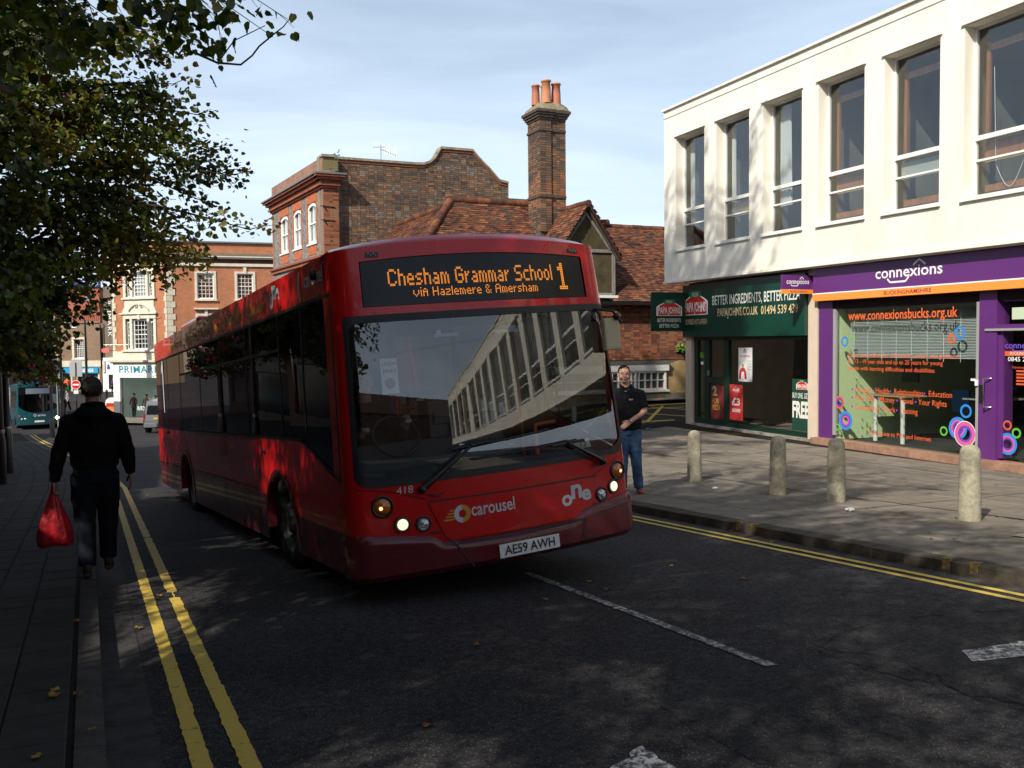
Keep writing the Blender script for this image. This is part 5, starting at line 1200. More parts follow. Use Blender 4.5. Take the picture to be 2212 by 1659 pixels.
MB().prism([(p0.x + 43, 0, -3), (p0.x + 43, 0, p1.z), (p0.x + 40.6, 3.0, p1.z), (p0.x + 40.6, 3.0, -3)], (0.5, 5, 0)).build('side_wall', M_HOT, tr_)
MB().box(p0.x + 42.6, p1.x + 43.1, -0.2, 0.2, p1.z, p1.z + 0.75).build('roof_sign', mat("hotel_blue", (0.01, 0.045, 0.22), 0.4), tr_)
text("Travelodge", tr_, (p0.x + 43.7, -0.2, p1.z + 0.2), X, Z, 1.5, 0.38, M_WHITE, bold=0.01)
for (px, py) in ((191, 644), (190, 672), (191, 700)):
    q = far_at(px, py, 95); w = empty('window', None, tr_); MB().box(q.x + 43 - 0.25, q.x + 43 + 0.25, -0.06, 0.0, q.z - 0.28, q.z + 0.28).build('window_frame', M_GREY, w); MB().box(q.x + 43 - 0.2, q.x + 43 + 0.2, -0.08, -0.06, q.z - 0.23, q.z + 0.23).build('pane', mat("sky_pane", (0.25, 0.35, 0.4), 0.1), w)
gr2 = empty('grey_flat_block', Matrix.Translation((-40.3, 97.0, 0)), label="grey panelled block between the hotel and the store banner", cat="building")
MB().box(-0.2, 3.5, 0, 6, -3, 6.6).build('wall', M_GREY, gr2); MB().box(-0.2, 3.5, -0.1, 0, 5.0, 5.5).build('panel', mat("slate_panel", (0.1, 0.12, 0.16), 0.5), gr2)
# back row closing the street far away
for i, (x, y, w, h, c_) in enumerate(((-75, 100, 26, 6.5, (0.33, 0.27, 0.19)), (-100, 95, 24, 8, (0.28, 0.13, 0.08)), (-30, 96, 18, 5, (0.35, 0.3, 0.22)), (6, 78, 60, 6, (0.3, 0.17, 0.1)))):
    e = empty('terrace_building', Matrix.Translation((x, y, 0)), label=["buff terrace closing the street at the far left", "red terrace at the far left end of the main street", "buff building behind the big brick store", "long brick range behind the old tiled house"][i], cat="building")
    MB().box(0, w, 0, 8, -3.5, h).build('wall', mat("terrace_%d" % i, c_, 0.85, noise_amt=0.15, nscale=1), e); MB().prism([(0, -0.3, h), (0, 8.3, h), (0, 4, h + 2.2)], (w, 0, 0)).build('roof', TL[5], e)
    for k in range(int(w / 3)): MB().box(1 + k * 3, 2.1 + k * 3, -0.03, 0.0, h - 2.2, h - 0.7).build('window', MATS["dark_shop_window"], e)
# hanging store banner
q0, q1 = far_at(223, 617, 60), far_at(244, 745, 60)
bn = empty('store_banner', Matrix.Translation((q0.x, 60, q1.z)), label="tall brown hanging store banner with white vertical lettering", cat="banner")
BWd, BHt = q1.x - q0.x, q0.z - q1.z
fbm = MB(); vs = []
for j in range(13):
    for i in range(7): vs.append((BWd * i / 6 + 0.02 * (1 - j / 12) - 0.02, 0.02 * sin(i * 1.7 + j * 0.4), BHt * j / 12))
fbm.add(vs, [(j * 7 + i, j * 7 + i + 1, (j + 1) * 7 + i + 1, (j + 1) * 7 + i) for j in range(12) for i in range(6)], 0, True)
fbm.build('cloth', mat("taupe_cloth", (0.17, 0.14, 0.11), 0.9, noise_amt=0.12, nscale=3), bn)
MB().tube([(-0.1, 0, BHt), (BWd + 1.0, 0, BHt)], 0.02, 5).tube([(-0.1, 0, 0), (BWd + 1.0, 0, 0)], 0.02, 5).build('rail', M_STEEL, bn)
text("PRIMARK", bn, (0.19, -0.04, BHt * 0.74), (0.02, 0, -1), (1, 0, 0), BHt * 0.60, 0.26, M_WHITE, bold=0.0, off=-0.0, space=1.25)
po = empty('oval_sign', Matrix.Translation(far_at(228, 757, 70)), label="small pink oval sign hanging under the banner", cat="sign")
ring((0, -0.03, 0), 0, 0.30, X, (0, 0, 0.5), 20).build('sign_face', mat("post_red", (0.60, 0.14, 0.14), 0.5), po)
for o in list(po.children): o.scale = (1, 1, 0.6)
MB().box(-0.31, 0.31, -0.025, 0.03, -0.14, 0.14).build('sign_box', MATS["post_red"], po); MB().tube([(0.3, 0, 0), (1.6, 0, 0)], 0.03, 5).build('bracket', M_BLACK, po)
# ------------------------------------------------------------------ buses
def carpaint(name, col, rough=0.16, coat=1.0, dust=0.12):
    m = bpy.data.materials.new(name); m.use_nodes = True; N, L = nodes(m); b = N['Principled BSDF']
    b.inputs['Coat Weight'].default_value = coat * 0.42; b.inputs['Specular IOR Level'].default_value = 0.25; b.inputs['Coat Roughness'].default_value = 0.02
    co = N.new('ShaderNodeTexCoord'); n = N.new('ShaderNodeTexNoise'); n.inputs['Scale'].default_value = 1.8; n.inputs['Detail'].default_value = 9; n.inputs['Roughness'].default_value = 0.65
    L.new(co.outputs['Object'], n.inputs['Vector'])
    r = N.new('ShaderNodeMapRange'); r.inputs['From Min'].default_value = 0.35; r.inputs['From Max'].default_value = 0.75; r.inputs['To Min'].default_value = rough; r.inputs['To Max'].default_value = rough + 0.22
    L.new(n.outputs['Fac'], r.inputs['Value']); L.new(r.outputs[0], b.inputs['Roughness'])
    mx_ = N.new('ShaderNodeMix'); mx_.data_type = 'RGBA'; mx_.inputs['A'].default_value = (*col, 1); mx_.inputs['B'].default_value = (*[c * 0.85 + 0.006 for c in col], 1)
    L.new(n.outputs['Fac'], mx_.inputs['Factor']); L.new(mx_.outputs['Result'], b.inputs['Base Color'])
    # road film: brown dust thickest low down and behind the wheels
    sz = N.new('ShaderNodeSeparateXYZ'); L.new(co.outputs['Object'], sz.inputs[0]); dz = N.new('ShaderNodeMapRange'); dz.inputs['From Min'].default_value = 1.0; dz.inputs['From Max'].default_value = 0.0; dz.inputs['To Min'].default_value = 0.0; dz.inputs['To Max'].default_value = 0.32
    L.new(sz.outputs['Z'], dz.inputs['Value']); n2 = N.new('ShaderNodeTexNoise'); n2.inputs['Scale'].default_value = 5; n2.inputs['Detail'].default_value = 9; n2.inputs['Roughness'].default_value = 0.7
    st_ = N.new('ShaderNodeMapping'); st_.inputs['Scale'].default_value = (1, 1, 0.3); L.new(co.outputs['Object'], st_.inputs['Vector']); L.new(st_.outputs['Vector'], n2.inputs['Vector'])
    mu = N.new('ShaderNodeMath'); mu.operation = 'MULTIPLY'; L.new(dz.outputs[0], mu.inputs[0]); pw = N.new('ShaderNodeMapRange'); pw.inputs['From Min'].default_value = 0.35; pw.inputs['From Max'].default_value = 0.75; L.new(n2.outputs['Fac'], pw.inputs['Value']); L.new(pw.outputs[0], mu.inputs[1])
    m3 = N.new('ShaderNodeMix'); m3.data_type = 'RGBA'; m3.inputs['B'].default_value = (0.075, 0.055, 0.042, 1); L.new(mu.outputs[0], m3.inputs['Factor']); L.new(mx_.outputs['Result'], m3.inputs['A']); L.new(m3.outputs['Result'], b.inputs['Base Color'])
    MATS[name] = m
    return m
M_BRED = carpaint("bus_red", (0.62, 0.004, 0.005)); M_BMAR = carpaint("bus_maroon", (0.12, 0.006, 0.014)); M_TEALP = carpaint("bus_teal", (0.006, 0.085, 0.105)); M_TEALD = carpaint("bus_dark_teal", (0.005, 0.06, 0.075))
M_BGL = glass_mat("bus_side_glass", (0.16, 0.17, 0.17), 0.85, 1.5); M_SCR = glass_mat("windscreen_glass", (0.74, 0.77, 0.77), 1.0, 2.0)
M_RUBB = mat("rubber", (0.014, 0.014, 0.015), 0.55); M_TYRE = mat("tyre_rubber", (0.018, 0.018, 0.018), 0.8, bump=0.3, bscale=40); M_CHROME = mat("chrome", (0.8, 0.8, 0.8), 0.12, metal=1.0)
M_DASH = mat("dashboard", (0.055, 0.06, 0.062), 0.6); M_SEAT = mat("seat_fabric", (0.03, 0.035, 0.06), 0.9); M_POLE = mat("orange_pole", (0.75, 0.10, 0.03), 0.35)
M_LAMPON = mat("lit_headlamp", (0.9, 0.9, 0.85), 0.2, emit=(1.0, 0.80, 0.52), estr=1.1); M_LAMPOFF = mat("headlamp_glass", (0.55, 0.55, 0.55), 0.12, metal=0.6); M_AMBER = mat("amber_lens", (0.50, 0.12, 0.01), 0.15, coat=1, noise_amt=0.3, nscale=40)
M_AMBON = mat("sidelight_glow", (0.9, 0.5, 0.2), 0.2, emit=(1.0, 0.55, 0.2), estr=2.0)
M_LED = mat("amber_led", (0.5, 0.2, 0.02), 0.5, emit=(1.0, 0.30, 0.03), estr=1.05); M_DESTG = mat("sign_black", (0.006, 0.006, 0.007), 0.2, spec=0.3)
M_GOLD = mat("gold_vinyl", (0.55, 0.27, 0.02), 0.5); M_SILV = mat("silver_vinyl", (0.55, 0.56, 0.60), 0.45); M_PLATE = mat("white_plate", (0.72, 0.72, 0.68), 0.4)
class Shell:
    """plan outline of a bus: t runs from the middle of the front (0) round a corner and down the side"""
    def __init__(s, W=2.5, bow=0.13, r=0.20, L=11.2, rake=0.0, H=2.62, tum=0.045):
        s.hw, s.L, s.rake, s.H, s.tum = W / 2, L, rake, H, tum
        xc = s.hw - r; ph = atan2(2 * bow, xc); x1 = xc + r * sin(ph) * 0.0
        pts = []; n = 24
        for i in range(n + 1):
            x = xc * i / n; pts.append((x, bow * (x / xc) ** 2))
        ph = atan2(2 * bow, xc); x0, y0 = pts[-1]; cx, cy = x0 - r * sin(ph), y0 + r * cos(ph)
        for i in range(1, 13):
            a = ph + (pi / 2 - ph) * i / 12; pts.append((cx + r * sin(a), cy - r * cos(a)))
        k = s.hw / pts[-1][0]; pts = [(x * k, y - bow * 0.6) for x, y in pts]
        s.yside = pts[-1][1]
        pts.append((s.hw, L)); s.pts = pts; s.t = [0]
        for a, b in zip(pts, pts[1:]): s.t.append(s.t[-1] + hypot(b[0] - a[0], b[1] - a[1]))
        s.tc = s.t[-2]; s.tf = s.t[24]
    def xy(s, t):
        sg = 1 if t >= 0 else -1; t = abs(t)
        for i in range(len(s.t) - 1):
            if t <= s.t[i + 1] or i == len(s.t) - 2:
                f = (t - s.t[i]) / (s.t[i + 1] - s.t[i]); a, b = s.pts[i], s.pts[i + 1]
                return sg * (a[0] + (b[0] - a[0]) * f), a[1] + (b[1] - a[1]) * f
    def P(s, t, z, off=0.0):
        x, y = s.xy(t); x2, y2 = s.xy(t + 0.004 if t >= 0 else t - 0.004); sg = 1 if t >= 0 else -1
        dx, dy = (x2 - x), (y2 - y); l = hypot(dx, dy) or 1; nx_, ny_ = (dy / l) * sg, (-dx / l) * sg
        if sg < 0: nx_, ny_ = -abs(dy / l), -abs(dx / l)
        else: nx_, ny_ = abs(dy / l), -abs(dx / l)
        w = 1 - s.tum * max(0, (z - 0.6)) / 2.0 / s.hw
        yr = s.rake * max(0, z - 0.9) ** 1.3 * max(0, 1 - y / 0.8)
        return Vector((x * w + nx_ * off, y + yr + ny_ * off, z))
    def tx(s, x):
        """parameter for an x position on the front"""
        sg = 1 if x >= 0 else -1; x = abs(x)
        for i in range(len(s.t) - 1):
            a, b = s.pts[i], s.pts[i + 1]
            if x <= b[0]: return sg * (s.t[i] + (s.t[i + 1] - s.t[i]) * ((x - a[0]) / max(1e-6, b[0] - a[0])))
        return sg * s.tc
    def ty(s, y, sg=-1): return sg * (s.tc + (y - s.yside))
    def patch(s, t0, t1, zlo, zhi, off=0.0, nt=24, nz=6, mb=None, mi=0):
        mb = mb or MB(); zl = zlo if callable(zlo) else (lambda t: zlo); zh = zhi if callable(zhi) else (lambda t: zhi)
        ts = sorted({t0 + (t1 - t0) * i / nt for i in range(nt + 1)} | {q for q in s.t[:-1] if t0 < q < t1} | {-q for q in s.t[:-1] if t0 < -q < t1})
        vs = [s.P(t, zl(t) + (zh(t) - zl(t)) * j / nz, off(t, zl(t) + (zh(t) - zl(t)) * j / nz) if callable(off) else off) for t in ts for j in range(nz + 1)]
        mb.add(vs, [(i * (nz + 1) + j, (i + 1) * (nz + 1) + j, (i + 1) * (nz + 1) + j + 1, i * (nz + 1) + j + 1) for i in range(len(ts) - 1) for j in range(nz)], mi, True)
        return mb
    def line(s, pts, w, off=0.004, mb=None, step=0.04):
        """thin strip following (t, z) points on the skin"""
        mb = mb or MB(); path = []
        for (a, b) in zip(pts, pts[1:]):
            n = max(1, int(hypot(b[0] - a[0], b[1] - a[1]) / step))
            path += [(a[0] + (b[0] - a[0]) * k / n, a[1] + (b[1] - a[1]) * k / n) for k in range(n)]
        path.append(pts[-1]); vs = []
        for i, (t, z) in enumerate(path):
            q = path[min(i + 1, len(path) - 1)]; p = path[max(0, i - 1)]; d = Vector((q[0] - p[0], q[1] - p[1])); d = d.normalized() if d.length else Vector((1, 0))
            for sg in (-1, 1): vs.append(s.P(t - d.y * w / 2 * sg, z + d.x * w / 2 * sg, off))
        return mb.add(vs, [(2 * i, 2 * i + 1, 2 * i + 3, 2 * i + 2) for i in range(len(path) - 1)])
    def text(s, txt, parent, t0, z0, w, h, m_, bold=0.0, off=0.006, dirn=1, slope=0.0, name='lettering', space=1.0):
        return text(txt, parent, (0, 0, 0), (1, 0, 0), (0, 0, 1), w, h, m_, bold=bold, name=name, space=space, warp=lambda a, b: s.P(t0 + dirn * a, z0 + b + slope * a, off))
def arc_pts(cy, cz, r, n=14): return [(cy + r * cos(pi * i / n), cz + r * sin(pi * i / n)) for i in range(n + 1)]
def side_panel(S, poly, off, sg, mb=None, mi=0):
    """polygon in (y, z) on the flat side; cut into slivers so it follows the tumblehome"""
    mb = mb or MB(); vs = [S.P(S.ty(y, sg), z, off) for y, z in poly]
    mb.add(vs if sg < 0 else vs[::-1], [tuple(range(len(vs)))], mi); return mb
def wheel(parent, x, y, z, r=0.48, w=0.27, sg=-1):
    e = empty('wheel', None, parent); e.matrix_local = Matrix.Translation((x, y, z)) @ Matrix.Rotation(pi / 2 * sg, 4, 'Y')
    MB().lathe([(r * 0.6, 0.0), (r * 0.62, 0.02), (r * 0.93, 0.02), (r * 0.985, -0.02), (r, -0.06), (r, -w + .04), (r * 0.95, -w), (r * 0.4, -w)], 36).build('tyre', M_TYRE, e)
    MB().lathe([(r * 0.61, 0.01), (r * 0.55, -0.03), (r * 0.5, -0.09), (r * 0.30, -0.09), (r * 0.26, -0.02), (r * 0.22, 0.0), (0.001, 0.005)], 28).build('rim', mat("steel_rim", (0.07, 0.07, 0.065), 0.55, metal=0.3, noise_amt=0.3, nscale=10), e)
    b_ = MB()
    for k in range(10): b_.lathe([(0.015, -0.02), (0.015, -0.09), (0.001, -0.02)], 6, 0, Matrix.Translation((r * 0.40 * cos(k * pi / 5), r * 0.40 * sin(k * pi / 5), 0.0)))
    b_.build('wheel_nuts', M_STEEL, e)
    return e

# ---- the red bus ----
_a, _b, _c = 0.48884229, -0.06612244, -0.05435983
BUSM = Matrix.Translation((-0.05, 7.738, -0.110)) @ Matrix.Rotation(_a, 4, 'Z') @ Matrix.Rotation(_b, 4, 'X') @ Matrix.Rotation(_c, 4, 'Y') @ Matrix.Translation((0.03, 0, 0))
bus = empty('red_bus', BUSM, label="red single decker bus with orange destination display climbing the hill", cat="bus")
S = Shell(W=2.66, bow=0.13, r=0.16, rake=0.07, tum=0.075); tx, ty = S.tx, S.ty
TW = tx(1.27)     # windscreen half width in t
LEN = 11.2
ZB = 2.06
# red front mask round windscreen
mb = MB()
def wo_lo(t): q = min(1, max(0, (abs(t) - (TW - 0.15)) / 0.15)); return 0.70 + (0.10 * (1 - sqrt(1 - q * q)) if abs(t) <= TW else 0.0)
def z_bump(t): return interp(abs(t), [(0, 0.17), (0.62, 0.19), (0.72, 0.26), (0.95, 0.29), (1.3, 0.33), (2.0, 0.33)])
S.patch(-S.tc - 0.02, S.tc + 0.02, lambda t: z_bump(t), lambda t: wo_lo(t), 0.0, 90, 5, mb)
S.patch(-S.tc - 0.24, -TW, 0.70, ZB, 0.0, 8, 10, mb); S.patch(TW, S.tc + 0.10, 0.70, ZB, 0.0, 8, 10, mb)
mb.build('front_panel', M_BRED, bus)
# destination surround and brow
mb = MB(); td = tx(1.11)
S.patch(-S.tc - 0.24, S.tc + 0.1, ZB, 2.13, 0.0, 60, 2, mb)
S.patch(-S.tc - 0.24, -td, 2.13, 2.50, 0.0, 8, 4, mb); S.patch(td, S.tc + 0.1, 2.13, 2.50, 0.0, 8, 4, mb)
zt = lambda t: 2.50 + 0.045 * max(0, 1 - (t / td) ** 2)
top = lambda t: 2.60 + 0.06 * max(0, 1 - (t / 1.35) ** 2)
S.patch(-td, td, zt, top, 0.0, 40, 3, mb); S.patch(-S.tc - 0.24, -td, 2.50, top, 0.0, 8, 3, mb); S.patch(td, S.tc + 0.1, 2.50, top, 0.0, 8, 3, mb)
mb.build('front_dome', M_BRED, bus)
# roof: rounded shoulders
mb = MB(); prof = []
nR = 18
def roof_ring(y, k=1.0, lift=0.0):
    hw = (S.hw - 0.095) * k; out = []
    for i in range(nR + 1):
        a = i / nR * 2 - 1; s_ = 1 if a >= 0 else -1; q = abs(a)
        x = hw * (1 - (1 - q) ** 1.0) * s_
        z = 2.60 + 0.10 * (1 - q ** 4) + lift
        out.append((x, y, z))
    return out
rg = []
for t in [-S.tc + 0 * 1]: pass
front = []
for i in range(nR + 1):
    a = i / nR * 2 - 1; x = (S.hw - .095) * a; t = S.tx(min(S.hw - .001, abs(a) * S.hw)) * (1 if x >= 0 else -1); p = S.P(t, top(t), 0.0); front.append((p.x, p.y, p.z))
rg = [front, [(p[0] * 0.97, p[1] + 0.08 + 0.0, p[2] + 0.03 + 0.03 * (1 - abs(i / nR * 2 - 1) ** 3)) for i, p in enumerate(front)], roof_ring(0.75), roof_ring(3), roof_ring(7), roof_ring(LEN - 0.15), roof_ring(LEN, 0.98, -0.06)]
mb.add([p for r_ in rg for p in r_], [(i * (nR + 1) + j, i * (nR + 1) + j + 1, (i + 1) * (nR + 1) + j + 1, (i + 1) * (nR + 1) + j) for i in range(len(rg) - 1) for j in range(nR)], 0, True)
mb.build('roof', M_BRED, bus)
MB().box(-0.9, 0.9, 8.6, 10.3, 2.66, 2.86).build('roof_pod', M_BRED, bus, bevel=0.05)
# sides
RW, FW = 8.15, 2.30
for sg in (-1, 1):
    y0 = 0.24
    cant = side_panel(S, [(0.24, 2.27), (LEN, 2.27), (LEN, 2.60), (0.24, 2.60)], 0.0, sg)
    cant.build('cove_panel', M_BRED, bus)
    low = [(1.38, 1.06), (LEN, 1.06), (LEN, 0.47), (RW + 0.66, 0.47)] + arc_pts(RW, 0.12, 0.62)[2:-2] + [(RW - 0.66, 0.47), (FW + 0.66, 0.47)] + arc_pts(FW, 0.12, 0.62)[2:-2] + [(FW - 0.66, 0.36), (S.yside + 0.0, 0.33), (S.yside, 0.70), (0.27, 0.72)]
    side_panel(S, low, 0.0, sg).build('lower_panel', M_BRED, bus)
    sk = MB()
    side_panel(S, [(LEN, 0.47), (LEN, 0.06), (RW + 0.62, 0.02), (RW + 0.62, 0.15)] + [(RW + 0.60, 0.40), (RW + 0.60, 0.47)], 0.001, sg, sk)
    side_panel(S, [(RW - 0.60, 0.47), (RW - 0.62, 0.15), (RW - 0.62, 0.0), (FW + 0.62, 0.0), (FW + 0.62, 0.15), (FW + 0.60, 0.47)], 0.001, sg, sk)
    side_panel(S, [(FW - 0.61, 0.36), (FW - 0.62, 0.0), (S.yside, 0.0), (S.yside, 0.33)], 0.001, sg, sk)
    sk.build('skirt', M_BMAR, bus)
    gl = side_panel(S, [(0.26, 2.27), (0.30, 0.76), (1.40, 1.065), (LEN - 0.04, 1.065), (LEN - 0.04, 2.27)], -0.004, sg)
    gl.build('side_glazing', M_BGL, bus)
    fr_ = MB()
    for y in (1.22, 2.05, 3.55, 5.05, 6.55, 8.35, 9.75, 10.55): S.line([(S.ty(y, sg), 1.07), (S.ty(y, sg), 2.27)], 0.035, 0.001, fr_, 0.5)
    S.line([(S.ty(0.28, sg), 0.76), (S.ty(1.40, sg), 1.07), (S.ty(LEN - .05, sg), 1.07)], 0.03, 0.003, fr_, 0.3); S.line([(S.ty(0.26, sg), 2.27), (S.ty(LEN - .05, sg), 2.27)], 0.03, 0.002, fr_, 0.3)
    S.line([(S.ty(0.27, sg), 0.75), (S.ty(0.25, sg), 2.28)], 0.03, 0.002, fr_, 0.3)
    for ya, yb in ((2.05, 3.55), (3.55, 5.05), (5.05, 6.55), (6.55, 8.35)): S.line([(S.ty(ya, sg), 1.93), (S.ty(yb, sg), 1.93)], 0.03, 0.002, fr_, 0.3)
    fr_.build('window_frame', M_RUBB, bus)
    ln = MB()
    S.line([(S.ty(3.12, sg), 1.04), (S.ty(3.12, sg), 0.47)], 0.014, 0.003, ln); S.line([(S.ty(7.05, sg), 1.04), (S.ty(7.05, sg), 0.50), (S.ty(3.15, sg), 0.50)], 0.01, 0.003, ln, 0.3); S.line([(S.ty(7.05, sg), 1.035), (S.ty(3.15, sg), 1.035)], 0.008, 0.003, ln, 0.3)
    S.line([(S.ty(9.7, sg), 1.05), (S.ty(9.7, sg), 0.1)], 0.010, 0.003, ln); S.line([(S.ty(5.1, sg), 0.47), (S.ty(5.1, sg), 0.03)], 0.008, 0.004, ln); S.line([(S.ty(LEN, sg), 0.47), (S.ty(RW + .62, sg), 0.47)], 0.012, 0.004, ln, 0.3)
    ln.build('panel_gap', M_RUBB, bus)
    for cy in (RW, FW):
        ar = MB(); outer, inner = arc_pts(cy, 0.12, 0.64), arc_pts(cy, 0.12, 0.58)
        vs = []
        for (a, b_) in zip(outer, inner): vs += [S.P(S.ty(a[0], sg), a[1], 0.012), S.P(S.ty(b_[0], sg), b_[1], 0.012), S.P(S.ty(b_[0], sg), b_[1], -0.15)]
        ar.add(vs, [f for i in range(len(outer) - 1) for f in ((3 * i, 3 * i + 1, 3 * i + 4, 3 * i + 3), (3 * i + 1, 3 * i + 2, 3 * i + 5, 3 * i + 4))], 0, True)
        ar.build('wheel_arch', M_BRED if cy == RW else M_BMAR, bus)
        MB().lathe([(0.60, 0.0), (0.60, 0.5), (0.0, 0.5)], 24, 0, Matrix.Translation((sg * 0.70, cy, 0.12)) @ Matrix.Rotation(-pi / 2 * sg, 4, 'Y') if False else Matrix.Translation((sg * 1.23, cy, 0.12)) @ Matrix.Rotation(-pi / 2 * sg, 4, 'Y')).build('wheel_well', M_RUBB, bus)
        wheel(bus, sg * 1.26, cy, 0.22 if sg < 0 else 0.13, 0.475, 0.28, sg)
# rear
MB().quad((-S.hw, LEN, 0.05), (S.hw, LEN, 0.05), (S.hw - .095, LEN, 2.60), (-S.hw + .095, LEN, 2.60)).build('rear_panel', M_BRED, bus)
# maroon bumper with a ledge
mb = MB(); bz_ = lambda t: 0.0 + 0.0 * t
def bump_off(t, z):
    return 0.012 + 0.025 * min(1, max(0, (z_bump(t) - z) / 0.03))
S.patch(-S.tc - 0.06, S.tc + 0.06, 0.0, lambda t: z_bump(t) + 0.004, bump_off, 70, 8, mb)
S.patch(-S.tc - 0.06, S.tc + 0.06, -0.05, 0.0, lambda t, z: 0.037 - 0.06 * (0 - z) / 0.05, 70, 2, mb)
mb.build('bumper', M_BMAR, bus)
ln = MB(); S.line([(-0.62, 0.245), (-0.52, 0.16), (-0.39, -0.03)], 0.012, 0.044, ln); S.line([(0.72, 0.20), (0.66, 0.0)], 0.012, 0.044, ln)
S.line([(-0.72, 0.535), (0.90, 0.535)], 0.012, 0.004, ln); S.line([(-0.72, 0.54), (-0.60, 0.24), (-0.56, 0.20), (-0.48, 0.185)], 0.014, 0.004, ln); S.line([(0.90, 0.54), (0.83, 0.27), (0.78, 0.21), (0.70, 0.19)], 0.014, 0.004, ln)
S.line([(-0.50, 0.188), (0.72, 0.188)], 0.016, 0.044, ln)
ln.build('panel_gap', M_RUBB, bus)
# raised engine flap with a lit edge
def flap(t, z): return 0.010
mb = MB(); S.patch(-0.71, 0.89, lambda t: interp(t, [(-0.71, 0.50), (-0.60, 0.24), (-0.55, 0.20), (0.79, 0.20), (0.84, 0.26), (0.89, 0.50)]), 0.527, 0.010, 40, 3, mb); mb.build('engine_flap', M_BRED, bus)
ln = MB(); S.line([(-0.74, 0.56), (-1.02, 0.655), (-1.30, 0.70)], 0.008, 0.003, ln); S.line([(0.90, 0.545), (1.20, 0.67)], 0.008, 0.003, ln); ln.build('crease_shade', M_BMAR, bus)  # dark strips colour in the shade line of the body crease
# windscreen: glass with rounded corners, black rubber surround
def ws_lo(t): q = max(0, (abs(t) - (TW - 0.22)) / 0.22); return 0.725 + 0.20 * (1 - sqrt(max(0, 1 - min(1, q) ** 2)))
def ws_hi(t): q = max(0, (abs(t) - (TW - 0.14)) / 0.14); return 2.035 - 0.13 * (1 - sqrt(max(0, 1 - min(1, q) ** 2)))
mb = S.patch(-TW + 0.001, TW - 0.001, ws_lo, ws_hi, -0.006, 60, 12); mb.build('windscreen', M_SCR, bus)
mb = MB(); n = 90
S.patch(-TW, TW, lambda t: wo_lo(t) - 0.005, lambda t: ws_lo(t) + 0.025, 0.006, n, 2, mb); S.patch(-TW, TW, lambda t: ws_hi(t) - 0.028, 2.066, 0.006, n, 2, mb)
S.patch(-TW - 0.01, -TW + 0.035, 0.79, 2.05, 0.006, 3, 8, mb); S.patch(TW - 0.035, TW + 0.01, 0.79, 2.05, 0.006, 3, 8, mb)
mb.build('windscreen_rubber', M_RUBB, bus)
# destination display
mb = S.patch(-td + 0.01, td - 0.01, 2.135, lambda t: zt(t) - 0.005, -0.012, 40, 3); mb.build('destination_glass', M_DESTG, bus)
LET = {
 'C': ["01110","10001","10000","10000","10000","10001","01110"], 'G': ["01110","10001","10000","10111","10001","10001","01110"], 'S': ["01111","10000","10000","01110","00001","00001","11110"],
 'H': ["10001","10001","10001","11111","10001","10001","10001"], 'A': ["01110","10001","10001","11111","10001","10001","10001"], 'h': ["1000","1000","1110","1001","1001","1001","1001"],
 'e': ["0000","0000","0110","1001","1111","1000","0111"], 's': ["0000","0000","0111","1000","0110","0001","1110"], 'a': ["0000","0000","0110","0001","0111","1001","0111"],
 'm': ["00000","00000","11010","10101","10101","10101","10101"], 'r': ["000","000","101","110","100","100","100"], 'c': ["0000","0000","0111","1000","1000","1000","0111"],
 'o': ["0000","0000","0110","1001","1001","1001","0110"], 'l': ["1","1","1","1","1","1","1"], 'z': ["0000","0000","1111","0001","0110","1000","1111"], '&': ["01100","10010","10100","01000","10101","10010","01101"],
 'V': ["00000","00000","10001","10001","10001","01010","00100"], 'i': ["1","0","1","1","1","1","1"], 'x': ["0000","0110","1001","1111","1001","1001","1001"], ' ': ["00"] * 7}
def dots(txt, t0, t1, z0, z1, bold, parent, slope=0.0):
    cols = []
    for chh in txt:
        g = LET[chh]; w = len(g[0])
        for i in range(w): cols.append([g[r][i] == '1' for r in range(7)])
        cols.append([False] * 7)
    if bold:   # double every column so that strokes are two dots wide
        c2 = []
        for c in cols: c2 += [c, c]
        cols = c2
        cols = [[c[r // 2] if True else 0 for r in range(14)] for c in cols] if bold > 1 else cols
    nr = len(cols[0]); n = len(cols); dx = (t1 - t0) / n; dz = (z1 - z0) / nr; mb = MB(); q = 0.36
    for i, c in enumerate(cols):
        for r, on in enumerate(c):
            if on:
                t = t0 + (i + .5) * dx; z = z1 - (r + .5) * dz
                mb.add([S.P(t - dx * q, z - dz * q, -0.009), S.P(t + dx * q, z - dz * q, -0.009), S.P(t + dx * q, z + dz * q, -0.009), S.P(t - dx * q, z + dz * q, -0.009)], [(0, 1, 2, 3)])
    mb.build('display_lettering', M_LED, parent)
dots("Chesham Grammar School", -0.88, 0.755, 2.292, 2.430, 2, bus)
dots("Vix Hazlemere & Amersham", -0.67, 0.565, 2.195, 2.272, 0, bus)
LET['1'] = ["010", "110", "010", "010", "010", "010", "111"]
dots("1", 0.81, 0.94, 2.205, 2.445, 2, bus)
for t in (-1.0, 1.02):
    mb = S.patch(t - 0.055, t + 0.055, 2.535, 2.575, 0.008, 4, 2); mb.build('marker_lamp', M_BLACK, bus)
    for k in range(4): MB().sphere(S.P(t - 0.033 + k * 0.022, 2.555 + 0.006 * (-1) ** k, 0.010), 0.0065, 8, 6).build('marker_diode', M_LAMPOFF, bus)
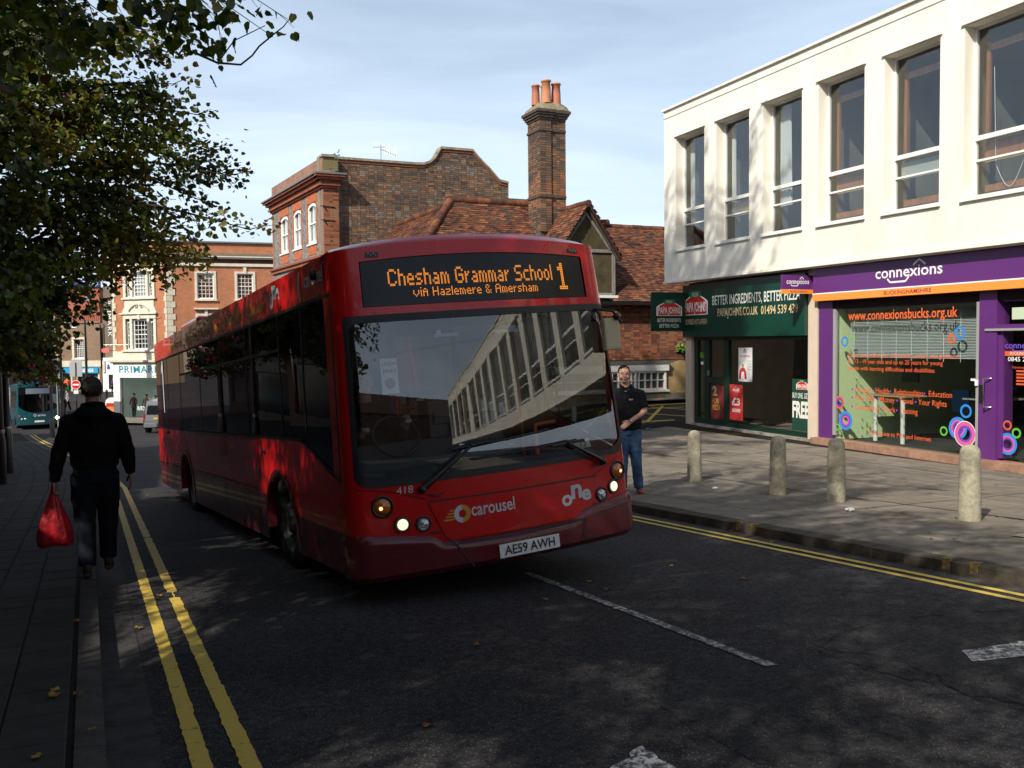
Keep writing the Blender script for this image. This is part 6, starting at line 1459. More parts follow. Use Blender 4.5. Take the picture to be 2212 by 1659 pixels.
# headlamps and indicators
def lamp(t, z, r, face, recess=True, spot=None):
    c = S.P(t, z, 0.012); nrm = (S.P(t, z, 0.05) - S.P(t, z, 0.0)).normalized(); mq = Matrix.Translation(c) @ nrm.to_track_quat('Z', 'Y').to_matrix().to_4x4()
    e = empty('headlamp', None, bus); e.matrix_local = mq
    MB().lathe([(r * 1.3, -0.012), (r * 1.22, 0.004), (r * 1.02, 0.002), (r * 1.0, -0.02)], 28).build('lamp_bezel', M_BLACK, e)
    MB().lathe([(r * 1.0, -0.012), (r * 0.8, 0.004), (r * 0.4, 0.014), (0.001, 0.018)], 28).build('lens', M_LAMPOFF if face is M_LAMPON else face, e)
    if face is M_LAMPON: MB().lathe([(r * 0.86, 0.004), (r * 0.6, 0.012), (r * 0.3, 0.018), (0.001, 0.020)], 14, smooth=False).build('lamp_glow', face, e)
    elif face is M_LAMPOFF: MB().lathe([(r * 0.8, 0.006), (r * 0.55, 0.004), (r * 0.35, 0.016), (0.001, 0.010)], 9, smooth=False).build('reflector', M_CHROME, e)
    if spot: MB().sphere((spot[0] * r, spot[1] * r, 0.016), r * 0.22, 10, 6, sc_=(1, 1, .4)).build('bulb_glow', M_AMBON, e)
    return e
lamp(-1.09, 0.545, 0.070, M_AMBER, spot=(-0.25, -0.15)); lamp(-0.945, 0.385, 0.052, M_LAMPON); lamp(-0.775, 0.365, 0.052, M_LAMPOFF)
tA = tx(1.17)
lamp(tA, 0.545, 0.070, M_AMBER, spot=(0.25, -0.1)); lamp(tx(1.10), 0.41, 0.052, M_LAMPON); lamp(0.955, 0.36, 0.052, M_LAMPOFF)
for t in (-0.675, 0.90): S.patch(t - 0.04, t + 0.04, 0.275, 0.292, 0.012, 2, 1).build('vent_slot', M_BLACK, bus)
# plate
t0, t1 = -0.165, 0.41
mb = MB(); mb.prism([S.P(t0, -0.005, 0.048), S.P(t1, -0.005, 0.048), S.P(t1, 0.108, 0.048), S.P(t0, 0.108, 0.048)], S.P(0.1, 0, 0.05) - S.P(0.1, 0, 0.042)); mb.build('number_plate', M_PLATE, bus)
pl_ = text("AE59 AWH", bus, S.P(t0, -0.005, 0.060) + Vector((0.045, 0, 0.022)), S.P(t1, 0, 0.06) - S.P(t0, 0, 0.06), (0, 0, 1), 0.485, 0.075, M_BLACK, bold=0.012, off=0.0, name='plate_lettering')
# lettering on the front
S.text("418", bus, -0.97, 0.628, 0.135, 0.055, M_SILV, bold=0.0)
S.text("carousel", bus, -0.365, 0.375, 0.395, 0.105, M_SILV, bold=0.012, off=0.014)
for ch, t, z, w, h in (("o", 0.50, 0.325, 0.11, 0.09), ("n", 0.605, 0.375, 0.12, 0.115), ("e", 0.72, 0.345, 0.105, 0.09)):
    S.text(ch, bus, t, z, w, h, M_SILV, bold=0.03, off=0.014)
def disc_arc(c_t, c_z, r0, r1, a0, a1, m_, nm='emblem'):
    mb = MB(); n = 16; vs = []
    for k in range(n + 1):
        a = a0 + (a1 - a0) * k / n
        for r in (r0, r1): vs.append(S.P(c_t + r * cos(a), c_z + r * sin(a), 0.0145))
    mb.add(vs, [(2 * k, 2 * k + 1, 2 * k + 3, 2 * k + 2) for k in range(n)]); mb.build(nm, m_, bus)
disc_arc(-0.445, 0.405, 0.033, 0.072, pi / 2, 3 * pi / 2, M_SILV); disc_arc(-0.445, 0.405, 0.033, 0.072, -pi / 2, pi / 2, M_GOLD)
for k in range(4):
    z = 0.362 + k * 0.024; S.patch(-0.605 + k * 0.018, -0.515, z, z + 0.013, 0.0145, 3, 1).build('emblem_bar', M_GOLD, bus)
# wipers
def wiper(tp, zp, t1_, z1_, ta, za, tb, zb):
    e = empty('wiper', None, bus)
    P = lambda t, z, o: S.P(t, z, o)
    MB().sphere(P(tp, zp, 0.045), 0.036, 12, 8).tube([P(tp, zp, 0.045), P(tp + (t1_ - tp) * 0.25, zp + (z1_ - zp) * 0.25, 0.06), P(t1_, z1_, 0.055)], [0.026, 0.020, 0.011], 8).build('wiper_arm', M_BLACK, e)
    n = 8; pth = [P(ta + (tb - ta) * k / n, za + (zb - za) * k / n, 0.03) for k in range(n + 1)]
    MB().tube(pth, 0.009, 6).tube([P(t1_ - (tb - ta) * 0.18, z1_ - (zb - za) * .18, 0.05), P(t1_ + (tb - ta) * 0.18, z1_ + (zb - za) * .18, 0.05)], 0.013, 6).sphere(P(t1_, z1_, 0.055), 0.022, 8, 6).build('wiper_blade', M_RUBB, e)
wiper(-0.77, 0.645, -0.33, 0.95, -0.54, 0.915, 0.42, 1.0); wiper(0.97, 0.655, 0.60, 0.86, -0.32, 0.83, 0.66, 0.875)
MB().tube([S.P(-0.72, 0.60, 0.02), S.P(-0.64, 0.575, 0.03), S.P(-0.60, 0.60, 0.02)], 0.006, 5).build('washer_hose', M_RUBB, bus)
MB().tube([S.P(0.86, 0.615, 0.02), S.P(0.90, 0.63, 0.03), S.P(0.97, 0.62, 0.02)], 0.006, 5).build('washer_hose', M_RUBB, bus)
for t in (-0.92, -0.48, 0.0, 0.45, 0.80): S.patch(t - 0.11, t + 0.11, 0.765, 0.785, -0.10, 3, 1).build('vent_slot', M_BLACK, bus)
# mirror on the near side (right in view) and offside
MB().tube([S.P(tx(1.17), 2.02, 0.0), S.P(tx(1.17), 2.0, 0.12) + Vector((0.10, 0, -0.02)), S.P(tx(1.17), 1.9, 0.10) + Vector((0.19, 0, -0.03))], 0.014, 6).sphere(S.P(tx(1.17), 1.93, 0.1) + Vector((0.13, -0.02, 0)), 0.035, 8, 6).build('mirror_arm', M_BLACK, bus)
mm = S.P(tx(1.17), 1.93, 0.10)
MB().box(mm.x + 0.00, mm.x + 0.17, mm.y - 0.01, mm.y + 0.06, 1.63, 1.92).build('mirror', mat("cream_mirror", (0.50, 0.42, 0.27), 0.5), bus, bevel=0.02)
# side lettering (offside)
def sidetext(txt, y_left, z, w, h, m_, bold=0.01): S.text(txt, bus, S.ty(y_left, -1), z, w, h, m_, bold=bold, off=0.004)
for (s_, y, w) in (("High Wycombe", 9.25, 1.30), ("Hazlemere", 7.55, 1.0), ("Holmer Green", 6.2, 1.2), ("Amersham", 4.6, 0.9), ("Chesham", 3.25, 0.75)): sidetext(s_, y, 2.36, w, 0.13, M_GOLD)
for y in (7.75, 6.4, 4.85, 3.5): sidetext("•", y, 2.41, 0.05, 0.05, M_GOLD)
for ch_, y, z, w, h in (("o", 2.28, 2.345, 0.13, 0.13), ("n", 2.17, 2.43, 0.16, 0.13), ("e", 2.02, 2.39, 0.13, 0.13)): sidetext(ch_, y, z, w, h, M_SILV, 0.05)
sidetext("carousel", 1.02, 2.40, 0.62, 0.13, M_SILV); sidetext("(", 1.22, 2.36, 0.08, 0.20, M_SILV, 0.03)
mb = MB(); yy = 10.25
for q in ([(yy + 0.0, 1.35), (yy - 0.09, 1.35), (yy - 0.09, 2.25), (yy + 0.0, 2.25)], [(yy, 2.23), (yy + 0.14, 2.12), (yy + 0.14, 2.02), (yy, 2.08)]): side_panel(S, q, 0.006, -1, mb)
mb.build('route_numeral', M_SILV, bus)
MB().box(-1.335, -1.30, 9.86, 9.96, 0.99, 1.03).box(-1.335, -1.30, 9.0, 9.35, 0.50, 0.52).box(-1.335, -1.30, 2.8, 2.9, 0.9, 0.93).build('panel_catch', M_BLACK, bus)
MB().sphere(S.P(S.ty(0.62, -1), 2.47, 0.03), 0.05, 10, 6, sc_=(.6, 1, 1)).build('side_repeater', M_BLACK, bus)
# interior
MB().box(-1.19, 1.19, 0.30, 11.1, 0.18, 0.24).build('floor', mat("bus_floor", (0.06, 0.06, 0.07), 0.8), bus)
MB().box(-1.15, 1.15, 0.5, 11.1, 2.34, 2.38).build('ceiling_panel', mat("bus_ceiling", (0.30, 0.30, 0.32), 0.7), bus)
MB().box(-1.16, 1.16, 0.22, 0.55, 2.06, 2.36).build('display_box', mat("display_case", (0.05, 0.06, 0.10), 0.6), bus)
d = MB(); d.prism([(-1.16, 0.06, 0.72), (-1.16, 0.52, 0.78), (-1.16, 0.75, 0.98), (-1.16, 0.95, 0.98), (-1.16, 0.95, 0.3), (-1.16, 0.06, 0.3)], (1.55, 0, 0)); d.prism([(0.39, 0.06, 0.70), (0.39, 0.5, 0.74), (0.39, 0.5, 0.3), (0.39, 0.06, 0.3)], (0.75, 0, 0)); d.build('dashboard', M_DASH, bus)
MB().tube([(-0.68 + 0.21 * cos(a), 0.66 + 0.10 * sin(a), 1.05 + 0.17 * sin(a)) for a in [k * 2 * pi / 20 for k in range(21)]], 0.016, 6).build('steering_wheel', M_BLACK, bus)
MB().box(-0.10, -0.06, 0.75, 1.9, 0.95, 1.12).box(-0.12, -0.04, 0.95, 1.9, 0.25, 0.95).build('cab_door', M_DASH, bus)
MB().box(-1.12, -0.15, 1.95, 2.0, 0.24, 2.3).build('cab_bulkhead', mat("cab_bulkhead", (0.055, 0.07, 0.13), 0.5), bus)
MB().box(-0.92, -0.40, 1.40, 1.52, 0.7, 1.55).box(-0.92, -0.40, 1.0, 1.5, 0.65, 0.78).build('driver_seat', M_SEAT, bus, bevel=0.04)
MB().box(-0.30, -0.05, 0.80, 1.05, 0.98, 1.32).box(-0.26, -0.12, 0.78, 0.80, 1.10, 1.22).build('ticket_machine', M_BLACK, bus, bevel=0.01)
MB().box(-0.86, -0.71, 0.40, 0.404, 1.42, 1.72).build('notice', mat("paper_notice", (0.70, 0.72, 0.76), 0.8), bus)
e_ = text("LINDA", bus, (-0.845, 0.395, 1.66), X, Z, 0.12, 0.030, M_BLACK, bold=0.0, off=0.0); text("JANE'S", bus, (-0.845, 0.395, 1.60), X, Z, 0.12, 0.030, M_BLACK, off=0.0)
ring((-0.785, 0.395, 1.51), 0.0, 0.045, X, Z, 12).build('printed_emblem', mat("print_mauve", (0.25, 0.10, 0.10), 0.7), bus)
po_ = MB()
for x, y in ((-0.16, 1.95), (0.35, 1.55), (0.35, 3.2), (-0.35, 3.2), (0.35, 5.0), (-0.35, 5.0), (1.02, 1.5)): po_.tube([(x, y, 0.24), (x, y, 2.34)], 0.018, 8)
po_.tube([(-0.16, 1.95, 1.25), (0.35, 1.55, 1.25)], 0.018, 8).tube([(-0.35, 3.2, 1.45), (0.35, 3.2, 1.45)], 0.018, 8).tube([(-0.35, 3.2, 2.1), (-0.35, 10, 2.1)], 0.018, 8).tube([(0.35, 1.6, 2.1), (0.35, 10, 2.1)], 0.018, 8)
po_.tube([(0.62, 0.5, 0.55), (0.62, 0.5, 0.9), (0.66, 0.58, 1.0), (0.8, 0.7, 1.0), (1.0, 0.8, 1.0)], 0.02, 8).build('grab_rail', M_POLE, bus)
for i, y in enumerate((3.4, 4.3, 5.2, 6.1, 7.0, 7.9, 8.8, 9.7)):
    for x in (-0.95, -0.52, 0.52, 0.95):
        if random.random() < 0.9: MB().box(x - 0.2, x + 0.2, y, y + 0.08, 0.65, 1.22).box(x - 0.2, x + 0.2, y - 0.4, y, 0.62, 0.70).build('seat', M_SEAT, bus, bevel=0.02)
MB().box(0.05, 0.32, 2.1, 2.2, 1.15, 1.4).box(-0.1, 0.25, 2.2, 2.3, 0.4, 1.1).build('luggage_panel', M_BLACK, bus)
MB().box(0.1, 0.17, 2.08, 2.1, 1.22, 1.28).box(-0.05, 0.03, 2.08, 2.1, 1.12, 1.17).box(0.12, 0.2, 2.08, 2.1, 1.3, 1.33).build('sticker', M_PLATE, bus)
# card with the running number, inside the screen
mb = MB(); cA = [S.P(t, z, -0.03) for t, z in ((0.74, 0.79), (0.92, 0.79), (0.90, 0.87), (0.70, 0.87))]; mb.poly(cA).build('running_card', mat("card_paper", (0.62, 0.62, 0.52), 0.8), bus)
S.text("12", bus, 0.79, 0.80, 0.07, 0.05, M_BLACK, bold=0.01, off=-0.024)
for t0_, w_ in ((-0.52, 0.21), (0.03, 0.25)): S.patch(t0_, t0_ + w_, 1.855, 1.88, -0.02, 4, 1).build('screen_sticker', mat("pale_sticker", (0.38, 0.42, 0.50), 0.8), bus); S.patch(t0_ + (0.02 if t0_ < 0 else 0.15), t0_ + (0.06 if t0_ < 0 else 0.23), 1.88, 1.91, -0.02, 2, 1).build('screen_sticker', MATS["pale_sticker"], bus)
MB().box(-1.16, -0.15, 0.5, 0.52, 1.9, 2.2).build('sun_blind', mat("sun_blind", (0.04, 0.05, 0.09), 0.7), bus)

# ---- the teal bus down the street ----
TEM = Matrix.Translation((-29.9, 58.6, -3.55 + 0.22)) @ Matrix.Rotation(radians(31), 4, 'Z') @ Matrix.Rotation(radians(-2.5), 4, 'X')
tb2 = empty('teal_bus', TEM, label="teal single decker bus with a lit headlamp coming up the street in the distance", cat="bus")
S2 = Shell(W=2.5, bow=0.2, r=0.28, L=10.5, H=2.55); S0 = S; S = S2
hi = lambda t: 1.92
TW2 = S2.tx(1.16)
lo2 = lambda t: 0.80 + 0.42 * (abs(t) / TW2) ** 2.6
mb = MB(); S2.patch(-S2.tc, S2.tc, 0.05, lambda t: lo2(min(abs(t), TW2)), 0.0, 40, 5, mb); S2.patch(-S2.tc - 0.05, -TW2, 1.2, 2.6, 0, 4, 3, mb); S2.patch(TW2, S2.tc + 0.05, 1.2, 2.6, 0, 4, 3, mb); S2.patch(-TW2, TW2, 2.42, lambda t: 2.6 + 0.07 * (1 - (t / 1.4) ** 2), 0, 30, 2, mb); mb.build('front_panel', M_TEALD, tb2)
S2.patch(-TW2, TW2, lo2, 1.95, -0.01, 40, 8).build('windscreen', glass_mat("teal_bus_glass", (0.25, 0.27, 0.27), 1.0, 1.9), tb2)
S2.patch(-TW2, TW2, 1.95, 2.42, -0.008, 40, 2).build('display_glass', M_DESTG, tb2); S2.patch(-0.75, 0.75, 2.0, 2.34, 0.0, 20, 2).build('display_screen', mat("grey_display", (0.13, 0.15, 0.2), 0.5), tb2)
MB().box(-1.2, 1.2, 0.4, 10.4, 0.3, 2.45).build('inner_shade', mat("bus_inside", (0.03, 0.035, 0.04), 0.9), tb2)
mb = MB()
for sg in (-1, 1):
    side_panel(S2, [(S2.yside, 2.2), (10.5, 2.2), (10.5, 2.6), (S2.yside, 2.6)], 0, sg, mb); side_panel(S2, [(S2.yside, 0.05), (1.7, 0.05)] + arc_pts(2.2, 0.1, 0.55)[::-1][1:-1] + [(2.75, 0.05), (7.4, 0.05)] + arc_pts(8, 0.1, 0.55)[::-1][1:-1] + [(8.6, 0.05), (10.5, 0.05), (10.5, 1.1), (S2.yside, 1.1)], 0, sg, mb)
mb.build('side_panel', M_TEALP, tb2)
for sg in (-1, 1):
    side_panel(S2, [(S2.yside + .1, 1.1), (10.4, 1.1), (10.4, 2.2), (S2.yside + .1, 2.2)], -0.01, sg).build('side_glazing', MATS["teal_bus_glass"], tb2)
    for cy in (2.2, 8.0): wheel(tb2, sg * 1.19, cy, 0.16, 0.47, 0.28, sg)
MB().prism([(-1.2, 0.1, 2.6), (-1.0, 0.1, 2.68), (1.0, 0.1, 2.68), (1.2, 0.1, 2.6)], (0, 10.4, 0)).box(-0.9, 0.9, 1, 4, 2.68, 2.85).build('roof', M_TEALP, tb2)
def lamp2(t, z, r, f_):
    c = S2.P(t, z, 0.01); nrm = (S2.P(t, z, 0.05) - S2.P(t, z, 0)).normalized(); e = empty('headlamp', None, tb2); e.matrix_local = Matrix.Translation(c) @ nrm.to_track_quat('Z', 'Y').to_matrix().to_4x4()
    MB().lathe([(r, 0), (r * .7, 0.02), (0.001, 0.03)], 16).build('lens', f_, e)
M_L2 = mat("bright_headlamp", (1, 1, 1), 0.2, emit=(1, 0.82, 0.5), estr=9)
lamp2(-1.0, 0.42, 0.07, M_LAMPOFF); lamp2(-0.8, 0.42, 0.07, M_LAMPOFF); lamp2(0.82, 0.42, 0.07, M_LAMPOFF); lamp2(1.05, 0.44, 0.11, M_L2); lamp2(-1.15, 0.62, 0.05, M_AMBER)
S2.patch(-0.28, 0.28, 0.2, 0.31, 0.02, 4, 1).build('number_plate', M_PLATE, tb2)
S2.text("arriva", tb2, -0.1, 0.58, 0.45, 0.12, M_SILV, bold=0.02); ring(S2.P(-0.25, 0.64, 0.01), 0.05, 0.08, X, Z).build('emblem', M_SILV, tb2)
MB().box(-1.25, -1.20, 9, 10.4, 0.2, 2.5).build('rear_stripe', mat("cream_stripe", (0.5, 0.55, 0.5), 0.5), tb2)
S = S0
# ------------------------------------------------------------------ trees
import numpy as np
def leaf_mat(name, col, trans):
    m = bpy.data.materials.new(name); m.use_nodes = True; N, L = nodes(m); N.clear()
    o = N.new('ShaderNodeOutputMaterial'); d = N.new('ShaderNodeBsdfDiffuse'); t = N.new('ShaderNodeBsdfTranslucent'); g = N.new('ShaderNodeBsdfGlossy'); a = N.new('ShaderNodeMixShader'); b = N.new('ShaderNodeMixShader')
    co = N.new('ShaderNodeTexCoord'); n = N.new('ShaderNodeTexNoise'); n.inputs['Scale'].default_value = 1.1; n.inputs['Detail'].default_value = 3; L.new(co.outputs['Object'], n.inputs['Vector'])
    mr = N.new('ShaderNodeMapRange'); mr.inputs['From Min'].default_value = .3; mr.inputs['From Max'].default_value = .7; mr.inputs['To Min'].default_value = 0.6; mr.inputs['To Max'].default_value = 1.5; L.new(n.outputs['Fac'], mr.inputs['Value'])
    for sh, c in ((d, col), (t, trans)):
        s_ = N.new('ShaderNodeVectorMath'); s_.operation = 'SCALE'; s_.inputs[0].default_value = c; L.new(mr.outputs[0], s_.inputs['Scale']); L.new(s_.outputs[0], sh.inputs['Color'])
    g.inputs['Roughness'].default_value = 0.45; g.inputs['Color'].default_value = (0.5, 0.5, 0.5, 1)
    a.inputs['Fac'].default_value = 0.35; b.inputs['Fac'].default_value = 0.06
    L.new(d.outputs[0], a.inputs[1]); L.new(t.outputs[0], a.inputs[2]); L.new(a.outputs[0], b.inputs[1]); L.new(g.outputs[0], b.inputs[2]); L.new(b.outputs[0], o.inputs['Surface'])
    return m
LEAFM = [leaf_mat("leaf_dark", (0.026, 0.042, 0.009), (0.035, 0.07, 0.008)), leaf_mat("leaf_green", (0.075, 0.11, 0.017), (0.13, 0.21, 0.012)), leaf_mat("leaf_olive", (0.14, 0.15, 0.022), (0.21, 0.24, 0.016)),
         leaf_mat("leaf_yellow", (0.24, 0.19, 0.025), (0.26, 0.21, 0.02)), leaf_mat("leaf_brown", (0.12, 0.055, 0.018), (0.14, 0.06, 0.015))]
M_BARK = mat("bark", (0.045, 0.038, 0.03), 0.9, noise_amt=0.4, nscale=12, bump=0.5, bscale=20, stretch=(1, 1, .3))
LT_ = np.array([[0, 0, 0], [-0.40, 0.12, 0.06], [-0.50, 0.50, 0.10], [0.03, 1.0, -0.05], [0.52, 0.46, 0.10], [0.38, 0.10, 0.06]])
_o = [(0.0, 0.0), (-0.22, -0.07), (-0.42, 0.06), (-0.52, 0.28), (-0.45, 0.42), (-0.44, 0.55), (-0.30, 0.66), (-0.22, 0.80), (-0.07, 0.90)]
LT2 = np.array([[x, y, 0.22 * abs(x) + 0.06 * sin(9 * y)] for x, y in _o] + [[0.0, 1.06, -0.06]] + [[-x, y, 0.22 * abs(x) + 0.06 * sin(7 * y)] for x, y in _o[:0:-1]])
def leaves_mesh(name, P, D, size, rng, droop=0.5, fine=False):
    """P: leaf bases (n,3); D: growth directions (n,3)"""
    LT = LT2 if fine else LT_; K = len(LT)
    n = len(P); P = np.asarray(P); D = np.asarray(D) + rng.normal(0, 0.55, (n, 3)); D[:, 2] -= droop
    D /= np.linalg.norm(D, axis=1, keepdims=True) + 1e-9
    R_ = rng.normal(0, 1, (n, 3)); R_[:, 2] += 1.2 * rng.choice([-1, 1], n)
    X_ = np.cross(D, R_); X_ /= np.linalg.norm(X_, axis=1, keepdims=True) + 1e-9; Z_ = np.cross(X_, D)
    s_ = size * rng.uniform(0.6, 1.25, n)
    V = P[:, None, :] + s_[:, None, None] * (LT[None, :, 0:1] * X_[:, None, :] * rng.uniform(.8, 1.15, n)[:, None, None] + LT[None, :, 1:2] * D[:, None, :] + LT[None, :, 2:3] * Z_[:, None, :])
    V = V.reshape(-1, 3); b = np.arange(n)[:, None] * K; h1 = list(range(0, K // 2 + 1)) if not fine else list(range(0, 10)); h2 = [0] + list(range(h1[-1], K)); q_ = len(h1)
    Fq = np.concatenate([b + np.array(h1), b + np.array(h2)], axis=1).reshape(-1)
    me = bpy.data.meshes.new(name); nf = 2 * n
    me.vertices.add(len(V)); me.vertices.foreach_set('co', V.ravel()); me.loops.add(nf * q_); me.loops.foreach_set('vertex_index', Fq.astype(np.int32))
    me.polygons.add(nf); me.polygons.foreach_set('loop_start', np.arange(nf, dtype=np.int32) * q_)
    hue = np.array([noise.noise(Vector((p[0] * 0.8, p[1] * 0.8, p[2] * 0.8))) for p in P[::4]]).repeat(4)[:n] if n > 4 else np.zeros(n)
    hue = np.resize(hue, n) + rng.normal(0, 0.22, n)
    mi = np.select([hue < -0.22, hue < 0.06, hue < 0.36, hue < 0.72], [0, 1, 2, 3], 4).astype(np.int32)  # share of bright leaves raised to stand in for sunlit patches
    me.polygons.foreach_set('material_index', np.repeat(mi, 2))
    for m_ in LEAFM: me.materials.append(m_)
    me.update(); me.validate()
    return me
def bez(p, q, sag, n, rng, wob=0.12):
    p, q = Vector(p), Vector(q); L_ = (q - p).length; out = []
    for i in range(n + 1):
        t = i / n; c = p.lerp(q, t); c.z += sag * L_ * sin(pi * t) ; c += Vector((rng.normal(), rng.normal(), rng.normal())) * wob * 0.12 * L_ * t * (1 - t) * 2
        out.append(c)
    return out
def tree(base, H, tips, label, seed, fine=False, thin=1.0, leaf=0.075, per=26, trunk_r=0.2, fill=None, group='street trees along the left pavement', lim_solo=0, lean=(0, 0), limb_from=0.35, nsub=9, sub_len=0.9, dens=1.0):
    rng = np.random.default_rng(seed); root = empty('street_tree', Matrix.Translation(base), label=label, cat="tree", group=group)
    T = [Vector((lean[0] * t, lean[1] * t, H * 0.8 * t)) for t in (0, .25, .5, .75, 1)]
    tr = MB(); tr.tube([(0, 0, -0.3)] + T, [trunk_r * 1.3] + [trunk_r * (1 - 0.85 * t) for t in (0, .25, .5, .75, 1)], 10); tr.build('trunk', M_BARK, root)
    br = MB(); P, D = [], []
    B = Vector(base)
    for tp in tips:
        tp = Vector(tp) - B
        h = min(max(0.15 * H, tp.z * 0.7 + rng.uniform(-0.3, 1.0)), H * 0.78); f = h / (H * 0.8); st = Vector((lean[0] * f, lean[1] * f, h))
        pth = bez(st, tp, 0.16, 9, rng, 0.12 if thin == 1 else 0.55); L_ = sum((a - b_).length for a, b_ in zip(pth, pth[1:]))
        br.tube(pth, [max(0.004, 0.035 * (1 - i / 10) * min(1.5, L_ / 3)) * thin for i in range(10)], 5, cap=False)
        for k in range(nsub):
            t = rng.uniform(0.3, 1.0) ** 0.7; i = min(8, int(t * 9)); o = pth[i].lerp(pth[i + 1], t * 9 - i if t * 9 - i <= 1 else 1); ax = (pth[min(i + 1, 9)] - pth[max(0, i - 1)]).normalized()
            dr = Vector((rng.normal(), rng.normal(), rng.normal() * 0.35)); dr = (dr - ax * dr.dot(ax)).normalized() * 0.75 + ax * 0.9; dr.normalize()
            ln = sub_len * rng.uniform(0.4, 1.1) * (1.15 - t * 0.55); e = o + dr * ln + Vector((0, 0, -0.12 * ln)); sp = bez(o, e, 0.04, 3, rng)
            br.tube(sp, [0.008 * thin, 0.006 * thin, 0.0045 * thin, 0.003 * thin], 3, cap=False)
            m_ = int(per * dens * ln / 0.9 * rng.uniform(.7, 1.2))
            for j in range(m_):
                u_ = rng.uniform(0.1, 1.05); q = o.lerp(e, min(1, u_)) + Vector(rng.normal(0, 0.075, 3)); P.append(q); D.append(dr + Vector(rng.normal(0, 0.4, 3)))
        for j in range(int(per * 0.35)):
            u_ = rng.uniform(0.65, 1.0); i = min(8, int(u_ * 9)); P.append(pth[i].lerp(pth[i + 1], rng.random()) + Vector(rng.normal(0, 0.05, 3))); D.append((pth[9] - pth[7]).normalized())
    br.build('branches', M_BARK, root)
    P = np.array([tuple(p) for p in P]); D = np.array([tuple(d) for d in D])
    if lim_solo:
        W_ = P + np.array(base); yy = W_[:, 1]; px = np.abs(W_[:, 0] / np.maximum(yy, .01)); vis = (yy > 1.5) & (px < 0.56) & ((W_[:, 2] - CAM_H) / np.maximum(yy, .01) < 0.38) & ((W_[:, 2] - CAM_H) / np.maximum(yy, .01) > -0.4)
        dist = np.where(vis, yy, 1e9); idx = np.argsort(dist)[:lim_solo]; idx = idx[dist[idx] < 1e8]; keep = np.ones(len(P), bool); keep[idx] = False
        protos = [leaves_mesh('leaf', np.zeros((1, 3)), np.array([[0, 0.001, 0.0]]), leaf, np.random.default_rng(90 + k), fine=True) for k in range(14)]
        for k, i in enumerate(idx):
            inst('leaf', protos[k % 14], root, Matrix.Translation(P[i]) @ Matrix.Rotation(rng.uniform(0, 6.28), 4, 'Z'))
        P, D = P[keep], D[keep]
    inst('crown', leaves_mesh('crown', P, D, leaf, rng, fine=fine), root, kind='stuff')
    return root
def cloud_tips(c, r, n, rng, zmin=-1e9, shell=0.55):
    out = []
    while len(out) < n:
        q = Vector(rng.uniform(-1, 1, 3));
        if not (shell < q.length < 1.0): continue
        p = Vector((c[0] + q.x * r[0], c[1] + q.y * r[1], c[2] + q.z * r[2]))
        if p.z > zmin: out.append(p)
    return out
rng = np.random.default_rng(5)
# tree A: its low branches reach into the upper left of the view
bx, by = sv(13.2, -2.2)
tipsA = [far_at(px, py, Y) for px, py, Y in [(385, 182, 12), (488, 378, 12), (542, 497, 11.5), (506, 384, 12.5), (440, 556, 12.5), (430, 545, 11.3), (310, 570, 11), (195, 655, 10.5), (120, 760, 12), (418, 300, 12), (350, 120, 11), (300, 60, 10),
   (470, 330, 13), (400, 470, 12), (280, 500, 11), (100, 700, 9.5), (60, 640, 8.5), (30, 740, 9.5), (170, 590, 10), (240, 420, 11), (320, 380, 12), (360, 250, 12), (260, 230, 11), (170, 330, 10), (100, 420, 10), (40, 520, 9), (120, 560, 9.5),
   (60, 250, 10), (140, 180, 10), (210, 120, 10), (300, 300, 11.5), (400, 400, 12.2), (450, 440, 12), (330, 530, 11.5), (380, 560, 12), (230, 570, 11), (80, 360, 9), (0, 420, 9), (0, 620, 9), (10, 160, 9), (420, 520, 12.8), (200, 500, 12), (120, 640, 12),
   (250, 350, 13), (330, 450, 13), (60, 560, 12), (140, 480, 12), (200, 270, 12), (90, 80, 10), (380, 330, 13), (20, 300, 11), (440, 250, 12.5), (130, 650, 10.5), (240, 590, 12), (350, 570, 12.5), (70, 760, 13), (110, 700, 13),
   (90, 690, 12.5), (40, 680, 11), (20, 590, 10.5), (90, 740, 12.2), (60, 450, 10), (190, 410, 11.5), (290, 560, 12.6), (210, 600, 12.8), (110, 620, 13.2), (20, 770, 12), (330, 200, 11.6), (400, 220, 12.3)]]
zA = road_z(13.2, -2.2) + 0.12
def clear_sky(p):
    if p.y < 0.3: return True
    q = p - Vector((0, 0, CAM_H)); d = q.dot(_f); px, py = 1106 + 2007 * q.dot(_r2) / d, 829.5 - 2007 * q.dot(_u2) / d
    return px < 330 or py < -110
tipsA += cloud_tips((-4.4, 12.2, 14.6), (4.4, 3.6, 3.0), 150, rng)  # unseen crown top, shaped to shade the lower left of the white facade
tipsA += [p for p in cloud_tips((bx + 1.7, by + .9, 10.6), (5.4, 4.8, 6.2), 230, rng, zmin=3.5) if clear_sky(p)]
tree((bx, by, zA), 15.5, tipsA, "tall lime tree filling the upper left, low leafy branches hanging over the pavement", 11, leaf=0.070, per=62, nsub=14, sub_len=0.62, lim_solo=120, trunk_r=0.24, dens=1.0)
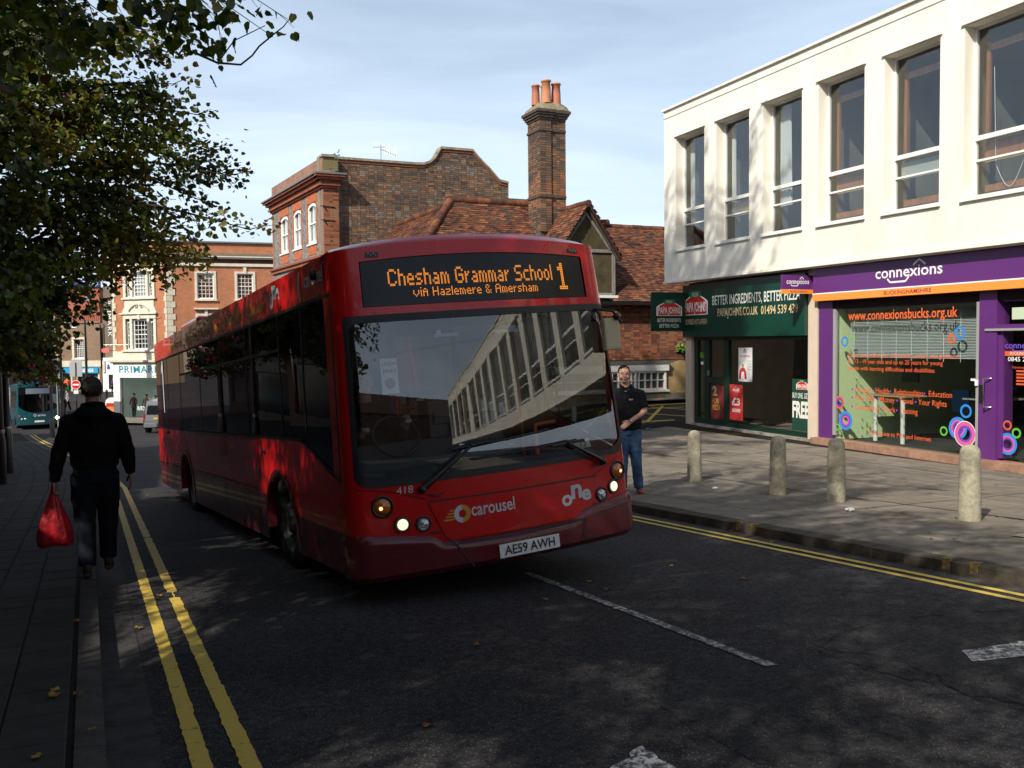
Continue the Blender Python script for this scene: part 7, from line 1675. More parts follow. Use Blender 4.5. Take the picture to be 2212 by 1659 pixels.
# tree B: beside the camera, its twigs hang into the top of the view
bx, by = sv(3.0, -4.4)
tipsB = [far_at(px, py, Y) for px, py, Y in [(622, 42, 6.5), (575, 70, 6.0), (480, 50, 6), (400, 60, 5.5), (330, 40, 5.5), (440, 105, 6), (250, 50, 5.2), (150, 60, 5.2), (60, 70, 5), (500, 15, 5.5), (300, 100, 6), (100, 130, 6), (200, 150, 6.5),
   (40, 150, 5.5), (20, 220, 5.6), (380, 20, 5), (450, 10, 5), (280, 130, 6.4), (160, 20, 5), (0, 60, 5), (340, 90, 5.8), (210, 90, 5.6), (120, 90, 5.4), (60, 20, 4.8), (230, 10, 5), (310, 10, 5.2), (410, 90, 6.1), (0, 140, 5.4)]]
zB = road_z(3.0, -4.4) + 0.12
tipsB += [p for p in cloud_tips((bx + 2.0, by - 1.0, 6.7), (4.5, 4.6, 2.4), 300, rng, zmin=4.2) + cloud_tips((-6.2, 4.7, 6.0), (3.0, 2.5, 2.2), 80, rng) + [p for p in cloud_tips((-2.4, 5.4, 8.3), (3.2, 2.5, 1.4), 95, rng) if clear_sky(p)] if (p.z - CAM_H) / max(p.y, 0.01) > 0.43 or p.y < 0.5]  # unseen crown clusters added to shade the near road, bus side and forecourt
tree((bx, by, zB), 11.5, tipsB, "street tree beside the camera with dark leafy twigs across the top of the view", 12, fine=True, thin=0.42, leaf=0.064, per=52, nsub=11, sub_len=0.42, lim_solo=175, trunk_r=0.2)
# the bare crooked twig reaching right at the top
tw = [far_at(*q) for q in ((395, 105, 6.2), (430, 118, 6.2), (470, 136, 6.2), (520, 140, 6.2), (545, 120, 6.2), (560, 100, 6.2), (590, 75, 6.2), (612, 58, 6.2), (625, 42, 6.2))]
tt = [t for t in bpy.data.objects if t.name == 'street_tree.001'][0]
tl = [p - Vector(tt.location) if tt.location.length else p for p in tw]
tl = [p - Vector((bx, by, zB)) for p in tw]
MB().tube(tl, [0.010, 0.009, 0.008, 0.007, 0.006, 0.006, 0.005, 0.004, 0.003], 5).tube([tl[2], tl[2].lerp(tl[5], .4) + Vector((0, 0, .1)), tl[6] + Vector((-0.05, 0, 0.06))], [0.006, 0.004, 0.003], 4).build('branch', M_BARK, tt)
# further street trees, all out of sight to the left and behind: they throw the shade
rngC = np.random.default_rng(77)
protoC = None
for (s_, v_, H, lab) in ((-6.0, -3.4, 10.5, "street tree behind the camera shading the near road"), (8.3, -5.4, 10.5, "street tree added outside the view at the left to shade the bus side"), (-14.5, -3.2, 12.0, "street tree further up the hill behind the camera"), (-22.5, -3.2, 12.0, "third street tree up the hill behind the camera"),
                         (22.5, -5.6, 10.5, "street tree down the hill past the lamp posts"), (32.0, -7.4, 9.5, "lower street tree near the foot of the hill"), (41.5, -9.5, 9.0, "street tree by the far shops on the left")):
    x, y = sv(s_, v_); z = road_z(s_, v_) + 0.1
    if protoC is None:
        protoC = tree((x, y, z), H, cloud_tips((x + 1.6, y + .2, z + H * 0.56), (5.2, 5.2, H * 0.28), 280, rngC, zmin=z + 3.4), lab, 13, leaf=0.125, per=27, nsub=9)
    else:
        c = copy_tree(protoC); c.location = (x, y, z); c.rotation_euler = (0, 0, s_); c.scale = (H / 11.5,) * 3; c['label'] = lab
# ------------------------------------------------------------------ people
def organic(name, mb, voxel, mats, parent, smooth=4, wrinkle=0.0, wscale=14.0, mw=None, paint=None, fac=0.6, seed=0, **k):
    """closed overlapping volumes fused into one continuous surface"""
    me = mb.mesh(name + '_src', mats); o = bpy.data.objects.new(name, me); COL.objects.link(o)
    r = o.modifiers.new('r', 'REMESH'); r.mode = 'VOXEL'; r.voxel_size = voxel; r.adaptivity = 0
    s_ = o.modifiers.new('s', 'SMOOTH'); s_.factor = fac; s_.iterations = smooth
    dg = bpy.context.evaluated_depsgraph_get(); me2 = bpy.data.meshes.new_from_object(o.evaluated_get(dg)); o.modifiers.clear(); o.data = me2; bpy.data.meshes.remove(me); me2.name = name
    me2.materials.clear()
    for m_ in (mats if isinstance(mats, (list, tuple)) else [mats]): me2.materials.append(m_)
    if wrinkle:
        ns = [v.normal.copy() for v in me2.vertices]
        for v, n in zip(me2.vertices, ns):
            q = v.co * wscale + Vector((seed, 0, 0)); v.co += n * wrinkle * (noise.noise(Vector((q.x, q.y, q.z * 1.7))) + 0.5 * noise.noise(q * 2.3))
    for p in me2.polygons: p.use_smooth = True; p.material_index = paint(p.center) if paint else 0
    if parent: o.parent = parent
    if mw is not None: o.matrix_local = mw
    return tag(o, **k)
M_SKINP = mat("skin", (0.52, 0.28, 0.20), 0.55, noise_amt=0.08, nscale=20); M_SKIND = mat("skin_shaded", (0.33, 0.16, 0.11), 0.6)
M_HAIRG = mat("greying_hair", (0.055, 0.045, 0.038), 0.8, noise_amt=0.4, nscale=60); M_HAIRB = mat("dark_brown_hair", (0.016, 0.009, 0.006), 0.85, noise_amt=0.4, nscale=60)
M_HOOD = mat("black_fleece", (0.007, 0.007, 0.008), 0.95, noise_amt=0.2, nscale=20, bump=0.15, bscale=150); M_JEAN = mat("blue_denim", (0.055, 0.105, 0.20), 0.85, noise_amt=0.45, nscale=7, bump=0.2, bscale=120)
M_DJEAN = mat("dark_jeans", (0.008, 0.010, 0.018), 0.9, noise_amt=0.3, nscale=7); M_POLO = mat("black_polo", (0.012, 0.012, 0.014), 0.85, bump=0.1, bscale=200); M_SHOE = mat("navy_trainer", (0.02, 0.03, 0.08), 0.7); M_SHOER = mat("red_trainer_toe", (0.45, 0.03, 0.03), 0.7)
M_SHOED = mat("dark_shoe", (0.03, 0.02, 0.015), 0.6); M_EYE = mat("eye", (0.03, 0.025, 0.02), 0.2); M_TEETH = mat("teeth", (0.6, 0.56, 0.5), 0.4); M_LIP = mat("lip", (0.30, 0.11, 0.09), 0.5)
def head(mb, c, r=0.098, yaw=0.0, face=True):
    """skull, jaw, nose and ears facing local +y turned by yaw; c is the middle of the head"""
    R_ = Matrix.Translation(c) @ Matrix.Rotation(yaw, 4, 'Z'); k = r / 0.098
    def sp(x, y, z, rr, s_=(1, 1, 1)):
        h = MB().sphere((0, 0, 0), rr * k, 16, 12, sc_=s_); mb.add([R_ @ (q_v(q) + Vector((x, y, z)) * k) for q in h.v], h.f)
    q_v = Vector
    sp(0, -0.012, 0.028, 0.098, (0.80, 1.0, 0.95)); sp(0, 0.022, -0.03, 0.075, (0.83, 0.92, 1.0)); sp(0, 0.04, -0.085, 0.042, (0.95, 0.9, 0.75)); sp(0, 0.055, 0.02, 0.045, (1.2, 0.8, 0.8))
    if face:
        sp(0, 0.098, -0.012, 0.014, (0.8, 1, 1.8)); sp(0, 0.106, -0.027, 0.0135, (1.2, 0.9, 0.8)); sp(-0.035, 0.06, -0.035, 0.03); sp(0.035, 0.06, -0.035, 0.03)
    sp(-0.078, -0.005, -0.01, 0.022, (0.45, 0.8, 1.35)); sp(0.078, -0.005, -0.01, 0.022, (0.45, 0.8, 1.35))
    return R_
def hand(mb, w, d, palm_n, side, k=1.0, curl=0.5, thumb=1):
    """w wrist point, d direction of the fingers, palm_n palm normal; five separate fingers"""
    w, d, n = Vector(w), Vector(d).normalized(), Vector(palm_n).normalized(); a = d.cross(n).normalized() * side; n = a.cross(d).normalized() * (1 if a.cross(d).dot(n) > 0 else -1)
    pe = w + d * 0.095 * k
    for i in range(4):
        o = (i - 1.5) * 0.0195 * k; mb.tube([w + a * o * 0.7, w + d * 0.05 * k + a * o * 0.95, pe + a * o], [0.014 * k, 0.0145 * k, 0.0115 * k], 8)
        L_ = [0.072, 0.082, 0.077, 0.060][i] * k; p0 = pe + a * o; c = curl
        p1 = p0 + (d * cos(c * .5) + n * sin(c * .5)) * L_ * 0.45; p2 = p1 + (d * cos(c * 1.3) + n * sin(c * 1.3)) * L_ * 0.32; p3 = p2 + (d * cos(c * 2) + n * sin(c * 2)) * L_ * 0.26
        mb.tube([p0 - d * 0.01, p0, p1, p2, p3], [0.010 * k, 0.0100 * k, 0.0092 * k, 0.0086 * k, 0.0070 * k], 8)
    t0 = w + d * 0.025 * k - a * 0.025 * k; t1 = t0 + (d * 0.55 - a * 0.6 + n * 0.35).normalized() * 0.042 * k; t2 = t1 + (d * 0.9 - a * 0.15 + n * 0.35).normalized() * 0.032 * k; t3 = t2 + (d * 0.9 + n * .3).normalized() * 0.024 * k
    mb.tube([t0, t1, t2, t3], [0.016 * k, 0.0125 * k, 0.011 * k, 0.009 * k], 8)
def arm(mb, nk, sh, el, wr, r0, r1, r2, r3, to=1.0):
    """rounded shoulder, tapering upper arm and forearm"""
    nk, sh, el, wr = Vector(nk), Vector(sh), Vector(el), Vector(wr); e2 = el.lerp(wr, to) if to > 0 else sh.lerp(el, -to)
    a = sh + (nk - sh) * 0.35 + Vector((0, 0, 0.012)); mb.tube([nk, a, sh], [r0 * 0.9, r0, r1], 14).sphere(sh, r1 * 1.04, 14, 10)
    if to > 0: mb.tube([sh, sh.lerp(el, .5), el], [r1, (r1 + r2) / 2 * 1.02, r2], 14).sphere(el, r2 * 1.0, 12, 8).tube([el, el.lerp(e2, .35), e2], [r2, r2 * 0.98, r3], 14)
    else: mb.tube([sh, sh.lerp(e2, .5), e2], [r1, r1 * 0.97, r3], 14)
def hair_cap(parent, mw, k, m_, name='hair', low=0.0, seed=1, front=0.45):
    mb = MB(); rn = random.Random(seed)
    mb.sphere((0, -0.018, 0.036), 0.102 * k, 18, 14, sc_=(0.84, 1.0, 0.94))
    vs = []
    o = organic(name, mb, 0.006, m_, parent, smooth=1, wrinkle=0.006, wscale=55, mw=mw, seed=seed)
    me = o.data; bm = bmesh.new(); bm.from_mesh(me)
    dele = [v for v in bm.verts if (v.co.y > 0.045 * k and v.co.z < (0.066 + front * 0.02) * k + 0.006 * noise.noise(v.co * 80)) or (v.co.y > 0.0 and v.co.z < 0.012 * k) or v.co.z < (-0.045 + low) * k or (abs(v.co.x) > 0.06 and v.co.z < 0.01 and v.co.y > -0.02)]
    bmesh.ops.delete(bm, geom=dele, context='VERTS'); bm.to_mesh(me); bm.free()
    return o
# ---- walking man seen from behind ----
s0_, v0_ = to_sv(-3.83, 8.36)
mx0, my0 = -3.80, 8.40
zg = gz(mx0, my0, True)
walk_dir = Vector((-0.40, 0.915, 0))
WM = Matrix.Translation((mx0, my0, zg)) @ Matrix.Rotation(atan2(-walk_dir.x, walk_dir.y), 4, 'Z')
wm = empty('person', WM, label="man in dark hoodie walking away down the pavement carrying a red bag", cat="person")
b = MB(); RF = Vector((0.085, 0.42, 0.075 - 0.03)); LF = Vector((-0.085, -0.02, 0.09))
head(b, (-0.005, 0.03, 1.685), 0.101, 0.0)
b.tube([(0, 0, 1.42), (0, 0.01, 1.52), (-0.003, 0.022, 1.62)], [0.08, 0.062, 0.058], 14)
b.tube([(0, 0.03, 0.92), (0, 0.03, 1.05), (0, 0.01, 1.2), (0, -0.01, 1.36), (0, 0, 1.46)], [0.155, 0.15, 0.165, 0.185, 0.10], 16, ell=[.72, .68, .66, .62, .7])
b.tube([(0.08, 0.03, 0.92), (0.10, 0.20, 0.50), (0.09, 0.33, 0.12)], [0.09, 0.062, 0.045], 12); b.tube([(-0.08, 0.03, 0.92), (-0.09, 0.06, 0.48), (-0.08, -0.06, 0.13)], [0.09, 0.062, 0.045], 12)
b.tube([(0.09, 0.30, 0.06), (0.10, 0.48, 0.035)], [0.045, 0.035], 10); b.tube([(-0.08, -0.09, 0.07), (-0.10, 0.09, 0.05)], [0.045, 0.035], 10)
ls, le, lw = (-0.195, 0.0, 1.40), (-0.285, -0.03, 1.15), (-0.335, 0.02, 0.885); rs_, re, rw = (0.195, 0.0, 1.40), (0.275, -0.02, 1.15), (0.30, 0.06, 0.92)
for (a_, e_, w_) in ((ls, le, lw), (rs_, re, rw)): arm(b, (0, 0, 1.43), a_, e_, w_, 0.06, 0.056, 0.044, 0.029)
hand(b, lw, (-0.02, 0.02, -1), (1, 0, 0.0), 1, 1.0, curl=1.25); hand(b, rw, (0.03, 0.12, -1), (-1, 0, 0), -1, 1.0, curl=0.35)
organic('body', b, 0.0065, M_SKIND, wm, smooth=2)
j = MB()
j.tube([(0, 0.03, 0.985), (0, 0.03, 1.02), (0, 0.02, 1.10), (0, 0.0, 1.25), (0, -0.01, 1.36), (0, 0.0, 1.45), (0, 0.01, 1.53)], [0.185, 0.205, 0.205, 0.212, 0.220, 0.15, 0.08], 20, ell=[.68, .68, .68, .66, .62, .72, .9])
for (a_, e_, w_) in ((ls, le, lw), (rs_, re, rw)):
    arm(j, (0, 0, 1.43), a_, e_, w_, 0.085, 0.082, 0.066, 0.046); j.sphere(Vector(e_).lerp(Vector(w_), .82), 0.052, 12, 8)
# hood lying on the shoulders
j.tube([(-0.15, -0.02, 1.47), (-0.10, -0.10, 1.50), (0.0, -0.145, 1.47), (0.10, -0.10, 1.50), (0.15, -0.02, 1.47)], [0.03, 0.05, 0.06, 0.05, 0.03], 10); j.tube([(-0.08, -0.10, 1.50), (0, -0.16, 1.38), (0.08, -0.10, 1.50)], [0.035, 0.03, 0.035], 8)
j.tube([(-0.09, 0.02, 1.53), (-0.08, -0.06, 1.56), (0, -0.09, 1.565), (0.08, -0.06, 1.56), (0.09, 0.02, 1.53)], [0.025, 0.03, 0.033, 0.03, 0.025], 8)
organic('hooded_top', j, 0.010, M_HOOD, wm, smooth=3, wrinkle=0.008, wscale=9)
t_ = MB()
t_.tube([(0, 0.03, 1.03), (0, 0.03, 0.95), (0, 0.03, 0.86)], [0.17, 0.188, 0.17], 18, ell=[.7, .72, .75])
t_.tube([(0.085, 0.03, 0.93), (0.10, 0.10, 0.72), (0.10, 0.20, 0.50), (0.095, 0.26, 0.30), (0.09, 0.32, 0.10)], [0.125, 0.108, 0.088, 0.078, 0.076], 14); t_.tube([(-0.085, 0.03, 0.93), (-0.095, 0.05, 0.70), (-0.09, 0.06, 0.48), (-0.085, 0.0, 0.30), (-0.08, -0.07, 0.11)], [0.125, 0.108, 0.088, 0.078, 0.078], 14)
organic('trousers', t_, 0.010, M_DJEAN, wm, smooth=3, wrinkle=0.006, wscale=9, seed=4)
def shoe(parent, heel, toe, m_=M_SHOED, m2=None, k=1.0):
    h, t2 = Vector(heel), Vector(toe); d = (t2 - h).normalized(); s_ = MB(); s_.tube([h - d * 0.02, h + d * 0.06, h + d * 0.15, t2 - d * 0.02, t2 + d * 0.01], [0.035 * k, 0.044 * k, 0.046 * k, 0.040 * k, 0.02 * k], 12, ell=[1.1, 1.2, .95, .7, .6])
    s_.tube([h + Vector((0, 0, 0.02)), h + Vector((0, 0, 0.08))], [0.04 * k, 0.042 * k], 10)
    organic('shoe', s_, 0.006, [m_, m2 or m_, M_WHITE], parent, smooth=2, paint=lambda c: 2 if c.z < min(h.z, t2.z) - 0.018 and m2 else (1 if m2 and (c - h).dot(d) > 0.17 else 0))
shoe(wm, (0.09, 0.28, 0.045 - 0.025), (0.105, 0.52, 0.035 - 0.03)); shoe(wm, (-0.08, -0.10, 0.05), (-0.10, 0.14, 0.045))
hair_cap(wm, Matrix.Translation((-0.005, 0.03, 1.685)), 1.03, M_HAIRG, seed=3)
# red carrier bag
bagM = WM @ Matrix.Translation((-0.345, 0.03, 0.30))
bag = empty('carrier_bag', bagM, label="red plastic carrier bag hanging from the walking man's left hand", cat="bag")
bb = MB(); rings_ = []
for k, (z, wx, wy) in enumerate([(0.0, 0.12, 0.05), (0.02, 0.148, 0.075), (0.10, 0.145, 0.085), (0.22, 0.115, 0.07), (0.34, 0.075, 0.045), (0.44, 0.04, 0.025), (0.51, 0.018, 0.014), (0.55, 0.015, 0.012)]):
    r_ = []
    for i in range(36):
        a = 2 * pi * i / 36; w = 1 + 0.11 * sin(a * 5 + z * 8) * min(1, 0.25 + z * 2) + 0.05 * sin(a * 9 + 2)
        r_.append((wx * cos(a) * w + 0.0, wy * sin(a) * w, z + 0.012 * sin(a * 3)))
    rings_.append(r_)
bb.add([p for r_ in rings_ for p in r_], [(i * 36 + k, i * 36 + (k + 1) % 36, (i + 1) * 36 + (k + 1) % 36, (i + 1) * 36 + k) for i in range(7) for k in range(36)], 0, True); bb.add(rings_[0], [tuple(range(36))], 0, True)
bb.build('bag_body', mat("red_polythene", (0.42, 0.012, 0.02), 0.35, noise_amt=0.2, nscale=6, bump=0.6, bscale=18), bag)
MB().tube([(0.0, -0.015, 0.53), (-0.012, -0.02, 0.60), (0.0, 0.0, 0.625), (0.012, 0.02, 0.60), (0.0, 0.015, 0.53)], 0.009, 6).build('handle', MATS["red_polythene"], bag)
# ---- standing man by the bus ----
px0, py0 = 1.83, 13.45
zg = gz(px0, py0, True)
SM = Matrix.Translation((px0, py0, zg)) @ Matrix.Rotation(pi - 0.13, 4, 'Z')
sm_ = empty('person', SM, label="smiling man in black polo shirt and blue jeans standing behind the red bus", cat="person")
b = MB(); hc = (0.205, 0.05, 1.735)
HR = head(b, hc, 0.106, 0.12)
b.tube([(0.165, 0, 1.48), (0.185, 0.01, 1.56), (0.20, 0.03, 1.66)], [0.075, 0.064, 0.060], 14)
b.tube([(0.14, 0, 0.93), (0.14, 0, 1.1), (0.15, 0, 1.25), (0.16, -0.01, 1.40), (0.165, -0.01, 1.50)], [0.16, 0.155, 0.17, 0.185, 0.09], 16, ell=[.7, .66, .66, .62, .7])
lsh, lel, lwr = (-0.030, -0.01, 1.43), (-0.085, -0.02, 1.20), (0.115, 0.15, 1.06); rsh, rel, rwr = (0.350, -0.01, 1.43), (0.42, -0.04, 1.18), (0.40, 0.08, 0.96)
arm(b, (0.16, 0, 1.46), lsh, lel, lwr, 0.06, 0.058, 0.047, 0.031); arm(b, (0.16, 0, 1.46), rsh, rel, rwr, 0.06, 0.058, 0.047, 0.031)
hand(b, lwr, (0.75, 0.15, -0.55), (0, -1, -0.3), 1, 1.0, curl=0.4); hand(b, rwr, (0, 0.15, -1), (-1, 0, 0), 1, 1.0, curl=0.5)
b.tube([(0.06, 0, 0.93), (0.035, 0.02, 0.5), (0.0, 0.0, 0.12)], [0.09, 0.065, 0.045], 12); b.tube([(0.22, 0, 0.93), (0.23, 0.03, 0.5), (0.24, 0.0, 0.12)], [0.09, 0.065, 0.045], 12)
organic('body', b, 0.0062, M_SKINP, sm_, smooth=2)
f = MB()
for sx in (-1, 1): f.sphere((sx * 0.031, 0.088, 0.012), 0.0098, 8, 6, sc_=(1.4, .6, .75))
f.build('eye', M_EYE, sm_, mw=HR)
f = MB()
for sx in (-1, 1): f.tube([(sx * 0.016, 0.092, 0.030), (sx * 0.034, 0.089, 0.034), (sx * 0.050, 0.075, 0.027)], 0.003, 5)
f.build('eyebrow', M_HAIRB, sm_, mw=HR)
MB().tube([(-0.030, 0.086, -0.050), (-0.015, 0.099, -0.058), (0, 0.102, -0.060), (0.015, 0.099, -0.058), (0.030, 0.086, -0.050)], [0.001, 0.0042, 0.005, 0.0042, 0.001], 6, ell=[1] * 5).build('mouth', M_TEETH, sm_, mw=HR)
MB().tube([(-0.033, 0.084, -0.050), (-0.015, 0.098, -0.066), (0, 0.101, -0.069), (0.015, 0.098, -0.066), (0.033, 0.084, -0.050)], 0.0035, 5).build('lip', M_LIP, sm_, mw=HR)
hair_cap(sm_, HR, 1.04, M_HAIRB, seed=5, front=0.2)
j = MB()
j.tube([(0.14, 0.0, 0.93), (0.14, 0.0, 1.02), (0.145, 0, 1.15), (0.15, 0, 1.28), (0.16, -0.01, 1.40), (0.165, -0.005, 1.50), (0.175, 0.005, 1.555)], [0.185, 0.190, 0.185, 0.195, 0.205, 0.14, 0.082], 20, ell=[.72, .72, .70, .68, .64, .72, .9])
for a_, e_ in ((lsh, lel), (rsh, rel)):
    arm(j, (0.16, 0, 1.45), a_, e_, e_, 0.085, 0.078, 0.07, 0.072, to=-0.80)
organic('polo_shirt', j, 0.009, M_POLO, sm_, smooth=3, wrinkle=0.009, wscale=9)
MB().tube([(0.245, 0.055, 1.56), (0.22, 0.09, 1.53), (0.185, 0.115, 1.49)], 0.008, 6).tube([(0.11, 0.055, 1.565), (0.13, 0.09, 1.53), (0.175, 0.115, 1.49)], 0.008, 6).build('collar_trim', M_WHITE, sm_)
MB().tube([(0.25, 0.03, 1.57), (0.22, 0.085, 1.545), (0.18, 0.108, 1.50)], 0.02, 6).tube([(0.10, 0.03, 1.575), (0.13, 0.085, 1.545), (0.178, 0.108, 1.50)], 0.02, 6).build('collar', M_POLO, sm_)
text("EA7", sm_, (0.13, 0.128, 1.365), (-1, 0.0, 0), (0, 0, 1), 0.06, 0.022, M_PLATE, bold=0.02, off=0.012)
t_ = MB(); t_.tube([(0.14, 0, 1.0), (0.14, 0, 0.93), (0.14, 0, 0.86)], [0.165, 0.178, 0.16], 18, ell=[.7, .72, .75])
t_.tube([(0.065, 0, 0.92), (0.05, 0.02, 0.70), (0.035, 0.03, 0.48), (0.015, 0.01, 0.28), (0.0, 0.0, 0.08)], [0.115, 0.098, 0.080, 0.074, 0.072], 14); t_.tube([(0.22, 0, 0.92), (0.225, 0.03, 0.7), (0.23, 0.04, 0.48), (0.235, 0.02, 0.28), (0.24, 0.0, 0.08)], [0.115, 0.098, 0.080, 0.074, 0.072], 14)
organic('jeans', t_, 0.009, M_JEAN, sm_, smooth=3, wrinkle=0.007, wscale=11, seed=2)
shoe(sm_, (0.0, -0.03, 0.04), (-0.04, 0.19, 0.035), M_SHOE, M_SHOER, 1.05); shoe(sm_, (0.24, -0.03, 0.04), (0.27, 0.19, 0.035), M_SHOE, M_SHOER, 1.05)
lw_ = Vector(lwr); MB().tube([lw_ + Vector((-0.012, -0.006, 0.007)), lw_ + Vector((0.004, 0.002, -0.003))], 0.036, 14).build('watch', M_STEEL, sm_)
# ---- driver in the cab ----
DM = BUSM @ Matrix.Translation((-0.72, 1.30, 0.70))
dv = empty('person', DM @ Matrix.Rotation(pi, 4, 'Z'), label="bus driver in dark jacket sitting behind the windscreen with one hand on the wheel", cat="person")
b = MB(); HD = head(b, (0, 0.06, 0.86), 0.1, 0.0); b.tube([(0, 0, 0.6), (0, 0.03, 0.78)], [0.07, 0.055], 12); b.tube([(0, 0, 0), (0, -0.02, 0.3), (0, 0, 0.58)], [0.17, 0.17, 0.12], 14, ell=[.7, .7, .7])
arm(b, (0, 0, .56), (-0.2, 0.0, 0.52), (-0.27, 0.18, 0.30), (-0.19, 0.50, 0.42), .06, .056, .045, .03); arm(b, (0, 0, .56), (0.2, 0.0, 0.52), (0.27, 0.18, 0.30), (0.2, 0.45, 0.38), .06, .056, .045, .03)
b.tube([(0.1, 0, 0.02), (0.12, 0.42, 0.06), (0.12, 0.5, -0.35)], [0.09, 0.07, 0.05], 10); b.tube([(-0.1, 0, 0.02), (-0.12, 0.42, 0.06), (-0.12, 0.5, -0.35)], [0.09, 0.07, 0.05], 10)
hand(b, (-0.19, 0.50, 0.42), (0.1, 0.7, 0.5), (0, 0.4, -1), 1, 1.0, 1.0); hand(b, (0.2, 0.45, 0.38), (0, 0.7, 0.5), (0, 0.4, -1), -1, 1.0, 1.0)
organic('body', b, 0.009, M_SKINP, dv, smooth=2)
j = MB(); j.tube([(0, 0, -.02), (0, -0.02, 0.3), (0, 0, 0.52), (0, 0.01, 0.66)], [0.2, 0.21, 0.19, 0.075], 14, ell=[.7, .7, .68, .9])
for sx in (-1, 1): arm(j, (0, 0, .55), (sx * 0.2, 0.0, 0.52), (sx * 0.27, 0.18, 0.30), (sx * 0.205, 0.42, 0.37), .085, .08, .065, .048)
organic('jacket', j, 0.012, M_HOOD, dv, smooth=3, wrinkle=0.01); hair_cap(dv, HD, 1.04, M_HAIRG, seed=9)
# ---- small figures far down the street ----
def small_person(x, y, h, lab, top_, leg, rot=0.0, stride=0.2, bagc=None):
    e = empty('person', Matrix.Translation((x, y, gz(x, y))) @ Matrix.Rotation(rot, 4, 'Z') @ Matrix.Scale(h / 1.75, 4), label=lab, cat="person")
    b = MB(); head(b, (0, 0.02, 1.63), 0.1); b.tube([(0, 0, 0.85), (0, 0, 1.1), (0, 0, 1.35), (0, 0, 1.42), (0, 0, 1.55)], [0.15, 0.145, 0.17, 0.10, 0.05], 12, ell=[.7] * 5)
    for sx, st in ((-1, stride), (1, -stride)):
        b.tube([(sx * .08, 0, .88), (sx * .09, st * .6 + .03, .48), (sx * .09, st, .08), (sx * .09, st + .12, 0.04)], [.09, .06, .045, .035], 8); b.tube([(0, 0, 1.36), (sx * .2, 0, 1.33), (sx * .25, -st * .5, 1.08), (sx * .25, -st * .4 + .1, .86), (sx * .25, -st * .4 + .12, .78)], [.06, .055, .045, .03, .03], 8)
    organic('body', b, 0.014, M_SKINP, e, smooth=2)
    j = MB(); j.tube([(0, 0, 0.86), (0, 0, 1.1), (0, 0, 1.35), (0, 0, 1.44)], [0.185, 0.18, 0.2, 0.09], 12, ell=[.7] * 4)
    for sx, st in ((-1, stride), (1, -stride)): j.tube([(0, 0, 1.35), (sx * .2, 0, 1.33), (sx * .25, -st * .5, 1.08), (sx * .25, -st * .4 + .08, .90)], [.08, .075, .065, .05], 8)
    organic('top', j, 0.016, top_, e, smooth=2, wrinkle=.01)
    j = MB(); j.tube([(0, 0, 0.9), (0, 0, 0.8)], [0.17, .15], 12, ell=[.72] * 2)
    for sx, st in ((-1, stride), (1, -stride)): j.tube([(sx * .08, 0, .88), (sx * .09, st * .6 + .03, .48), (sx * .09, st, .1)], [.115, .085, .07], 8)
    organic('trousers', j, 0.016, leg, e, smooth=2); hair_cap(e, Matrix.Translation((0, 0.02, 1.63)), 1.04, M_HAIRB)
    if bagc: MB().box(0.2, 0.34, -0.12, 0.16, 0.5, 0.78).build('bag', bagc, e, bevel=0.02)
    return e
q = far_at(147, 890, 70); small_person(q.x, 70, 1.6, "pedestrian in grey top and black trousers crossing the road with an orange bag", mat("grey_top", (0.25, 0.25, 0.25), 0.8), M_DJEAN, 2.0, 0.22, M_ORAN)
q = far_at(146, 850, 82); small_person(q.x, 82, 1.6, "pedestrian in orange top and green trousers outside the bakery", mat("orange_top", (0.75, 0.12, 0.04), 0.7), mat("green_trousers", (0.02, 0.12, 0.06), 0.8), 0.4, 0.1)
q = far_at(246, 850, 83); small_person(q.x, 83, 1.5, "pedestrian in purple coat by the white alley shop", mat("purple_coat", (0.2, 0.05, 0.3), 0.8), M_DJEAN, 1.2, 0.15)
# ------------------------------------------------------------------ bollards, posts, signs, van, litter
M_CONC = mat("concrete_bollard", (0.34, 0.315, 0.23), 0.9, noise_amt=0.28, nscale=26, detail=10, bump=0.22, bscale=90)
M_MOSS = mat("moss", (0.06, 0.09, 0.02), 0.95)
def bollard(s, v, h, lab, seed):
    x, y = sv(s, v); z = pav_z(s, v) - 0.01
    e = empty('concrete_bollard', Matrix.Translation((x, y, z)) @ Matrix.Rotation(random.uniform(-0.02, 0.02), 4, 'X') @ Matrix.Rotation(seed, 4, 'Z'), label=lab, cat="bollard", group="concrete bollards along the forecourt edge")
    MB().lathe([(0.118, -0.05), (0.116, 0.05), (0.112, h * 0.5), (0.106, h - 0.12), (0.102, h - 0.08), (0.090, h - 0.04), (0.062, h - 0.012), (0.03, h - 0.002), (0.0005, h)], 28).build('post', M_CONC, e)
    rn = random.Random(int(seed * 10)); g = MB()
    for k in range(90):
        a = rn.uniform(0, 2 * pi); r = 0.118 + abs(rn.gauss(0, 0.035)); p = Vector((r * cos(a), r * sin(a), 0.005)); d = Vector((rn.uniform(-1, 1), rn.uniform(-1, 1), rn.uniform(.3, 1.4))) * 0.018
        w = Vector((rn.uniform(-1, 1), rn.uniform(-1, 1), 0)).normalized() * 0.006; g.add([p - w, p + w, p + d], [(0, 1, 2)])
    g.build('moss_tuft', M_MOSS, e, kind='stuff')
bollard(12.26, 8.81, 0.83, "weathered concrete bollard farthest down the hill, behind which the pizza shop stands", 1.0)
bollard(10.17, 8.71, 0.83, "second concrete bollard, in front of the cream pillar", 2.0)
bollard(9.09, 8.74, 0.83, "third concrete bollard, in front of the green walled window corner", 3.0)
bollard(7.01, 8.63, 0.83, "nearest concrete bollard, sunlit, in front of the purple door frame", 4.0)
wp = empty('white_post', Matrix.Translation((*sv(20.9, 11.3), pav_z(20.9, 11.3) - .01)), label="short white post on the corner behind the standing man", cat="bollard")
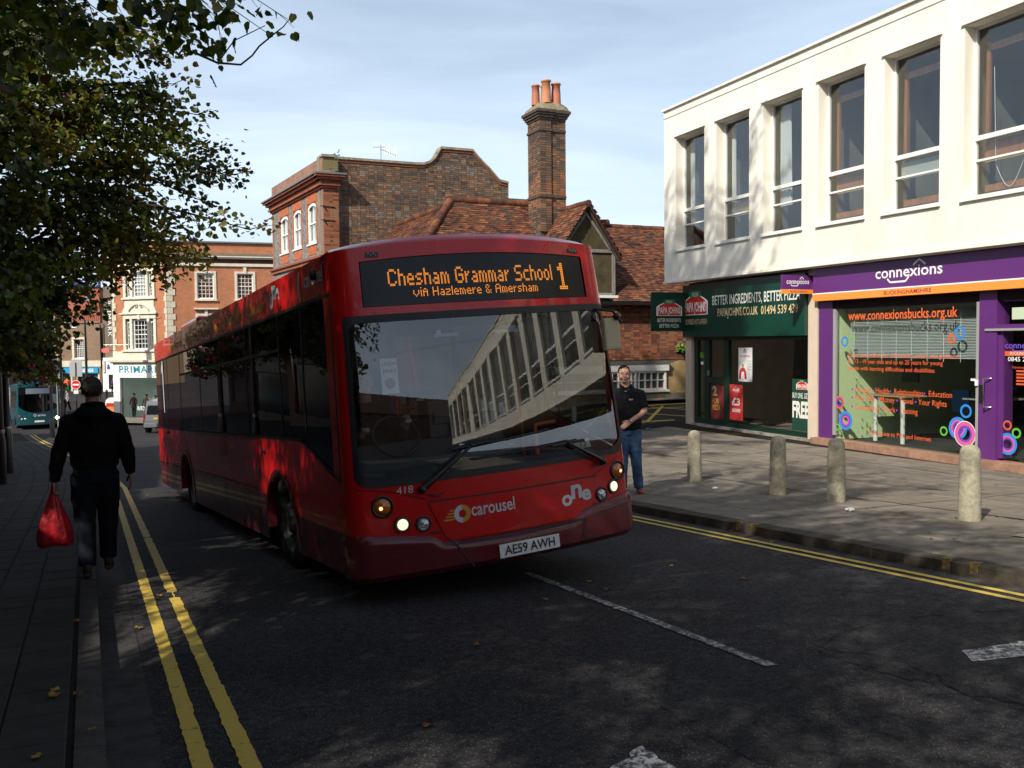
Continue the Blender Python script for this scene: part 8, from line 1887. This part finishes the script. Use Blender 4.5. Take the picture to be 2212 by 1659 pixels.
MB().lathe([(0.06, 0), (0.06, 0.75), (0.05, 0.8), (0.001, 0.82)], 14).build('post', M_WHITE, wp)
# plants against the old house wall
sprig('wall_plant', OH @ Vector((1.85, -0.15, 1.25)), 46, 0.42, mat("ivy_leaf", (0.10, 0.20, 0.02), 0.6), "green and yellow climbing plant beside the pizza shop corner", "plant", 8)
# black lamp columns with flower baskets
M_COL = mat("black_column_paint", (0.015, 0.015, 0.017), 0.3, coat=0.5)
def column(x, y, h, r, lab, arm=None, bands=True):
    e = empty('lamp_post', Matrix.Translation((x, y, gz(x, y, True) if to_sv(x, y)[0] < 50 else gz(x, y))), label=lab, cat="lamp post", group="black lamp posts along the street")
    MB().lathe([(r * 1.5, 0), (r * 1.5, 0.9), (r * 1.15, 1.0), (r, 1.1), (r * 0.9, h * 0.6), (r * 0.7, h)], 16).build('column', M_COL, e)
    if bands: MB().lathe([(r * 1.25, 1.05), (r * 1.3, 1.09), (r * 1.25, 1.13)], 16).build('band', M_STEEL, e)
    if arm:
        n = 10; pth = [(0, 0, h - 0.1)] + [(arm * (0.5 - 0.5 * cos(pi * k / n)), 0, h - .1 + abs(arm) * 0.5 * sin(pi * k / n)) for k in range(1, n + 1)]
        MB().tube(pth, 0.045, 8).build('swan_neck', M_COL, e)
        MB().lathe([(0.04, h - 0.12), (0.09, h - 0.2), (0.14, h - 0.4), (0.26, h - 0.55), (0.26, h - 0.58)], 16, 0, Matrix.Translation((arm, 0, 0))).build('lamp_shade', M_PLATE, e)
    return e
column(-10.55, 19.1, 6.5, 0.055, "slim black post at the left edge nearer the camera", bands=True)
lp = column(-12.22, 22.4, 6.5, 0.075, "black lamp post at the left edge carrying a flower basket")
column(far_at(133, 840, 47).x, 47, 7, 0.07, "dark lamp post rising from behind the teal bus", bands=False)
column(far_at(108, 840, 44).x, 44, 6.2, 0.07, "lamp post with flower basket left of the teal bus front", bands=False) if False else None
lp3 = column(far_at(110, 840, 50).x, 50, 7.0, 0.08, "lamp post with a small flower basket above the teal bus", bands=False)
q = far_at(185, 745, 69); column(q.x, 69, 1.67 + (745 - 690) / 2007 * 69 - gz(q.x, 69), 0.10, "tall swan-necked lamp post before the bakery", arm=-0.75, bands=False)
def basket(o, r, n, lab, seed):
    e = empty('flower_basket', Matrix.Translation(o), label=lab, cat="flower basket", group="hanging flower baskets on the lamp posts"); rn = np.random.default_rng(seed)
    MB().sphere((0, 0, 0), r * 0.55, 12, 8, sc_=(1, 1, .7)).build('basket', M_BLACK, e)
    P = rn.normal(0, 1, (n, 3)); P /= np.linalg.norm(P, axis=1, keepdims=True); P *= r * rn.uniform(0.5, 1.0, (n, 1)); P[:, 2] -= r * 0.15
    inst('foliage', leaves_mesh('foliage', P, P, 0.07, rn), e, kind='stuff')
    F_ = MB(); F2 = MB(); rr = random.Random(seed)
    for k in range(int(n * 0.10)):
        d = Vector((rr.gauss(0, 1), rr.gauss(0, 1), rr.gauss(0, 1))).normalized(); c = d * r * rr.uniform(0.85, 1.08); c.z -= r * .15; a = d.orthogonal().normalized(); b_ = d.cross(a); q_ = 0.05
        (F_ if rr.random() < .55 else F2).poly([c + a * q_, c + (a + b_) * q_ * .7, c + b_ * q_, c + (b_ - a) * q_ * .7, c - a * q_, c - (a + b_) * q_ * .7, c - b_ * q_, c + (a - b_) * q_ * .7])
    F_.build('flowers', mat("red_petal", (0.45, 0.01, 0.02), 0.6), e, kind='stuff'); F2.build('flowers', mat("pink_petal", (0.50, 0.03, 0.16), 0.6), e, kind='stuff')
basket((-12.22 + 0.35, 22.3, 1.75), 0.62, 900, "large hanging basket of red and pink flowers on the left lamp post", 3)
basket((-12.22 - 0.45, 22.3, 1.35), 0.6, 700, "lower flower basket of pink blooms at the very left edge", 4)
basket((-10.9, 21.3, 1.2), 0.42, 500, "small trailing basket of magenta flowers beside the left lamp posts", 5)
q = far_at(108, 815, 50); basket(q, 0.5, 500, "distant dark red flower basket above the teal bus", 6)
# road signs
q = far_at(164, 831, 63); gz_ne = gz(q.x, 63)
ne = empty('no_entry_sign', Matrix.Translation((q.x, 63, gz_ne)), label="round red no entry sign on a grey post beyond the walking man's shoulder", cat="road sign")
MB().tube([(0, 0.03, 0), (0, 0.03, q.z - gz_ne + 1.5)], 0.045, 8).build('post', mat("dark_grey_post", (0.05, 0.05, 0.055), 0.5), ne)
hz = q.z - gz_ne
ring((0, -0.02, hz), 0, 0.31, X, Z, 28).build('sign_disc', mat("traffic_red", (0.55, 0.02, 0.03), 0.35), ne); ring((0, -0.024, hz), 0.285, 0.31, X, Z, 28).build('sign_rim', M_WHITE, ne); MB().box(-0.22, 0.22, -0.03, -0.022, hz - 0.05, hz + 0.05).build('white_bar', M_WHITE, ne)
MB().box(-0.16, 0.16, -0.02, 0.0, hz - 0.62, hz - 0.38).build('time_plate', M_PLATE, ne)
MB().box(-0.42, 0.42, 0.05, 0.07, hz + 0.55, hz + 1.5).box(-0.36, 0.4, 0.08, 0.1, hz + 1.5, hz + 1.65).build('sign_back', mat("aluminium_back", (0.33, 0.34, 0.34), 0.5), ne)
q = far_at(122, 813, 58); e = empty('sign_board', Matrix.Translation((q.x, 58, gz(q.x, 58))), label="white rectangular sign seen edge of the road above the teal bus", cat="road sign")
MB().tube([(0, 0.03, 0), (0, 0.03, q.z - gz(q.x, 58) + 0.4)], 0.04, 6).build('post', M_GREY, e); MB().box(-0.28, 0.28, -0.02, 0.02, q.z - gz(q.x, 58) - 0.35, q.z - gz(q.x, 58) + 0.35).build('sign_face', MATS["aluminium_back"], e)
for i, (px, py, lab) in enumerate(((131, 868, "left one of the two black bollards just right of the teal bus"), (137, 868, "right one of the two black bollards just right of the teal bus"), (217, 870, "small black bollard right of the walking man's head"), (231, 868, "small black bollard next to the white alley shop"), (141, 890, "black bollard beside the crossing pedestrian"))):
    q = far_at(px, py, 75 if i != 4 else 68); z = gz(q.x, q.y)
    e = empty('street_bollard', Matrix.Translation((q.x, q.y, z)), label=lab, cat="bollard", group="black street bollards on the main street"); MB().lathe([(0.11, 0), (0.11, 0.1), (0.075, 0.15), (0.07, 0.95), (0.10, 1.0), (0.09, 1.12), (0.001, 1.2)], 12).build('post', M_COL, e)
q = far_at(241, 885, 66); z = gz(q.x, 66) + 0.0
ab = empty('advert_board', Matrix.Translation((q.x, 66, 1.67 - (906 - 745) / 2007 * 66)), label="white A-board with orange and yellow poster beside the store corner", cat="advert board")
pts = [(-0.42, -0.1, 0), (0.42, -0.1, 0)] + [(0.42 * cos(pi * k / 8), 0.0, 1.25 + 0.35 * sin(pi * k / 8)) for k in range(9)]
MB().prism(pts, (0, 0.05, 0)).build('board', M_PLATE, ab); MB().box(-0.32, 0.32, -0.13, -0.11, 0.2, 1.2).build('poster', mat("orange_print", (0.6, 0.25, 0.06), 0.6, noise_amt=0.6, nscale=5), ab); MB().box(-0.3, 0.3, -0.14, -0.13, 0.95, 1.2).build('printed_band', M_RED, ab)
MB().box(-0.5, 0.5, -0.15, 0.35, -0.3, 0.0).build('base', M_GREY, ab)
# silver van
VZ = gz(-20.0, 52.5)
VM = Matrix.Translation((-20.55, 51.6, VZ)) @ Matrix.Rotation(radians(10), 4, 'Z')
vn = empty('silver_van', VM, label="silver compact van parked in front of the big brick store", cat="van")
M_SIL = carpaint("van_silver", (0.17, 0.175, 0.19), 0.3)
prof = [(0.0, 0.35), (-0.02, 0.75), (0.02, 1.0), (0.16, 1.72), (0.32, 1.80), (1.6, 1.84), (2.5, 1.80), (3.25, 1.22), (3.95, 1.05), (4.25, 0.85), (4.3, 0.35), (3.85, 0.28), (0.4, 0.28)]
b = MB(); n = len(prof); W2 = 0.86
def vw(z): return W2 * (1 - 0.16 * max(0, (z - 0.95) / 0.9) ** 1.2)
b.add([(-vw(z) + 0.86, y, z) for y, z in prof] + [(vw(z) + 0.86, y, z) for y, z in prof], [tuple(range(n)), tuple(range(n, 2 * n))[::-1]] + [(i, (i + 1) % n, n + (i + 1) % n, n + i) for i in range(n)])
b.build('body', M_SIL, vn, bevel=0.04)
M_VGL = mat("van_glass", (0.012, 0.014, 0.016), 0.05, spec=0.8)
g = MB(); g.add([(0.86 - 0.70, -0.005 + 0.04, 1.08), (0.86 + 0.70, -0.005 + 0.04, 1.08), (0.86 + 0.62, 0.115, 1.58), (0.86 - 0.62, 0.115, 1.58)], [(0, 1, 2, 3)]); g.build('rear_window', M_VGL, vn, mw=Matrix.Translation((0, -0.03, 0)))
g = MB(); g.add([(0.86 - vw(z) - 0.012, y, z) for y, z in ((0.3, 1.12), (1.5, 1.12), (1.5, 1.6), (0.42, 1.6))] + [(0.86 - vw(z) - 0.012, y, z) for y, z in ((1.6, 1.12), (3.0, 1.12), (2.45, 1.6), (1.6, 1.6))], [(0, 1, 2, 3), (4, 5, 6, 7)]); g.build('side_window', M_VGL, vn)
for sx in (0.02, 1.70): MB().box(sx - 0.03, sx + 0.05, -0.035, 0.06, 0.72, 1.12).build('tail_light', mat("tail_red", (0.5, 0.01, 0.01), 0.2, coat=1), vn, bevel=0.01)
MB().box(0.55, 1.17, -0.035, -0.02, 0.80, 0.90).build('number_plate', mat("yellow_plate", (0.65, 0.42, 0.03), 0.5), vn); MB().box(0.02, 1.7, -0.09, 0.1, 0.36, 0.60).build('bumper', M_BLACK if False else M_SIL, vn, bevel=0.03)
for (x, y) in ((0.03, 0.85), (0.03, 3.5), (1.70, 0.85), (1.70, 3.5)): wheel(vn, x, y, 0.31, 0.31, 0.2, -1 if x < 1 else 1)
MB().box(-0.16, 0.0, 2.75, 2.9, 1.12, 1.28).build('mirror', M_SIL, vn, bevel=0.03)
MB().lathe([(0.36, 0), (0.36, 0.06)], 20, 0, Matrix.Translation((-0.03, 0.85, 0.33)) @ Matrix.Rotation(pi / 2, 4, 'Y')).lathe([(0.36, 0), (0.36, 0.06)], 20, 0, Matrix.Translation((-0.03, 3.5, 0.33)) @ Matrix.Rotation(pi / 2, 4, 'Y')).build('wheel_arch', M_BLACK, vn)
# ------------------------------------------------------------------ left side of the street: shops behind the trees, seen only in reflections
cols = [((0.12, 0.06, 0.04), (0.10, 0.02, 0.03), "red brick shop on the left side, up the hill behind the camera"), ((0.16, 0.14, 0.11), (0.02, 0.05, 0.12), "pale rendered shop on the left side behind the camera"), ((0.10, 0.06, 0.045), (0.20, 0.10, 0.02), "brown brick shop on the left beside the camera"),
        ((0.11, 0.075, 0.055), (0.30, 0.02, 0.02), "pale shop on the left with red fascia behind the big tree"), ((0.12, 0.06, 0.04), (0.01, 0.10, 0.06), "red brick shop on the left down the hill"), ((0.14, 0.12, 0.09), (0.05, 0.05, 0.05), "stone shop at the foot of the hill on the left"), ((0.10, 0.06, 0.045), (0.02, 0.02, 0.05), "last brick shop at the foot of the hill on the left")]
for i, (c_, fcol, lab) in enumerate(cols):
    s0, s1 = -26 + i * 13.5, -26 + i * 13.5 + 13.4; off = -7.2 - max(0, s0 - 18) * 0.16
    x, y = sv(s0, off); z = road_z(s1, -7) - 0.2
    bm_ = frame(x, y, z, UX, UY); e = empty('street_shop', bm_, label=lab, cat="building")
    b = MB(); H = 6.4 if i < 3 else 7.5; Hh = H + (base_z(s0) - base_z(s1))
    opn = [(1.2 + k * 2.9, 2.4 + k * 2.9, 4.3, 5.9) for k in range(4)]
    wall_openings(b, 0, 13.4, -0.5, Hh, opn + [(0.8, 12.6, 0.9, 3.1)], 0.0, 0.15, 0, 0)
    b.box(0, 13.4, 0.4, 8, -0.5, Hh).box(0, 13.4, -0.1, 0.35, Hh, Hh + 0.1); b.build('wall', brick_mat("street_brick_%d" % i, c_, tuple(q * 1.2 for q in c_), (0.2, 0.17, 0.13)) if i in (0, 2, 4) else mat("street_wall_%d" % i, c_, 0.85, noise_amt=0.1, nscale=1), e)
    MB().box(0.6, 12.8, -0.15, 0.0, 3.2, 3.8).build('fascia', mat("street_fascia_%d" % i, fcol, 0.4), e)
    MB().box(0.8, 12.6, 0.1, 0.12, 0.9, 3.1).build('shop_window', MATS["dark_shop_window"], e)
    for k, (x0, x1, z0, z1) in enumerate(opn): sash(e, None, x0, x1, z0, z1, 2, 2, d=0.14, room=False); 
bk = empty('terrace_building', frame(*sv(-48, 22), 2.6, -NX, -NY), label="brick terrace closing the top of the hill behind the camera", cat="building")
MB().box(0, 40, 0, 8, -2, 8).build('wall', MATS["street_brick_0"], bk); MB().prism([(0, -0.3, 8), (0, 8.3, 8), (0, 4, 11)], (40, 0, 0)).build('roof', TL[1], bk)
# ------------------------------------------------------------------ fallen leaves and litter
M_FALL = [mat("fallen_leaf_%d" % i, c, 0.8, noise_amt=0.2) for i, c in enumerate([(0.30, 0.15, 0.035), (0.22, 0.09, 0.03), (0.36, 0.24, 0.06)])]
fm = []
for k in range(6):
    rn = random.Random(k); mb = MB(); n = 10; vs = [(0, 0, 0.012)]
    for i in range(n):
        a = 2 * pi * i / n; r = 0.042 * (0.75 + 0.35 * rn.random()); vs.append((r * cos(a) * 0.85, r * sin(a), 0.004 + 0.022 * rn.random()))
    mb.add(vs, [(0, 1 + i, 1 + (i + 1) % n) for i in range(n)]); fm.append(mb.mesh('fallen_leaf', M_FALL[k % 3]))
rl_ = random.Random(21); where = []
for px, py in [(118, 1507), (170, 1503), (120, 1495), (200, 1580), (925, 1572), (80, 1640), (1605, 1252), (1580, 1150), (1450, 1225), (1890, 975), (1900, 1010), (1760, 1085), (1850, 1195), (165, 1345), (300, 1360), (345, 1290)]:
    d = _f + _r2 * ((px - 1106) / 2007.0) - _u2 * ((py - 829.5) / 2007.0); t = 2.0
    for _ in range(60):
        p = Vector((0, 0, CAM_H)) + d * t; s_, v_ = to_sv(p.x, p.y); g_ = pav_z(s_, v_) if (v_ > KERB_R or v_ < kerb_l(s_)) else road_z(s_, v_); t += (p.z - g_) / max(0.03, -d.z + 0.0) * 0.5
    where.append((s_, v_))
for k in range(30): s_ = rl_.uniform(4, 20); where.append((s_, rl_.choice([rl_.uniform(6.7, 13.8), rl_.uniform(6.7, 13.8), rl_.uniform(6.2, 6.5), kerb_l(s_) - rl_.uniform(0.1, 1.8), rl_.uniform(0.6, 6)])))
for k, (s_, v_) in enumerate(where):
    on_r, on_l = v_ > KERB_R, v_ < kerb_l(s_); zf = pav_z if (on_r or on_l) else road_z
    m = up_matrix(s_, v_, 0.3, 0.3, 0.007, zf, rl_.uniform(0, 6.28)) @ Matrix.Scale(rl_.uniform(0.5, 0.85), 4)
    if on_r: wh = ["the forecourt slabs near the kerb", "the slabs between the bollards", "the slabs below the shop windows"][0 if v_ < 8.2 else (1 if v_ < 11 else 2)] + (" up the hill" if s_ < 8 else (" by the middle bollards" if s_ < 11.5 else " towards the side street"))
    elif on_l: wh = "the left pavement " + ("in the near corner" if s_ < 6 else ("around the walking man" if s_ < 12 else "beyond the walking man"))
    else: wh = "the road " + ("beside the left double yellow lines" if v_ < 1.2 else ("by the right kerb" if v_ > 5.8 else ("in front of the bus" if s_ < 8 else "behind the bus")))
    inst('fallen_leaf', fm[k % 6], None, m, label="curled %s fallen leaf lying on %s" % (["golden", "brown", "yellow"][k % 3], wh), cat="leaf", group="%s fallen leaves on %s" % (["golden", "brown", "yellow"][k % 3], wh))
for (px, py, c_, lab) in ((1590, 1085, None, "crumpled white paper scrap between the bollards"),):
    pass
def litter(s_, v_, r, lab, m_, seed):
    mb = MB().sphere((0, 0, 0), r, 10, 7, sc_=(1.3, .8, .45)); mb.v = [tuple(Vector(q) * (1 + 0.5 * noise.noise(Vector(q) * 40 + Vector((seed, 0, 0))))) for q in mb.v]
    mb.sm = [False] * len(mb.sm); mb.build('paper_scrap', m_, None, mw=up_matrix(s_, v_, .3, .3, r * 0.4), label=lab, cat="litter")
litter(*to_sv(3.98, 10.9), 0.05, "crumpled white paper scrap lying between the third and nearest bollards", M_PLATE, 1)
litter(*to_sv(3.0, 13.7), 0.035, "flattened white scrap near the farthest bollard", M_PLATE, 2)
litter(20.4, 13.2, 0.06, "crushed green drinks can at the shop corner", mat("can_green", (0.05, 0.2, 0.12), 0.3, metal=.5), 3)
# yellow loading marks painted on the kerb
for s_ in (5.28, 5.55, 8.05, 8.30):
    m = up_matrix(s_, KERB_R + 0.05, 0.3, 0.3, 0.004); MB().box(-0.052, 0.03, -0.04, 0.04, -0.09, 0.0045).build('kerb_mark', paint_mat('kerb_yellow', (0.24, 0.15, 0.02), 0.47, (0.07, .06, .045), 22), road, mw=m)
